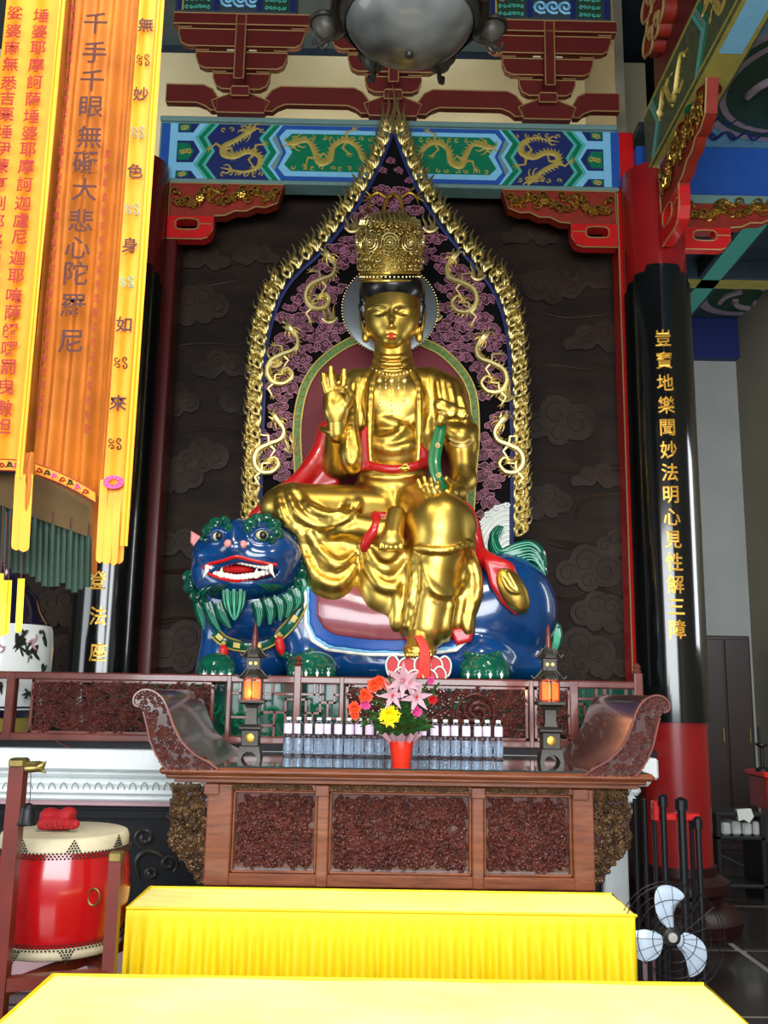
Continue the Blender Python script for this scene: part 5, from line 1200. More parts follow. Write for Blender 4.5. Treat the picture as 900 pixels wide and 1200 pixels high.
# ---- dragons and small flame trios --------------------------------------
fM = lambda u, v, w=0: P(u, v, YM-.03-w*.006)
def sdr(name, pts, r_):
    b = MB(); dragon(b, fM, pts, r_, sm_, 3, 1.0, legs=(.3, .6), k=7); o = b.build(name, 'goldlt', ma); return o
D1 = [(352, 352), (366, 360), (378, 352), (376, 338), (362, 330), (354, 342)]
def loop(x0, y0, sx=1, s=1.0): # head at top, S body, coil at the bottom
    P_ = [(0, 0), (8, 12), (4, 24), (-10, 30), (-24, 38), (-28, 52), (-20, 64), (-6, 64), (2, 54), (-4, 46), (-12, 50)]
    return [(x0+sx*a*s, y0+b_*s) for a, b_ in P_]
for x0, y0, sx, s_ in ((385, 300, 1, .95), (341, 386, 1, .98), (325, 492, 1, .95), (531, 302, -1, .98), (566, 396, -1, .98), (587, 494, -1, .92)): sdr('gold_dragon', loop(x0, y0, sx, s_), 3.9)
def trio(x, y, s=1.0):
    b = MB()
    for dx in (-8, 0, 8): fcord(b, fM, [(x+dx*.6*s, y+8*s), (x+(dx+(2 if dx <= 0 else -2))*s, y), (x+(dx-2)*s, y-8*s), (x+dx*s, y-16*s)], 2*sm_, 6, 4, w=2, taper=[1, 1, .6, .1])
    fcord(b, fM, [(x-9*s, y+6*s), (x-3*s, y+11*s), (x+5*s, y+10*s), (x+10*s, y+5*s)], 2.4*sm_, 6, 4, w=2); b.build('flame_motif', 'goldlt', ma)
for x, y in ((413, 262), (504, 262), (386, 368), (509, 366), (560, 318), (322, 420), (592, 460), (342, 520)): trio(x, y, .85)
b = MB(); fcord(b, fM, [(461+11*math.cos(a), 246+18*math.sin(a)) for a in np.linspace(0, 2*PI, 13)[:-1]], 2.6*sm_, 7, 4, w=5, closed=True); b.build('gold_ring', 'goldrel', ma)
b = MB(); fcord(b, fM, [(452, 262), (436, 258), (430, 246), (440, 238)], 3*sm_, 6, 4, w=4, taper=[1, 1, .7, .3]); fcord(b, fM, [(470, 262), (484, 268), (498, 276)], 3*sm_, 6, 4, w=4, taper=[1, 1, .5])
for sx in (-1, 1):
    fcord(b, fM, [(461+sx*8, 232), (461+sx*18, 226), (461+sx*26, 230), (461+sx*30, 240)], 2.4*sm_, 6, 4, w=4, taper=[1, .8, .3]); fcord(b, fM, [(461+sx*16, 228), (461+sx*24, 220)], 1.8*sm_, 5, 1, w=4)
    for k in range(3): fcord(b, fM, [(461+sx*26, 230), (461+sx*(32+k*2), 224+k*6)], 1*sm_, 4, 1, w=4)
b.build('gold_scroll', 'goldrel', ma)
# ---- silver wave fans at the foot ----------------------------------------
for cx, sx in ((583, 1), (322, -1)):
    b = MB(); o = [(cx+sx*14, 655), (cx-sx*30, 655)]+[(cx+sx*14-sx*46*math.cos(a), 655-66*math.sin(a)) for a in np.linspace(.12, PI/2, 12)]
    b.plate(W3(o, YM, .05), .03); wv = b.build('wave_fan', 'wave', ma)
    b = MB()
    for rr in np.arange(8, 46, 4.2): cord(b, [(cx+sx*14-sx*rr*math.cos(a), 655-rr*1.4*math.sin(a)) for a in np.linspace(.05, PI/2, 9)], YM-.055, .9, 5, 2)
    for k in range(6): a = .2+k*.26; cord(b, spiral(cx+sx*14-sx*47*math.cos(a), 655-64*math.sin(a), 4, 1, 0, 1, 8), YM-.06, 1.2, 5, 1)
    b.build('wave_line', 'porcelain', wv)
# ================================================================== MARBLE PLATFORM, PLINTH, RAILING
YPF = 5.35
def pz(py, Y=YPF): return Zat(py, Y)
pl = thing('marble_platform', 'white marble altar platform with stepped mouldings behind the offering table', 'platform', (0, 6.2, 0))
PX0 = XL+1.2
def layer(name, py0, py1, pxr, m, dy=0.0, bev=.012):
    x1 = Xat(pxr, YPF+dy, (py0+py1)/2); MB().bbox((PX0, YPF+dy, pz(py1)), (x1, 7.3, pz(py0)), bev).build(name, m, pl)
layer('top_slab', 884, 909, 772, 'marble', 0)
layer('upper_moulding', 909, 918, 764, 'marble', .04, .02)
layer('lotus_course', 918, 930, 752, 'marble', .07, .02)
layer('fillet', 930, 938, 746, 'marble', .05, .01)
layer('lower_slab', 938, 946, 740, 'marble', .07)
layer('pink_fillet', 946, 952, 742, 'marblepink', .09, .003)
b = MB()
for k in range(60):
    px = -20+k*13.5
    if px > 745: break
    b.tube(smoothpath([P(px, 930, YPF+.066), P(px-4, 924, YPF+.05), P(px, 917, YPF+.045), P(px+4, 924, YPF+.05), P(px, 930, YPF+.066)], 3), .0035, 4)
tag(b.build('lotus_petal_line', 'wallgrey', pl), kind='stuff')
zd = pz(952); xe = Xat(742, YPF, 1000)
MB().bbox((PX0, YPF+.16, .28), (xe-.14, 7.3, zd), .01).build('dado', 'darkstone', pl)
MB().bbox((xe-.14, YPF+.1, .28), (xe, 7.3, zd), .01).build('corner_pier', 'marble', pl)
MB().bbox((PX0, YPF-.02, 0), (xe+.1, 7.3, .28), .02).build('foot_course', 'marblepink', pl)
MB().box((PX0, YPF+.13, zd-.07), (xe-.15, YPF+.16, zd-.03)).box((PX0, YPF+.13, .3), (xe-.15, YPF+.16, .36)).build('dado_frame', 'darkstone', pl)
b = MB()
for x0 in (172, 110, 40):
    for pts in ([(x0-8, 1032), (x0-12, 1010), (x0, 998), (x0+18, 1004), (x0+22, 1018)],): cord(b, pts, YPF+.155, 3.5, 6, 5, taper=[.3, 1, 1, .3])
    for cx, cy, r_, h_ in ((x0-2, 982, 13, 1), (x0+26, 1012, 11, -1), (x0+6, 1024, 8, 1)): cord(b, spiral(cx, cy, r_, 2, 2 if h_ > 0 else 1, 1.3*h_, 16), YPF+.155, 3, 6, 1, taper=[.5, 1, 1.2])
b.build('dado_scroll', 'bronze', pl)
# plinth under the lion
zl = float(P(440, 797, YL)[2]); zt_ = pz(884); xpa, xpb = Xat(128, 5.75, 830), Xat(742, 5.75, 830)
pn = thing('lion_plinth', 'dark green rock plinth with painted waves under the blue lion', 'plinth', ((xpa+xpb)/2, 6.4, zt_))
MB().bbox((xpa, 5.72, zt_), (xpb, 7.25, zl), .03).build('block', 'liongreen', pn)
b = MB()
for k in range(34):
    px = 140+k*18; cord(b, spiral(px, 838+10*math.sin(k*1.9), 11, 2, k, 1.2*(-1)**k, 14), 5.71, 2.4, 6, 1); cord(b, [(px-9, 866), (px, 856+4*math.sin(k)), (px+9, 866)], 5.71, 2, 5, 3)
b.build('wave_relief', 'liongreenlt' if False else 'green', pn)
MB().box((Xat(-60, 5.6), 5.46, zt_), (xpb+.05, 5.7, pz(875, 5.46))).build('base_course', 'darkstone', pn)
# railing
YR = 5.46; sr = S(YR)
ra = thing('altar_railing', 'reddish wooden altar railing with fretwork and carved dragon panels', 'railing', (0, YR, pz(875, YR)))
zr0, zr1, zr2, zr3 = (Zat(v, YR) for v in (874, 865, 803, 794))
X = lambda px, py=835: Xat(px, YR, py)
MB().bbox((X(-60), YR-.03, zr2), (X(752), YR+.03, zr3), .008).build('top_rail', 'railwood', ra)
MB().bbox((X(-60), YR-.03, zr0), (X(752), YR+.03, zr1), .008).build('bottom_rail', 'railwood', ra)
for px, w, top in ((12, 5, 0), (348, 4.5, 12), (672, 5, 0), (268, 3, 0), (400, 3, 0), (622, 3, 0), (748, 5, 10)):
    b = MB(); zt3 = zr3+top*sr
    b.bbox((X(px)-w*sr, YR-.034, zr0), (X(px)+w*sr, YR+.034, zt3), .006)
    if top: b.lathe([(.02, zt3), (.026, zt3+.01), (.018, zt3+.02), (.024, zt3+.034), (.012, zt3+.05), (.002, zt3+.055)], (X(px), YR, 0), 10)
    b.build('railing_post', 'railwood', ra)
def carved(parent, name, fn, w, h, seed, m, sc, dens=1.0, dg=True, r_=.9, motif=None):
    """openwork or relief carving filling w x h units: scroll clouds, beads and dragons"""
    rn = random.Random(seed); b = MB(); n = int(w*h/26*dens)
    for _ in range(n):
        u, v = rn.uniform(3, w-3), rn.uniform(3, h-3); R0 = rn.uniform(2.2, 4.6)
        fcord(b, fn, [(min(max(x, .5), w-.5), min(max(y, .5), h-.5)) for x, y in spiral(u, v, R0, .6, rn.uniform(0, 6), rn.choice((-1, 1))*rn.uniform(.9, 1.4), 9)], r_*sc*rn.uniform(.7, 1.2), 4, 1, w=rn.uniform(.5, 3), taper=[.5, 1, 1.2])
        if rn.random() < .5:
            a = rn.uniform(0, 6); fcord(b, fn, [(u, v), (min(max(u+5*math.cos(a), 1), w-1), min(max(v+4*math.sin(a), 1), h-1)), (min(max(u+9*math.cos(a+.6), 1), w-1), min(max(v+7*math.sin(a+.6), 1), h-1))], r_*1.1*sc, 4, 3, w=rn.uniform(1, 3.5), taper=[.6, 1.2, .2])
        if rn.random() < .35: b.ell(fn(u, v, 3), rn.uniform(1, 1.9)*sc, 6, 4)
    if dg:
        for k in range(max(1, int(w/75))):
            cx = w*(k+.5)/max(1, int(w/75)); ph = rn.uniform(0, 6)
            pts = [(cx+(i-5)*w*.07/max(1, int(w/75))*1.3, h*.5+h*.26*math.sin(ph+i*.95)) for i in range(11)]
            dragon(b, fn, pts, 2.4, sc, 4)
    if motif: motif(b)
    return b.build(name, m, parent)
def rail_panel(px0, px1, seed, motif=None, dens=1.5):
    x0, x1 = X(px0), X(px1); W_ = (x1-x0)/sr; H_ = (zr2-zr1)/sr
    fn = lambda u, v, w=0: np.array([x0+u*sr, YR-.004-w*.006, zr2-v*sr])
    b = MB()
    for a in ((0, 0, 3, H_), (W_-3, 0, W_, H_), (0, 0, W_, 2.5), (0, H_-2.5, W_, H_)):
        p0, p1 = fn(a[0], a[3]), fn(a[2], a[1]); b.box((p0[0], YR-.02, p0[2]), (p1[0], YR+.02, p1[2]))
    f_ = b.build('panel_frame', 'railwood', ra)
    b = MB()
    for k in range(5): fcord(b, fn, [(4, H_*(.1+.2*k)), (W_*.3, H_*(.15+.3*k)), (W_*.6, H_*(.3+.25*k)), (W_-4, H_*(.2+.3*k))], 1.3*sr, 5, 6, w=0)
    b.build('carved_branch', 'wooddark', f_)
    tag(carved(f_, 'carved_openwork', fn, W_, H_, seed, 'woodcarve', sr, dens*1.3, dg=False, motif=motif), kind='stuff')
rail_panel(36, 250, 11)

def sw(b):
    x0, x1 = X(405), X(618); W_ = (x1-x0)/sr; H_ = (zr2-zr1)/sr; cu = (X(557)-x0)/sr
    fn = lambda u, v, w=0: np.array([x0+u*sr, YR-.004-w*.006, zr2-v*sr])
    fcord(b, fn, [(cu+21*math.cos(a), H_*.5+21*math.sin(a)) for a in np.linspace(0, 2*PI, 17)[:-1]], 1.6*sr, 6, 2, w=6, closed=True)
    for k in range(3): fcord(b, fn, spiral(cu, H_*.5, 3, 17, k*2.09, .7, 10), 2.1*sr, 6, 1, w=6, taper=[1.2, 1, .4])
rail_panel(405, 618, 12, sw, 1.3); rail_panel(626, 668, 15, dens=1)
def fret(px0, px1, kind):
    x0, x1 = X(px0), X(px1); z0, z1 = zr1, zr2; b = MB(); t = 1.5*sr; w = x1-x0; h = z1-z0
    segs = [((.12, .0), (.12, .35)), ((.12, .35), (.5, .35)), ((.5, .0), (.5, .55)), ((.5, .55), (.88, .55)), ((.88, 1), (.88, .3)), ((.88, .3), (1, .3)), ((0, .65), (.3, .65)), ((.3, .35), (.3, 1)), ((.3, .8), (.7, .8)), ((.7, .55), (.7, 1)), ((.0, .2), (.12, .2)), ((.66, .0), (.66, .2)), ((.5, .2), (1, .2))]
    if kind: segs = [((1-a, c_), (1-d, e)) for (a, c_), (d, e) in segs]
    for (a, c_), (d, e) in segs:
        xa, xb = sorted((x0+a*w, x0+d*w)); za, zb_ = sorted((z1-c_*h, z1-e*h)); b.bbox((xa-t, YR-.012, za-t), (xb+t, YR+.012, zb_+t), .002)
    b.build('fretwork', 'railwood', ra)
fret(272, 343, 0); fret(353, 397, 1); fret(677, 742, 1); fret(16, 33, 0) if False else None
# ================================================================== OFFERING TABLE
YT = 4.3; stt = S(YT); ztab = Zat(902, YT, 470)
ot = thing('offering_table', 'brown rosewood offering table with upturned scroll ends and three carved panels', 'table', (Xat(470, YT, 900), 4.8, 0))
def T(px, py=950, Y=YT): return Xat(px, Y, py)
def tz(py, Y=YT): return Zat(py, Y, 470)
YTB = 5.28
MB().bbox((T(186, 905), YT, tz(912)), (T(768, 905), YTB, ztab-.004), .012).build('table_top', 'woodh', ot)
MB().bbox((T(192, 915), YT+.02, tz(917)), (T(760, 915), YTB-.02, tz(911)), .008).build('top_moulding', 'woodh', ot)
MB().bbox((T(201, 918), YT+.05, tz(922)), (T(752, 918), YTB-.04, tz(916)), .004).build('lower_moulding', 'woodh', ot)
MB().bbox((T(196, 900), YT+.012, ztab-.004), (T(758, 900), YTB, ztab+.004), .002).build('glass_sheet', 'glasstop', ot)
zg = ztab+.004
yb = YT+.1; zb0, zb1 = tz(1041, yb), tz(921, yb)
MB().box((T(244), yb+.05, zb0+.02), (T(694), YTB-.1, zb1)).build('carcass', 'wooddark', ot)
MB().bbox((T(240, 1035, yb), yb-.01, zb0), (T(697, 1035, yb), yb+.05, tz(1026, yb)), .006).build('bottom_rail', 'woodh', ot)
MB().bbox((T(240, 930, yb), yb-.0, tz(929, yb)), (T(697, 930, yb), yb+.05, zb1), .003).build('top_rail', 'woodh', ot)
for a, c_ in ((241, 271), (371, 385), (553, 567), (671, 696)):
    MB().bbox((T(a, 980, yb), yb-.016, zb0), (T(c_, 980, yb), yb+.05, zb1), .006).build('upright', 'wood', ot)
    MB().bbox((T(a-1, 925, yb), yb-.03, tz(934, yb)), (T(min(c_, a+16)+1, 925, yb), yb, tz(921, yb)), .004).build('upright_cap', 'wood', ot)
for a, c_ in ((243, 268), (673, 694)):
    for yy in (yb+.02, YTB-.2): MB().bbox((T(a, 1000, yb), yy, 0), (T(c_, 1000, yb), yy+.09, zb0), .01).build('leg', 'wood', ot)
MB().bbox((T(240, 1035, yb), yb, .06), (T(697, 1035, yb), YTB-.1, .12), .01).build('foot_rail', 'wood', ot)
for k, (a, c_) in enumerate(((271, 371), (385, 553), (567, 671))):
    x0, x1 = T(a, 980, yb), T(c_, 980, yb); z0, z1 = tz(1026, yb), tz(929, yb); s = stt
    b = MB()
    for lo, hi in (((x0, z0), (x0+3*s, z1)), ((x1-3*s, z0), (x1, z1)), ((x0, z0), (x1, z0+3*s)), ((x0, z1-3*s), (x1, z1))): b.bbox((lo[0], yb+.005, lo[1]), (hi[0], yb+.05, hi[1]), .004)
    b.build('panel_bead', 'wood', ot)
    W_ = (x1-x0)/s-8; H_ = (z1-z0)/s-8; fn = lambda u, v, w=0: np.array([x0+(u+4)*s, yb+.036-w*.0075, z1-(v+4)*s])
    pn_ = MB().box((x0, yb+.036, z0), (x1, yb+.05, z1)).build('carved_panel', 'woodcarve', ot)
    tag(carved(pn_, 'carved_relief', fn, W_, H_, 30+k, 'woodcarve', s, 2.0, dg=False, r_=1.1), kind='stuff')
# gilt frieze strips under the top
for a, c_ in ((264, 368), (386, 551), (569, 668), (200, 238), (698, 735)):
    x0, x1 = T(a, 925, yb), T(c_, 925, yb); z1 = tz(920, yb); s = stt; W_ = (x1-x0)/s
    fn = lambda u, v, w=0: np.array([x0+u*s, yb-.006-w*.004, z1-v*s]); b = MB(); u = 3
    while u < W_-3:
        fcord(b, fn, spiral(u, 4, 3.2, .8, u, 1.1*(1 if int(u) % 2 else -1), 9), .8*s, 4, 1, w=1); fcord(b, fn, [(u-3, 6), (u, 3), (u+3, 7)], .8*s, 4, 3, w=1); u += 5
    b.build('gilt_frieze', 'woodbrass', ot)
# carved gilt wings
for sx in (0, 1):
    o = [(201, 922), (240, 922), (240, 1038), (232, 1034), (222, 1018), (212, 1006), (203, 996), (198, 982), (200, 966), (198, 950), (202, 936)]
    if sx: o = [(937-x, y) for x, y in o]
    b = MB(); b.plate(W3(o, yb+.02), .03); w_ = b.build('wing', 'wooddark', ot); rn = random.Random(50+sx); b = MB()
    for _ in range(330):
        x, y = rn.uniform(198, 240), rn.uniform(924, 1036)
        if sx: x = 937-x
        if not inpoly((x, y), o): continue
        cord(b, spiral(x, y, rn.uniform(2.5, 5), .8, rn.uniform(0, 6), rn.choice((-1, 1))*1.1, 8), yb+.018-rn.uniform(0, .03), 1.2, 4, 1, taper=[.6, 1, 1.2])
        if rn.random() < .4: b.ell(P(x, y, yb-.01), rn.uniform(1.2, 2.2)*stt, 6, 4)
    tag(b.build('gilt_carving', 'woodbrass', w_), kind='stuff')
# upturned ends
for sx in (0, 1):
    inner = [(256, 902), (244, 893), (228, 884), (212, 868), (203, 850), (197, 832), (190, 818), (180, 810), (170, 808), (162, 811), (157, 817), (157, 825), (163, 828)]
    outer = [(168, 834), (172, 850), (176, 868), (184, 886), (192, 898), (197, 903)]
    f = (lambda p: [(941-x, y+7) for x, y in p]) if sx else (lambda p: p)
    prof = smoothpath(np.array(inner+outer, float), 3); prof = np.array(f([tuple(q) for q in prof]))
    w0 = W3(prof, YT+.005); b = MB(); b.plate(w0, YTB-YT-.02); h_ = b.build('scroll_end', 'wooddark', ot)
    b = MB(); fr = W3(f([tuple(q) for q in smoothpath(np.array(inner, float), 3)]), YT); b.tube(fr, .006, 5); b.tube(W3(f([tuple(q) for q in smoothpath(np.array(outer, float), 3)]), YT), .006, 5); b.build('scroll_edge', 'railwood', h_)
    pts = prof.mean(0); b = MB(); rn = random.Random(3)
    for _ in range(460):
        x, y = rn.uniform(158, 256), rn.uniform(810, 902)
        if not inpoly((x, y), inner+outer): continue
        cord(b, f([(x+a, y+c_) for a, c_ in spiral(0, 0, rn.uniform(2, 4.4), .6, rn.uniform(0, 6), rn.choice((-1, 1))*1.1, 8)]), YT+.002, .85, 4, 1)
    tag(b.build('carved_scrollwork', 'woodcarve', h_), kind='stuff')
# ================================================================== BOTTLES
def Yfor(py, z, px=455):
    lo, hi = 1.0, 9.0
    for _ in range(50):
        m = (lo+hi)/2
        if Zat(py, m, px) > z: lo = m
        else: hi = m
    return (lo+hi)/2
YBt = Yfor(887.5, zg); hb = Zat(842, YBt)-zg
bt = thing('water_bottle', 'leftmost small clear water bottle in the row on the table', 'bottle', P(337, 888, YBt), 'row of water bottles on the offering table')
loc = np.array([Xat(337, YBt, 888), YBt, zg]); bt.location = [float(v) for v in loc]
rb = 5.6*S(YBt); k = hb
pr = [(rb*.8, 0), (rb, .03*k), (rb, .1*k), (rb*.93, .13*k), (rb, .16*k), (rb*.93, .22*k), (rb, .25*k), (rb*.93, .31*k), (rb, .34*k), (rb*.93, .4*k), (rb, .44*k), (rb, .5*k), (rb*.86, .53*k), (rb*.98, .57*k), (rb*.98, .8*k), (rb*.75, .87*k), (rb*.36, .92*k), (rb*.36, .95*k)]
MB().lathe(pr, loc, 14).build('bottle_body', 'pet', bt, 60)
MB().lathe([(rb*.5, .93*k), (rb*.52, .94*k), (rb*.52, .995*k), (rb*.46, 1.0*k)], loc, 12).build('bottle_cap', 'cap', bt)
MB().lathe([(rb*1.0, .58*k), (rb*1.01, .6*k), (rb*1.01, .8*k), (rb*.9, .84*k)], loc, 10, cap=False, ang=PI*.62, a0=-PI*.85).build('bottle_label', 'water', bt)
MB().lathe([(rb*.8, .06*k), (rb*.86, .1*k), (rb*.86, .4*k), (rb*.8, .46*k)], loc, 10).build('water', 'bottleblue', bt)
xs = [349, 361, 373, 384, 396, 408.5, 420.5, 432.5, 444.5, 457, 484.5, 497, 509.5, 521.5, 534, 546.5, 559, 571.5, 584]
nth = ['second', 'third', 'fourth', 'fifth', 'sixth', 'seventh', 'eighth', 'ninth', 'tenth', 'eleventh']
for i, px in enumerate(xs):
    lb = f'{nth[i]} clear water bottle from the left end of the row' if i < 9 else (f'clear water bottle standing just behind the flowerpot, on its left' if i == 9 else (f'clear water bottle just right of the flowerpot' if i == 10 else ('rightmost clear water bottle in the row on the table' if i == 18 else f'{nth[17-i]} clear water bottle from the right end of the row')))
    copytree(bt, (Xat(px, YBt, 888), YBt+.012*math.sin(i*2.3), zg), lb).rotation_euler = (0, 0, (i*37 % 11-5)*.09)
# ================================================================== PAGODA LAMPS
def pagoda(px, pyb, pyt, label):
    Yp = Yfor(pyb, zg, px); s = S(Yp)*(pyb-pyt)/150.0; x = Xat(px, Yp, pyb); t = thing('pagoda_lamp', label, 'lamp', (x, Yp, zg))
    def z(v): return zg+v*s
    def sq(name, segs, m, n=4, a0=PI/4, par=t):
        b = MB(); b.lathe([(r_*s*1.414/(1 if n == 4 else 1.2), z(h)) for r_, h in segs], (x, Yp, 0), n, a0=a0); return b.build(name, m, par, 20)
    b = MB(); b.plate([(x+u*s, Yp-12*s, z(v)) for u, v in ((-13, 0), (-9, 0), (-7, 5), (-3, 8), (3, 8), (7, 5), (9, 0), (13, 0), (11, 14), (-11, 14))], 24*s); b.build('foot', 'bronze', t)
    MB().bbox((x-10*s, Yp-10*s, z(14)), (x+10*s, Yp+10*s, z(32)), .004).build('pedestal_box', 'bronze', t)
    b = MB(); b.lathe([(4*s, Yp-10.8*s), (5.4*s, Yp-10.2*s)], (x, 0, z(23)), 10, 'y'); b.build('box_rosette', 'goldrel', t)
    sq('moulding', [(11, 32), (12, 33), (12, 35), (8, 38)], 'bronze'); sq('shaft', [(7, 38), (6, 44), (6, 56), (8, 60)], 'bronze')
    sq('lantern_floor', [(10, 60), (15, 62), (15, 65), (11, 66)], 'bronze')
    for k in range(6):
        a = k*PI/3+PI/6; b = MB(); b.lathe([(1.1*s, z(65)), (1.1*s, z(88))], (x+11.5*s*math.cos(a), Yp+11.5*s*math.sin(a), 0), 6); b.build('lantern_post', 'bronze', t)
        a2 = a+PI/6; c_ = np.array([x+9.6*s*math.cos(a2), Yp+9.6*s*math.sin(a2), 0]); tx = np.array([-math.sin(a2), math.cos(a2), 0]); b = MB()
        b.add([c_+tx*4.2*s+[0, 0, z(67)], c_-tx*4.2*s+[0, 0, z(67)], c_-tx*4.2*s+[0, 0, z(86)], c_+tx*4.2*s+[0, 0, z(86)]], [(0, 1, 2, 3)]); b.build('glowing_pane', 'lampglow', t)
    b = MB(); b.lathe([(.5*s, z(68)), (3.4*s, z(72)), (3.6*s, z(79)), (.5*s, z(85))], (x, Yp, 0), 8); b.build('flame_bulb', 'lampcore', t)
    def roof(h, r_, nm):
        b = MB(); b.lathe([(r_*.7*s, z(h)), (r_*s, z(h+1)), (r_*.95*s, z(h+3)), (r_*.62*s, z(h+7)), (r_*.42*s, z(h+12))], (x, Yp, 0), 6); o = b.build(nm, 'bronze', t)
        b = MB()
        for k in range(6): a = k*PI/3; b.tube(smoothpath([(x+q*r_*s*math.cos(a), Yp+q*r_*s*math.sin(a), z(h+v)) for q, v in ((.45, 12), (.8, 5), (1.0, 2.5), (1.16, 5.5))], 3), 1.2*s, 5)
        b.build('eave_rib', 'bronze', o)
    roof(88, 17, 'lantern_roof')
    sq('upper_tier', [(7.5, 99), (7.5, 113)], 'bronze')
    for u in (-3, 3): b = MB(); b.lathe([(1.8*s, Yp-7.9*s), (2*s, Yp-7.4*s)], (x+u*s, 0, z(106)), 8, 'y'); b.build('small_window', 'ledgreen', t)
    roof(112, 14, 'upper_roof')
    b = MB(); b.lathe([(4.6*s, z(123)), (3.4*s, z(126)), (4*s, z(129)), (3*s, z(133)), (3.4*s, z(136)), (2.4*s, z(140)), (2*s, z(146)), (.3*s, z(151))], (x, Yp, 0), 10); b.build('spire', 'standred', t)
    return t
pagoda(293, 889, 738, 'bronze pagoda lamp with a bright glowing window on the left of the table')
pagoda(645, 893, 738, 'bronze pagoda lamp with a red window on the right of the table')
for px in (293, 645):
    l_ = bpy.data.lights.new('lamp_flame', 'POINT'); l_.energy = 1.2; l_.color = (1, .35, .12); l_.shadow_soft_size = .02; q = bpy.data.objects.new('lamp_flame', l_); COL.objects.link(q); q.location = [float(v) for v in P(px, 812, Yfor(890, zg, px))]
# ================================================================== FLOWERPOT
YF = Yfor(894, zg, 470); sf = S(YF); fx = Xat(470, YF, 894)
fp = thing('potted_flowers', 'bouquet of lilies, carnations and one yellow chrysanthemum in an orange red pot', 'flowers', (fx, YF, zg))
def fpx(x, y, d=0): return P(x, y, YF-d*sf)
zpot = Zat(868, YF)
MB().lathe([(10.5*sf, zg), (11*sf, zg+.004), (14*sf, zpot-.01), (15.2*sf, zpot-.008), (15.2*sf, zpot), (13.5*sf, zpot), (12.5*sf, zpot-.012)], (fx, YF, 0), 28, cap=True).build('pot', 'pot', fp)
b = MB(); G = []
for i in range(4):
    G.append([(fx+(13+i*3.2+2*math.sin(k*1.7))*sf*math.cos(k*2*PI/40), YF+(13+i*3.2+2*math.sin(k*1.7))*sf*math.sin(k*2*PI/40), zpot-.006+(i*3+2.4*math.cos(k*2.1))*sf) for k in range(41)])
b.grid(G); b.build('paper_wrap', 'flpale', fp)
rn = random.Random(21); b = MB()
def leaf(mb, p, dirv, L, w, bend=.3):
    d = np.array(dirv, float); d /= np.linalg.norm(d); side = np.cross(d, [0, 1, 0.2]); side /= np.linalg.norm(side)+1e-9; V = []
    for t in (0, .3, .65, 1):
        c_ = np.array(p)+d*L*t+np.array([0, -.2, -1])*bend*L*t*t; ww = w*math.sin(PI*(.12+.85*t)) if t < 1 else 0
        V += [c_-side*ww, c_+side*ww]
    mb.add(V, [(0, 1, 3, 2), (2, 3, 5, 4), (4, 5, 7, 6)])
for _ in range(420):
    a = rn.uniform(0, 2*PI); el = rn.uniform(.25, 1.45); R1 = rn.uniform(14, 46); x = R1*math.cos(el)*math.cos(a)*.85; y = R1*math.cos(el)*math.sin(a)*.5; z = 4+R1*math.sin(el)
    leaf(b, (fx+x*sf*.7, YF+y*sf*.7, zpot+z*sf*.8), (x, y, z*.8), rn.uniform(9, 17)*sf, rn.uniform(1.4, 3)*sf, rn.uniform(.1, .6))
for x, y in ((424, 832), (415, 840), (440, 805), (500, 818), (515, 800), (503, 795), (432, 815), (442, 790), (485, 790), (470, 786), (455, 792), (478, 800), (510, 812)):
    b.tube(smoothpath([fpx(470, 865), fpx((470+x)/2+3, (865+y)/2-8, 4), fpx(x, y, 4)], 5), 1*sf, 4)
    for _ in range(7): t = rn.uniform(.3, .9); leaf(b, fpx(470+(x-470)*t, 865+(y-865)*t, 4), (x-470+rn.uniform(-40, 40), rn.uniform(-30, 0), 865-y+rn.uniform(-30, 30)), rn.uniform(8, 13)*sf, 2*sf)
tag(b.build('foliage', 'leafg', fp), kind='stuff')
def bloom(x, y, R, m, n=14, layers=3, name='carnation', ragged=.2):
    c_ = fpx(x, y, 10); b = MB()
    for L in range(layers):
        for k in range(n):
            a = 2*PI*(k+.5*L)/n; tilt = .25+L*.42; d = np.array([math.cos(a)*math.cos(tilt), -math.sin(tilt), math.sin(a)*math.cos(tilt)]); ln = R*sf*(1-.16*L)*rn.uniform(1-ragged, 1+ragged)
            sd = np.cross(d, [0, 1, 0]); sd /= np.linalg.norm(sd)+1e-9; w = ln*.9*PI/n*1.6; b.add([c_, c_+d*ln*.6-sd*w, c_+d*ln, c_+d*ln*.6+sd*w], [(0, 1, 2, 3)])
    b.ell(c_+np.array([0, -R*.1*sf, 0]), R*.28*sf, 8, 5); return b.build(name, m, fp)
bloom(457, 839, 13.5, 'flyellow', 30, 3, 'chrysanthemum', .12)
for x, y, R, m in ((439, 803, 9, 'florange'), (445, 798, 7, 'florange'), (428, 816, 9, 'florange'), (415, 830, 8, 'florange'), (416, 838, 6, 'florange'), (428, 825, 7, 'flpink'), (488, 834, 7, 'flpink'), (507, 820, 6, 'flred'), (505, 798, 5, 'flpink'), (452, 803, 5, 'florange')): bloom(x, y, R, m)
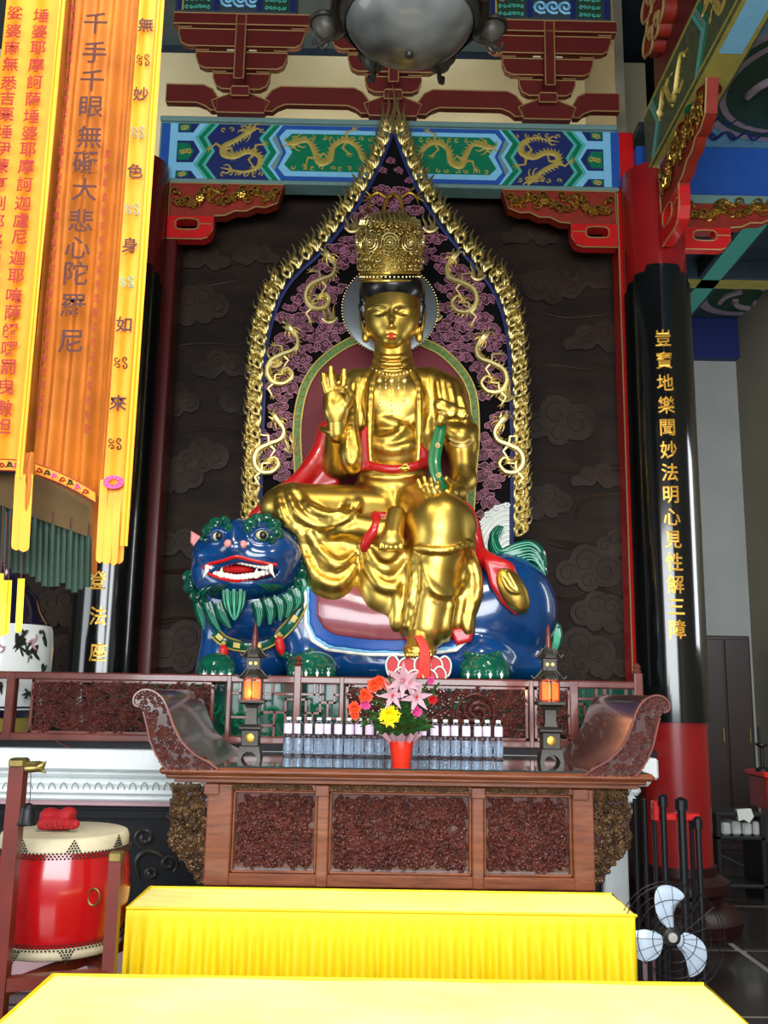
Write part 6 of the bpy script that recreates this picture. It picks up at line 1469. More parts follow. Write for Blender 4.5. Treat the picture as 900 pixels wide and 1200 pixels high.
def lily(x, y, R, rot=0, m='flpale'):
    c_ = fpx(x, y, 12)
    for k in range(6):
        a = rot+k*PI/3; d = np.array([math.cos(a), -.55, math.sin(a)]); d /= np.linalg.norm(d); b = MB(); sd = np.cross(d, [0, 1, 0]); sd /= np.linalg.norm(sd); V = []
        for t in (0, .25, .5, .75, 1): q = c_+d*R*sf*t+np.array([math.cos(a), .35, math.sin(a)])*R*sf*.35*t*t; w = R*sf*.22*math.sin(PI*min(t+.08, .97))+.0005; V += [q-sd*w, q+np.array([0, .1*w, 0]), q+sd*w]
        b.add(V, [(i*3+j, i*3+j+1, i*3+j+4, i*3+j+3) for i in range(4) for j in range(2)]); b.build('lily_petal', m, fp)
    b = MB()
    for k in range(5): a = k*1.25; b.tube([c_, c_+np.array([.3*math.cos(a), -.8, .3*math.sin(a)])*R*.6*sf], .5*sf, 4)
    b.build('stamen', 'florange', fp)
lily(472, 797, 17, .5); lily(460, 815, 14, 1.1); lily(488, 817, 15, .2); lily(480, 800, 12, .9)
# lotus petals behind the flowers: a small painted lotus footstool before the statue foot
lt = thing('lotus_footstool', 'red lotus petals edged in white under the statue foot, behind the flowers', 'footstool', P(494, 803, 5.62))
for x, y, w in ((460, 780, 8), (478, 782, 12), (495, 780, 10), (508, 781, 11), (521, 781, 8), (470, 794, 9), (486, 797, 11), (502, 796, 11), (515, 793, 8)):
    o = [(x-w*.55, y+11), (x-w*.95, y), (x-w*.7, y-8), (x, y-12), (x+w*.7, y-8), (x+w*.95, y), (x+w*.55, y+11)]
    d_ = .05*(1-abs(x-491)/40)+(.02 if y > 790 else 0); so = [tuple(q) for q in smoothpath(np.array(o, float), 3, True)]
    b = MB(); b.plate(W3(so, 5.64, d_), .02, bev=-.004); p_ = b.build('lotus_petal', 'flred', lt); b = MB(); b.tube(W3(so[:], 5.635, d_), 1.3*S(5.6), 5); b.build('petal_edge', 'wave', p_)
MB().lathe([(.09, zl-.0), (.12, zl+.03), (.1, zl+.06)], (Xat(491, 5.75, 800), 5.76, 0), 20).build('stool_core', 'standred', lt)
# ================================================================== HANGING BANNERS (left)
YH = 2.6; sh_ = S(YH)
def lean(px, py, ref=540): # photo x of a vertical line that passes (px, ref)
    X_ = Xat(px, YH, ref); q = np.array([X_, YH, Zat(py, YH, px)])-CAM; return 450+FPX*float(q@_R)/float(q@_F)
def sheet(parent, name, m, xl, xr, y0, y1, Y=YH, fold=6, nf=4, amp=.012, hem=None, ph=0, th=.0015, ny=40, tilt=0):
    """cloth hanging between photo columns xl..xr (measured at y=540); hem(t) lowers the bottom edge"""
    X0, X1 = Xat(xl, Y, 540), Xat(xr, Y, 540); zt_ = Zat(y0, Y, xl); nx = max(8, nf*8); G = []
    for i in range(ny+1):
        row = []
        for j in range(nx+1):
            t = j/nx; zb_ = Zat(y1+(hem(t) if hem else 0), Y, xl); z = zt_+(zb_-zt_)*i/ny; e = .25+.75*i/ny
            row.append((X0+(X1-X0)*t, Y+tilt*t+amp*math.sin(2*PI*nf*t+ph+.5*math.sin(i*.12))*(.6+.4*e)+amp*.4*math.sin(i*.23+t*5), z))
        G.append(row)
    b = MB(); b.grid(G); b.grid(np.array(G)[::-1]+[0, th, 0]); return b.build(name, m, parent, 60)
def writing(parent, chars, pts, size, m, Y, name='character', sx=1):
    """characters at photo pixels pts, standing just in front of the cloth"""
    for ch, (x, y) in zip(chars, pts): glyph(ch, size*S(Y)*1.12, P(x, y, Y), m, parent, name=name, sx=sx, extrude=.0006, thick=.0006 if size > 15 else 0)
ctop = -70
can = thing('banner_canopy', 'round orange silk canopy banner with dark red characters and green fringe', 'banner', P(60, 560, YH))
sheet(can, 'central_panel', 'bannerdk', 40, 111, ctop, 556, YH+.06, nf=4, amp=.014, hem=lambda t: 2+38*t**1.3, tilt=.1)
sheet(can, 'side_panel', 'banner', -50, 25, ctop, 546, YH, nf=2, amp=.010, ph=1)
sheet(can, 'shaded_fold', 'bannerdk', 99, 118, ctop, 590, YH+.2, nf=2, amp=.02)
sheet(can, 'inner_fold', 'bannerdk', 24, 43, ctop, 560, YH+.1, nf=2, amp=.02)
sheet(can, 'pale_lining', 'greytrim', 115, 126, ctop, 70, YH+.25, nf=1, amp=.01) 
# hem border
def hemband(x0, x1, f, Y, m='banner'):
    b = MB(); n = 14; xs_ = np.linspace(x0, x1, n); A = [P(x, f(x), Y) for x in xs_]; B = [P(x+1, f(x)+13, Y) for x in xs_]
    b.grid([A, B]); b.grid(np.array([B, A])+[0, .003, 0]); o = b.build('hem_border', m, can)
    b = MB(); b.tube(A, .7*sh_, 4); b.tube(B, .7*sh_, 4); b.build('border_line', 'textred', o)
    for k, x in enumerate(np.arange(x0+5, x1-3, 9)):
        b = MB(); cord(b, spiral(x, f(x)+6, 3.4, .8, k, 1.1*(-1)**k, 9), Y-.004, .8, 4, 1); cord(b, [(x-4, f(x)+9), (x, f(x)+4), (x+4, f(x)+9)], Y-.004, .7, 4, 3); b.build('border_flower', ('textred', 'tassel', 'pinkthread')[k % 3], o)
hemband(-30, 24, lambda x: 538+max(x, 0)*.05, YH-.02); hemband(41, 111, lambda x: 543+(x-41)*.30+((x-41)/70)**2*12, YH+.03)
# netting and fringe
b = MB(); n = 14; A = [P(x, 556+(max(x-41, 0))*.30+(max(x-41, 0)/70)**2*12, YH+.05) for x in np.linspace(-30, 109, n)]; B = [P(x, 592+max(x, 0)*.36, YH+.05) for x in np.linspace(-32, 106, n)]
b.grid([A, B]); b.build('netting', 'mesh', can)
fm_ = None
for k, x in enumerate(np.arange(-22, 106, 7.0)):
    yt = 590+max(x, 0)*.34; L_ = 1.0+.22*math.sin(k*1.3)*.2; yb_ = yt+(62+max(x, 0)*.1)*L_+(8 if x < 70 else 0)
    if x > 90: yb_ = 688+(k % 2)*3
    b = MB(); p0 = P(x, yt, YH+.06+.01*math.sin(k*2)); p1 = P(x-.03*70, yb_, YH+.06); m_ = (p0+p1)/2
    b.tube([p0, p0*.9+p1*.1, m_, p1], np.array([.8, 3.6, 4.0, 4.6])*sh_, 8); o = b.build('fringe_tassel', 'tassel', can)
    MB().tube([p0+[0, 0, .03], p0], 1.3*sh_, 6).build('tassel_knot', 'textbrown', o)
# writing on the canopy
P1 = lambda ys, f: [(f(y), y) for y in ys]
writing(can, '埵婆耶摩訶薩埵婆耶摩訶迦盧尼迦耶唵薩皤囉罰曳數怛', P1([18, 37, 56, 76, 96, 116, 136, 156, 175, 195, 216, 238, 258, 278, 302, 323, 346, 366, 388, 409, 430, 453, 478, 499], lambda y: 50-.098*y if y < 300 else 20.6-.088*(y-300)), 19, 'textred', YH-.034)
writing(can, '娑婆南無悉吉栗埵伊蒙阿唎耶婆盧羯帝', P1([15, 36, 56, 75, 97, 115, 134, 154, 174, 194, 216, 238, 260, 282, 304, 326, 348], lambda y: 19-.09*y), 19, 'textred', YH-.034)
writing(can, '千手千眼無礙大悲心陀羅尼', [(112, 27), (111, 61), (108, 94), (107, 125), (105, 160), (100, 190), (99, 222), (95, 258), (91, 290), (89, 320), (86, 358), (83, 400)], 30, 'textbrown', YH+.035)
sm1 = '離婆離婆帝求訶求訶帝陀羅尼帝尼訶囉帝毗黎你帝摩訶伽帝真陵乾帝娑婆訶'
writing(can, sm1, P1([10+15.2*i for i in range(35)], lambda y: 87-.083*y), 12, 'textred', YH+.03, sx=.55)
writing(can, '離婆離婆帝求訶求訶帝陀羅尼帝尼訶囉帝毗黎你帝', P1([180+17*i for i in range(20)], lambda y: 126-.075*(y-180)-.0*y), 12, 'textbrown', YH+.03, sx=.5)
# streamer with twin tails, left
def tails(parent, xs, y0, ylen, w, m, Y, name='streamer_tail'):
    for k, (x, yl) in enumerate(zip(xs, ylen)):
        b = MB(); n = 40; A, B = [], []
        for i in range(n+1):
            t = i/n; y = y0+(yl-y0)*t; ww = w*(1 if t < .93 else math.sqrt(max(0, 1-((t-.93)/.07)**2))*.98+.02); dz = .008*math.sin(t*3+k*1.5)
            xx = x-.055*(y-y0); A.append(P(xx-ww, y, Y+dz+.004*k)); B.append(P(xx+ww, y, Y+dz+.004*k))
        b.grid([A, B]); b.grid(np.array([B, A])+[0, .0015, 0]); b.build(name, m, parent)
s1 = thing('silk_streamer', 'narrow golden streamer hanging in front of the left canopy panel', 'streamer', P(18, 645, YH-.1))
sheet(s1, 'ribbon', 'bannerlt', 20, 28, ctop, 560, YH-.06, nf=1, amp=.004); sheet(s1, 'dark_ribbon', 'bannerdk', 28, 39, 530, 600, YH-.05, nf=1, amp=.006)
tails(s1, [24, 32.5], 556, [645, 647], 6.3, 'bannerlt', YH-.06)
for k, (x, y0_, y1_) in enumerate(((5, 680, 746), (10, 680, 744), (25, 678, 742), (1, 672, 740))):
    t = thing('tassel_ribbon', f'thin yellow ribbon end dangling below the green fringe, {("second from left", "third from left", "rightmost", "at the very left edge")[k]}', 'ribbon', P(x, y1_, YH-.03+.01*k), 'yellow ribbon ends under the fringe')
    tails(t, [x], y0_, [y1_], 4, 'streamer', YH-.03+.01*k, 'ribbon_end'); MB().tube([P(x+3, y0_-80, YH-.03+.01*k), P(x, y0_, YH-.03+.01*k)], 1*sh_, 5).build('cord', 'textbrown', t)
# streamer with lotus, right
s2 = thing('silk_streamer', 'long orange streamer with characters and a pink embroidered lotus, right of the canopy', 'streamer', P(135, 660, YH-.05))
YS2 = YH-.02
sheet(s2, 'ribbon', 'banner', 123, 147, ctop, 568, YS2, nf=1, amp=.006, ph=.5)
sheet(s2, 'ribbon_edge', 'bannerdk', 119, 124, ctop, 568, YS2+.02, nf=1, amp=.004)
tails(s2, [122, 130, 138.5, 145], 562, [660, 662, 663, 661], 4.6, 'bannerlt', YS2); tails(s2, [110, 114], 580, [672, 674], 4.5, 'bannerdk', YS2+.12)
b = MB()
for rr in (11.5, 8.5): cord(b, [(133+rr*math.cos(a), 565+rr*.62*math.sin(a)) for a in np.linspace(0, 2*PI, 15)[:-1]], YS2-.012, 1.2, 5, 1, closed=True)
for k in range(9): a = k*2*PI/9; cord(b, [(133+5*math.cos(a), 565+3*math.sin(a)), (133+11*math.cos(a), 565+7*math.sin(a))], YS2-.012, 1.3, 5, 1)
b.build('embroidered_lotus', 'pinkthread', s2)
xD = lambda y: 173-.0735*y+.0000*y
writing(s2, '無妙色身如來', P1([29, 110, 200, 287, 380, 472], xD), 19, 'textbrown', YS2-.012)
for y in (70, 155, 245, 330, 425, 520):
    b = MB(); x = xD(y); m_ = {70: 'textbrown', 155: 'greytrim', 245: 'greytrim', 330: 'teal', 425: 'textbrown', 520: 'textbrown'}[y]
    for k in range(4): cord(b, spiral(x+(-5, 5, -4, 4)[k], y+(-4, -4, 4, 4)[k], 4, .8, k*1.6, 1, 8), YS2-.01, .8, 4, 1)
    b.build('embroidered_flower', m_, s2)
s3 = thing('silk_streamer', 'narrowest plain golden streamer, rightmost of the hanging banners', 'streamer', P(152, 640, YH-.02))
sheet(s3, 'ribbon', 'bannerlt', 147.5, 156, ctop, 640, YH-.03, nf=1, amp=.003)
sheet(s3, 'dark_ribbon', 'bannerdk', 141, 144, ctop, 560, YH+.03, nf=1, amp=.003)
# ================================================================== YELLOW CLOTHED TABLES
def cloth_table(Yf, Yn, h, pxl, pxr, label, clabel, drop, seed, front_to=0.05):
    xl_, xr_ = Xat(pxl, Yn, 1070), Xat(pxr, Yn, 1070); t = thing('low_table', label, 'table', ((xl_+xr_)/2, (Yf+Yn)/2, 0))
    MB().bbox((xl_+.02, Yn+.02, h-.035), (xr_-.02, Yf-.02, h-.006), .006).build('table_top', 'wood', t)
    for x in (xl_+.06, xr_-.12):
        for y in (Yn+.05, Yf-.11): MB().bbox((x, y, 0), (x+.06, y+.06, h-.035), .005).build('leg', 'wood', t)
    c_ = thing('altar_cloth', clabel, 'tablecloth', ((xl_+xr_)/2, (Yf+Yn)/2, h-.004))
    rn = random.Random(seed); nx, ny = 60, 14; G = []
    for j in range(ny+1):
        G.append([(xl_+(xr_-xl_)*i/nx, Yn+(Yf-Yn)*j/ny, h+.002+.0022*math.sin(i*.4+j)*math.sin(j*.8+seed)) for i in range(nx+1)])
    b = MB(); b.grid(G); b.build('cloth_top', 'yellowlit', c_)
    # pleated skirt round the four sides
    per = [(xl_, Yf), (xl_, Yn), (xr_, Yn), (xr_, Yf), (xl_, Yf)]; pts = []
    for (x0, y0), (x1, y1) in zip(per[:-1], per[1:]):
        L_ = math.hypot(x1-x0, y1-y0); n = max(6, int(L_/.0085))
        for i in range(n): q = i/n; pts.append((x0+(x1-x0)*q, y0+(y1-y0)*q, (y1-y0)/L_, -(x1-x0)/L_))
    n = len(pts); ph = np.cumsum([rn.uniform(.6, 1.25) for _ in range(n)]); am = [rn.uniform(.5, 1.3) for _ in range(n)]; am = np.convolve(am, np.ones(9)/9, 'same'); G = []
    zb_ = h-drop
    for k, (f, o, a) in enumerate(((0, .0, 0), (.015, .006, .0), (.05, .008, .001), (.12, .008, .004), (.22, .014, .013), (.35, .02, .018), (.6, .028, .024), (.8, .034, .028), (1, .038, .032))):
        z = h+.002-(drop)*f; G.append([(x-nx_*(o+a*am[i]*math.sin(ph[i])), y-ny_*(-1)*(-1)*0+ (-(o+a*am[i]*math.sin(ph[i])) if ny_ < 0 else (o+a*am[i]*math.sin(ph[i])) if ny_ > 0 else 0), z) for i, (x, y, nx_, ny_) in enumerate(pts)]+[None])
        G[-1][-1] = G[-1][0]
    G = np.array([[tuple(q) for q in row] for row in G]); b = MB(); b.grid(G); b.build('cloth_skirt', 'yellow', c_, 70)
    b = MB(); z = h+.004; b.tube([(xl_, Yf, z), (xl_, Yn, z), (xr_, Yn, z), (xr_, Yf, z), (xl_, Yf, z)], .006, 6); b.build('cloth_hem', 'yellow', c_); return t
HT = .75; YA = Yfor(1070, HT); YB_ = Yfor(1045, HT)
cloth_table(YB_, YA, HT, 148, 746, 'low kneeling table hidden under the second yellow cloth', 'bright yellow satin cloth with pleated skirt on the second table, below the carved panels', .70, 1)
YNf = Yfor(1150, HT); wl, wr = Xat(60, YNf, 1150), Xat(823, YNf, 1150); YNn = Yfor(1232, HT)
def px_at(x, Y): return 450+FPX*float((np.array([x, Y, HT])-CAM)@_R)/float((np.array([x, Y, HT])-CAM)@_F)
cloth_table(YNf, YNn, HT, None or (450+(wl-Xat(450, YNn, 1070))/(Xat(451, YNn, 1070)-Xat(450, YNn, 1070))), 450+(wr-Xat(450, YNn, 1070))/(Xat(451, YNn, 1070)-Xat(450, YNn, 1070)), 'low table hidden under the nearest yellow cloth', 'yellow cloth top, paled by painted light, of the nearest table at the bottom edge', .70, 2)
# ================================================================== DRUM ON ITS STAND
YD = 3.9; sd = S(YD); xd = Xat(77, YD, 975); zdt = Zat(972, YD, 77); zdb = Zat(1108, YD, 70)
dr = thing('barrel_drum', 'big red lacquered barrel drum with hide heads and studded rims', 'drum', (xd, YD, zdb))
H = zdt-zdb; R1 = 71*sd; pr = []
for i in range(17): t = i/16; pr.append((R1*(.93+.11*math.sin(PI*t)), zdb+.02+(H-.04)*t))
MB().lathe(pr, (xd, YD, 0), 48).build('drum_body', 'drumred', dr, 60)
for z0, z1, zc in ((zdt-.07, zdt, zdt), (zdb, zdb+.06, zdb)):
    top = z0 > zdb+.1; b = MB()
    if top: b.lathe([(R1*.972, z0+.015), (R1*.975, z1-.022), (R1*.945, z1-.004), (R1*.9, z1), (.001, z1+.001)], (xd, YD, 0), 48)
    else: b.lathe([(.001, z0), (R1*.9, z0), (R1*.95, z0+.008), (R1*.975, z0+.025), (R1*.972, z1-.015)], (xd, YD, 0), 48)
    b.build('drum_head', 'drumskin', dr, 50)
    st_ = MB().ell((0, 0, 0), (.0035, .0035, .0035), 6, 4).mesh('stud', MT['brass']); zz = [z0+.0, z0+.009, z0+.018] if top else [z1-.018, z1-.009, z1]
    b = MB()
    for r_i, z in enumerate(zz):
        for k in range(110): a = 2*PI*(k+.5*(r_i % 2))/110; b.ell((xd+R1*1.0*math.cos(a), YD+R1*1.0*math.sin(a), z), .0042, 5, 3)
    for k in range(8):
        a0 = k*PI/4-.35
        for rr in range(5):
            for q in range(5-rr): a = a0+(q-(4-rr)/2)*.045; b.ell((xd+R1*.985*math.cos(a), YD+R1*.985*math.sin(a), (z0+.026+rr*.009) if top else (z1-.026-rr*.009)), .0042, 5, 3)
    tag(b.build('rim_stud', 'bronze', dr), kind='stuff')
for a in (-2.35, -.8):
    c_ = (xd+R1*1.045*math.cos(a), YD+R1*1.045*math.sin(a), zdb+H*.56); b = MB(); b.tube([(c_[0]+.03*math.cos(q)*math.sin(-a), c_[1]-.012-.0*q, c_[2]-.02+.03*math.sin(q)) for q in np.linspace(0, 2*PI, 15)], .004, 6); b.build('ring_handle', 'brass', dr)
# red plush bundle on the drum
q = SDF(YD, (40, 938, 96, 978), (-25, 40), .9, 5); q.ell(68, 962, 5, 20, 11, 16).ell(58, 955, 5, 10, 8, 12).ell(80, 953, 8, 9, 7, 11).cap((50, 966, 20), (88, 966, 22), 6, 5)
q.D = np.maximum(q.D, (zdt+.002-q.ax[2])[None, None, :]).astype(np.float32)
for k in range(6): q.cap((50+k*7, 950, 22), (54+k*6, 972, 26), 1.4, 1.4, k=2, sub=True)
ob = obj('red_pouch', q.mesh('red_pouch', 'redcloth', (xd, YD, zdt)), None); ob.location = (xd, YD, zdt); tag(ob, 'crumpled red plush cloth bundle lying on the drum head', 'cloth')
# stand
ds = thing('drum_stand', 'worn dark red timber stand around the drum with one tall bell post', 'stand', (xd, YD, 0))
def bar(name, a, c_, w, m='standred', par=ds):
    a = np.array(a); c_ = np.array(c_); d = c_-a; L_ = np.linalg.norm(d); d /= L_; u = np.cross(d, [0, 1, 0]) if abs(d[1]) < .9 else np.array([1., 0, 0]); u /= np.linalg.norm(u); v = np.cross(d, u)
    b = MB(); V = [p+(su*u+sv*v)*w for p in (a, c_) for su, sv in ((-1, -1), (1, -1), (1, 1), (-1, 1))]; b.add(V, [(0, 1, 2, 3), (7, 6, 5, 4), (0, 4, 5, 1), (1, 5, 6, 2), (2, 6, 7, 3), (3, 7, 4, 0)]); return b.build(name, m, par)
Yp1 = 3.5; xp1 = Xat(22, Yp1, 900); zp1 = Zat(893, Yp1, 22)
bar('tall_post', (xp1, Yp1, 0), (xp1, Yp1, zp1), .026); MB().bbox((xp1-.03, Yp1-.03, zp1-.02), (xp1+.03, Yp1+.03, zp1+.015), .008).build('brass_cap', 'brass', ds)
q = SDF(Yp1, (18, 886, 60, 914), (-12, 14), .6, 3); q.cap((26, 901, 0), (44, 900, 0), 5.5, 4.5).ell(48, 897, 0, 4.5, 4, 4).cap((50, 896, 0), (54, 893, 0), 2, 1).cap((48, 902, 0), (53, 905, 0), 2.2, 1.4)
for k in range(5): q.cap((28+k*4, 894.5, 0), (30+k*4, 892.5, 0), 1.5, .8)
q.build('dragon_head_arm', 'brass', ds)
Yp2 = 3.62; xp2 = Xat(137, Yp2, 1000); zp2 = Zat(1000, Yp2, 142); xp3 = Xat(17, 4.25, 1100); xp4 = Xat(143, 4.25, 1000)
bar('post', (xp2, Yp2, 0), (xp2, Yp2, zp2), .022); MB().bbox((xp2-.025, Yp2-.025, zp2-.03), (xp2+.025, Yp2+.025, zp2+.008), .006).build('brass_cap', 'brass', ds)
zk = zdb-.026
bar('post', (xp1, 4.3, 0), (xp1, 4.3, zk), .022); bar('post', (xp2, 4.3, 0), (xp2, 4.3, zk), .022)
for a, c_ in (((xp1, Yp1, zk), (xp2, Yp2, zk)), ((xp1, 4.3, zk), (xp2, 4.3, zk)), ((xp1, Yp1, zk-.12), (xp2, Yp2, zk-.12)), ((xp1, Yp1, zk-.02), (xp2, 4.3, zk-.02)), ((xp2, Yp2, zk-.02), (xp1, 4.3, zk-.02)), ((xp2, Yp2, zk-.1), (xp2, 4.3, zk-.1)), ((xp1, Yp1, .1), (xp2, Yp2, .1)), ((xp1, Yp1, zk-.2), (xp1, 4.3, zk-.2))): bar('cross_bar', a, c_, .022)
# bell
bl = thing('bronze_bell', 'small dark bell hanging on a wire from the dragon-headed arm', 'bell', P(33, 966, Yp1-.05)); sb = S(Yp1)
zb1_, zb0_ = Zat(941, Yp1-.05, 33), Zat(967, Yp1-.05, 33); xb_ = Xat(33, Yp1-.05, 950); hh = zb1_-zb0_
MB().lathe([(10*sb, zb0_), (11*sb, zb0_+.004), (9*sb, zb0_+.2*hh), (7.6*sb, zb0_+.7*hh), (6*sb, zb0_+.9*hh), (2*sb, zb1_)], (xb_, Yp1-.05, 0), 24).build('bell_body', 'blackmatte', bl, 50)
MB().tube([(xb_, Yp1-.05, zb1_-.004), (xb_, Yp1-.04, zb1_+.02), (Xat(36, Yp1-.03, 905), Yp1-.03, Zat(905, Yp1-.03, 36))], .0018, 5).build('wire', 'bronze', bl)
# ================================================================== VASE
YV = 5.95; sv = S(YV); xv = Xat(-4, YV, 780); zv = lambda y: Zat(y, YV, 0)
va = thing('porcelain_vase', 'large white porcelain vase with painted landscape and dark blue neck at the left edge', 'vase', (xv, YV, zt_))
MB().lathe([(34*sv, zt_), (36*sv, zv(858)), (44*sv, zv(848)), (56*sv, zv(830)), (60*sv, zv(800)), (61*sv, zv(760)), (59*sv, zv(738)), (57*sv, zv(733))], (xv, YV, 0), 44, cap=False).build('body', 'porcelain', va, 60)
MB().lathe([(57.2*sv, zv(734)), (52*sv, zv(727)), (44*sv, zv(715)), (40*sv, zv(700)), (30*sv, zv(690)), (22*sv, zv(676)), (20*sv, zv(650)), (28*sv, zv(630)), (34*sv, zv(626)), (30*sv, zv(627)), (18*sv, zv(648))], (xv, YV, 0), 44, cap=False).build('neck', 'cobalt', va, 60)
MB().lathe([(37*sv, zt_+.002), (37.5*sv, zv(860)), (46*sv, zv(847)), (52*sv, zv(836.5)), (51*sv, zv(836))], (xv, YV, 0), 44, cap=False).build('base_band', 'goldpaint', va)
MB().lathe([(50.5*sv, zv(840)), (54.5*sv, zv(833)), (57*sv, zv(827)), (56*sv, zv(826.5))], (xv, YV, 0), 44, cap=False).build('blue_band', 'cobalt', va)
rn = random.Random(8)
def vpt(a, y): return (xv+61.6*sv*math.sin(a), YV-61.6*sv*math.cos(a), zv(y))
for k in range(16):
    a = rn.uniform(.1, 1.35); y = rn.uniform(745, 812); b = MB(); m_ = rn.choice(('tassel', 'bronze', 'tassel', 'flpale'))
    for _ in range(4): b.tube(smoothpath([vpt(a, y), vpt(a+rn.uniform(-.08, .1), y+rn.uniform(-8, 8)), vpt(a+rn.uniform(-.15, .15), y+rn.uniform(-14, 14))], 3), [.002]+[.0065]*5+[.002], 4)
    b.build('painted_branch', m_, va)
for a in (.3, .75, 1.15): b = MB(); b.ell(vpt(a, 741), .012, 8, 6); b.build('shoulder_boss', 'blackmatte', va)
# ================================================================== HANGING LAMP
YK = 3.7; sk = S(YK); xk = Xat(480, YK, 20); zc_ = Zat(5, YK, 480)
ch = thing('hanging_lamp', 'large hanging lamp with swirled frosted bowl and ring of small dark-rimmed bowls', 'lamp', (xk, YK, zc_))
Rb = 93*sk
MB().lathe([(Rb*math.sin(t), zc_-Rb*.78*math.cos(t)+.0) for t in np.linspace(0.01, PI/2, 16)], (xk, YK, 0), 48, cap=False).build('glass_bowl', 'frost', ch, 60)
MB().lathe([(Rb*1.03*math.sin(t), zc_-Rb*.8*math.cos(t)) for t in np.linspace(1.12, PI/2, 6)]+[(Rb*1.1, zc_)], (xk, YK, 0), 48, cap=False).build('bowl_band', 'bronze', ch, 60)
b = MB(); b.tube([(xk+(Rb+5*sk)*math.cos(a), YK+(Rb+5*sk)*math.sin(a), zc_-.02) for a in np.linspace(0, 2*PI, 60)], 8*sk, 8); b.build('bowl_rim', 'bronze', ch)
b = MB(); b.tube([(xk+(Rb+3*sk)*math.cos(a), YK+(Rb+3*sk)*math.sin(a), zc_+.06) for a in np.linspace(0, 2*PI, 60)], 5*sk, 8); b.build('upper_ring', 'bronze', ch)
MB().lathe([(.0, zc_-Rb*.86), (.016, zc_-Rb*.84), (.02, zc_-Rb*.8), (.012, zc_-Rb*.77)], (xk, YK, 0), 12).build('bottom_finial', 'bronze', ch)
for k in range(3): a = k*2.09; MB().tube([(xk+Rb*math.cos(a), YK+Rb*math.sin(a), zc_), (xk+.05*math.cos(a), YK+.05*math.sin(a), zc_+1.4), (xk, YK, zc_+1.5)], .008, 6).build('suspension_chain', 'bronze', ch)
MB().tube([(xk, YK, zc_+1.45), (xk, YK, 8.0)], .015, 8).build('suspension_rod', 'bronze', ch)
for k in range(8):
    a = k*PI/4+PI/8; r_ = Rb+30*sk; c_ = np.array([xk+r_*math.cos(a), YK+r_*math.sin(a), zc_+.02]); rs_ = 20*sk
    b = MB(); b.lathe([(.006, c_[2]-rs_*1.25), (.3*rs_, c_[2]-rs_*1.15), (.75*rs_, c_[2]-rs_*.8), (rs_, c_[2]-rs_*.1), (rs_*.97, c_[2]), (rs_*.85, c_[2]), (rs_*.7, c_[2]-rs_*.6)], (c_[0], c_[1], 0), 20, cap=False); b.build('small_bowl', 'frostsm', ch, 60)
    b = MB(); b.tube([(c_[0]+rs_*1.05*math.cos(q), c_[1]+rs_*1.05*math.sin(q), c_[2]) for q in np.linspace(0, 2*PI, 24)], 3.4*sk, 6)
    d = np.array([math.cos(a), math.sin(a), 0]); b.tube(smoothpath([c_-d*rs_*1.8+[0, 0, -.03], c_-d*rs_*1.2+[0, 0, -.09], c_-[0, 0, rs_*1.35], c_+d*rs_*.7-[0, 0, rs_*1.6], c_+d*rs_*.9-[0, 0, rs_*1.0]], 4), 3*sk, 6)
    b.tube(smoothpath([c_-[0, 0, rs_*1.2], c_-[0, 0, rs_*1.6]-d*.01, c_-[0, 0, rs_*1.9]+d*.012, c_-[0, 0, rs_*1.6]+d*.03], 3), 2.6*sk, 6); b.build('leafy_bracket', 'bronze', ch)
# ================================================================== FAN
YFn = 3.95; sfn = S(YFn); fc = P(785, 1096, YFn)
fn_ = thing('floor_fan', 'black wire floor fan with three pale blue blades right of the yellow table', 'fan', (fc[0], YFn+.1, 0))
def fpt(u, v, w=0): return fc+np.array([u*sfn, -w*sfn, -v*sfn])
for o in ([(-4, -9), (-14, -20), (-17, -38), (-13, -50), (-2, -53), (10, -49), (17, -41), (8, -32), (4, -22), (4, -10)], [(-9, 3), (-14, 20), (-28, 26), (-40, 22), (-46, 12), (-44, -2), (-30, -6), (-16, -4)], [(5, 8), (14, 20), (18, 36), (20, 42), (32, 36), (38, 24), (37, 10), (28, 0), (16, -4), (10, 0)]):
    o2 = smoothpath(np.array(o, float), 3, True); cx_, cy_ = o2.mean(0); b = MB(); n = len(o2); V = [fpt(x, y, 4+((x*cy_-y*cx_)/450)) for x, y in o2]+[fpt(cx_, cy_, 8)]; V += [v+np.array([0, .004, 0]) for v in V]
    F = [(i, (i+1) % n, n) for i in range(n)]+[((i+1) % n+n+1, i+n+1, 2*n+1) for i in range(n)]+[(i, i+n+1, (i+1) % n+n+1, (i+1) % n) for i in range(n)]; b.add(V, F); b.build('fan_blade', 'fanwhite', fn_, 60)
b = MB(); b.lathe([(.1*sfn, fc[1]-11*sfn), (6*sfn, fc[1]-10.5*sfn), (9.5*sfn, fc[1]-8*sfn), (9.5*sfn, fc[1]+2*sfn)], (fc[0], 0, fc[2]), 24, 'y', cap=False); b.build('hub', 'bronze', fn_)
MB().lathe([(.1*sfn, fc[1]-12*sfn), (5*sfn, fc[1]-11.4*sfn), (5*sfn, fc[1]-10*sfn)], (fc[0], 0, fc[2]), 16, 'y').build('hub_badge', 'wallgrey', fn_)
MB().lathe([(12*sfn, fc[1]+3*sfn), (16*sfn, fc[1]+8*sfn), (15*sfn, fc[1]+28*sfn), (8*sfn, fc[1]+34*sfn)], (fc[0], 0, fc[2]), 20, 'y').build('motor', 'blackmatte', fn_)
b = MB()
for rr, w in ((56, 0), (56, 14), (40, 16), (24, 17), (10, 18), (40, -8)): b.tube([fpt(rr*math.cos(a), rr*math.sin(a), w) for a in np.linspace(0, 2*PI, 40)], .0017, 4)
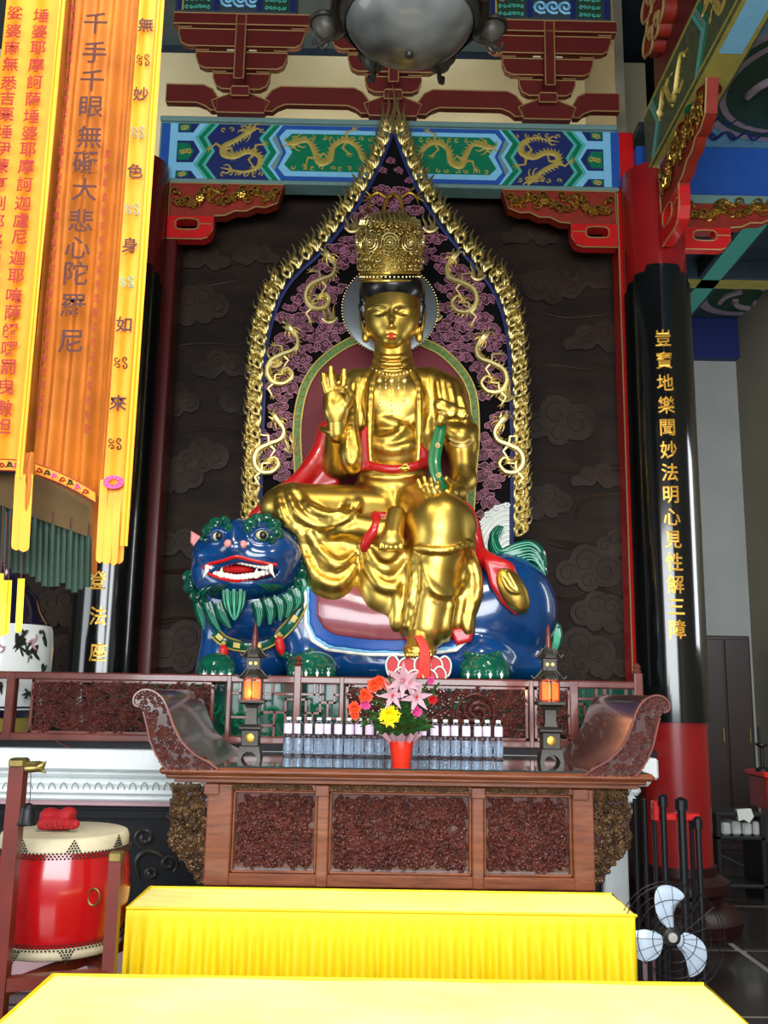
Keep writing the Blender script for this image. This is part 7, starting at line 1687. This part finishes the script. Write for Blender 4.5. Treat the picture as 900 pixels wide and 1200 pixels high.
for k in range(20): a = k*PI/10; b.tube([fpt(8*math.cos(a), 8*math.sin(a), 18), fpt(40*math.cos(a), 40*math.sin(a), 16), fpt(56*math.cos(a), 56*math.sin(a), 14), fpt(56*math.cos(a), 56*math.sin(a), 0)], .0011, 4)
b.build('wire_guard', 'blackmatte', fn_)
b = MB(); b.tube([fpt(0, 20, -18), (fc[0], YFn+.1, .03)], .014, 8); b.build('stand_pole', 'blackmatte', fn_)
MB().lathe([(.19, 0), (.19, .02), (.05, .04), (.02, .06)], (fc[0], YFn+.1, 0), 28).build('stand_base', 'blackmatte', fn_)
# ================================================================== RACK OF BLACK POLES
YW = 5.15; sw_ = S(YW)
wk = thing('pole_rack', 'red clamp rack holding upright black poles beside the altar', 'rack', (Xat(790, YW, 1000), YW, 0))
MB().bbox((Xat(770, YW, 957), YW-.02, Zat(961, YW, 790)), (Xat(819, YW, 957), YW+.03, Zat(953, YW, 790)), .004).build('clamp_bar', 'redbright', wk)
MB().bbox((Xat(764, YW, 940), YW-.02, Zat(962, YW, 770)), (Xat(775, YW, 940), YW+.03, Zat(938, YW, 770)), .006).build('clamp_end', 'redbright', wk)
MB().bbox((Xat(760, YW+.25, 1090), YW-.12, 0), (Xat(820, YW, 1090), YW+.2, .05), .01).build('rack_base', 'blackmatte', wk)
MB().bbox((Xat(768, YW, 1000), YW+.02, .05), (Xat(772, YW, 1000), YW+.05, Zat(945, YW, 770)), .004).build('rack_upright', 'blackmatte', wk)
MB().bbox((Xat(812, YW, 1000), YW+.02, .05), (Xat(816, YW, 1000), YW+.05, Zat(955, YW, 815)), .004).build('rack_upright', 'blackmatte', wk)
for px, y0_, r_, lb in ((776, 932, 3.4, 'black pole in the left of the red clamp'), (797, 936, 4.6, 'thick black pole in the middle of the red clamp'), (816, 958, 3.4, 'black pole leaning at the right end of the red clamp')):
    x = Xat(px, YW, 1000); b = MB(); z1 = Zat(y0_, YW, px); b.tube([(x, YW-.03-r_*sw_, .051), (x, YW-.03-r_*sw_, z1)], r_*sw_, 10); o = b.build('black_pole', 'blackmatte', None); tag(o, lb, 'pole', 'black poles by the column')
    o2 = MB().tube([(x, YW-.03-r_*sw_, z1-.05), (x, YW-.03-r_*sw_, z1), (x, YW-.03-r_*sw_, z1+.012)], [r_*sw_*1.5, r_*sw_*1.5, r_*sw_*.6], 10).build('pole_cap', 'blackmatte', o)
for px, lb in ((757, 'black pole behind the table end, second from the altar'), (746, 'black pole closest to the table end')):
    x = Xat(px, YW, 1000); b = MB(); b.tube([(x, YW+.0, 0), (x, YW, Zat(936, YW, px))], 2.6*sw_, 10); tag(b.build('black_pole', 'blackmatte'), lb, 'pole', 'black poles by the column')
# ================================================================== FAR RIGHT AISLE
YCb = 10.3; cx0, cx1 = Xat(820, YCb, 850), Xat(884, YCb, 850)
cb = thing('dark_cabinet', 'tall dark brown cabinet against the grey wall behind the right column', 'cabinet', ((cx0+cx1)/2, YCb, 0)); zc1 = Zat(745, YCb, 850)
MB().bbox((cx0-.3, YCb, 0), (cx1, YCb+.5, zc1), .01).build('cabinet_body', 'cabinet', cb)
for a, c_ in ((cx0-.28, (cx0+cx1)/2-.01), ((cx0+cx1)/2+.01, cx1-.02)):
    d_ = MB().bbox((a, YCb-.02, .08), (c_, YCb, zc1-.04), .006).build('door', 'cabinet', cb); MB().bbox((c_-.05, YCb-.035, 1.1), (c_-.03, YCb-.02, 1.25), .003).build('door_handle', 'brass', d_)
# red side table with small dark figure
YQ = 8.6; x = Xat(893, YQ, 910)
rt = thing('red_side_table', 'small red side table at the right edge', 'table', (x+.2, YQ, 0)); zq_ = Zat(903, YQ, 893)
MB().bbox((x-.06, YQ-.2, zq_-.05), (min(x+.8, XR-.02), YQ+.25, zq_), .01).build('table_top', 'redbright', rt)
MB().bbox((x-.04, YQ-.18, zq_-.32), (min(x+.78, XR-.03), YQ+.2, zq_-.05), .006).build('apron', 'red', rt)
for xx in (x-.02, min(x+.7, XR-.1)): MB().bbox((xx, YQ-.16, 0), (xx+.05, YQ-.11, zq_-.3), .004).build('leg', 'red', rt)
ic = thing('incense_stand', 'small black metal stand on the red side table at the right edge', 'stand', (x, YQ, zq_)); MB().lathe([(.06, zq_), (.06, zq_+.02), (.015, zq_+.04), (.015, zq_+.2), (.05, zq_+.22), (.05, zq_+.24)], (x-.01, YQ-.05, 0), 14).build('stem', 'blackmatte', ic)
MB().bbox((x-.04, YQ-.07, zq_+.24), (x-.015, YQ-.05, zq_+.38), .004).build('arm', 'blackmatte', ic)
# low dark shelf with pale cloth
YG = 8.0; x0_, x1_ = Xat(832, YG, 980), Xat(889, YG, 980); zg_ = Zat(950, YG, 860)
sh = thing('low_shelf', 'low dark shelf with stacked grey bundles beyond the column', 'shelf', ((x0_+x1_)/2, YG, 0))
for z in (.12, zg_-.18, zg_): MB().bbox((x0_, YG-.15, z-.03), (x1_, YG+.25, z), .006).build('shelf_board', 'blackmatte', sh)
for xx in (x0_, x1_-.04): MB().bbox((xx, YG-.15, 0), (xx+.04, YG+.25, zg_-.03), .006).build('side_panel', 'blackmatte', sh)
for i in range(4):
    a = x0_+.06+i*.085; o = MB().bbox((a, YG-.12, zg_-.18+.001), (a+.075, YG+.1, zg_-.18+.1+.01*(i % 2)), .015).build('cloth_bundle', 'wallgrey'); tag(o, ('leftmost', 'second', 'third', 'rightmost')[i]+' small grey cloth bundle on the low dark shelf', 'bundle', 'cloth bundles on the low shelf')
o = MB(); o.plate(W3([(864, 949), (880, 948), (883, 957), (878, 964), (872, 960), (866, 962)], YG-.16), .05, bev=-.003); tag(o.build('white_cloth', 'wave'), 'crumpled pale cloth hanging over the front of the low shelf', 'cloth')
# wooden wall bracket
YWb = 9.2; b = MB(); xw = XR
wb = thing('wall_bracket', 'dark carved wooden wall bracket at the right edge, halfway up', 'bracket', (XR, YWb, Zat(622, YWb, 895)))
MB().lathe([(.03, Zat(627, YWb, 890)), (.1, Zat(620, YWb, 890)), (.24, Zat(611, YWb, 890)), (.27, Zat(608, YWb, 890)), (.27, Zat(604, YWb, 890))], (XR, YWb, 0), 12, cap=False, ang=PI, a0=PI/2).build('bracket_body', 'cabinet', wb)
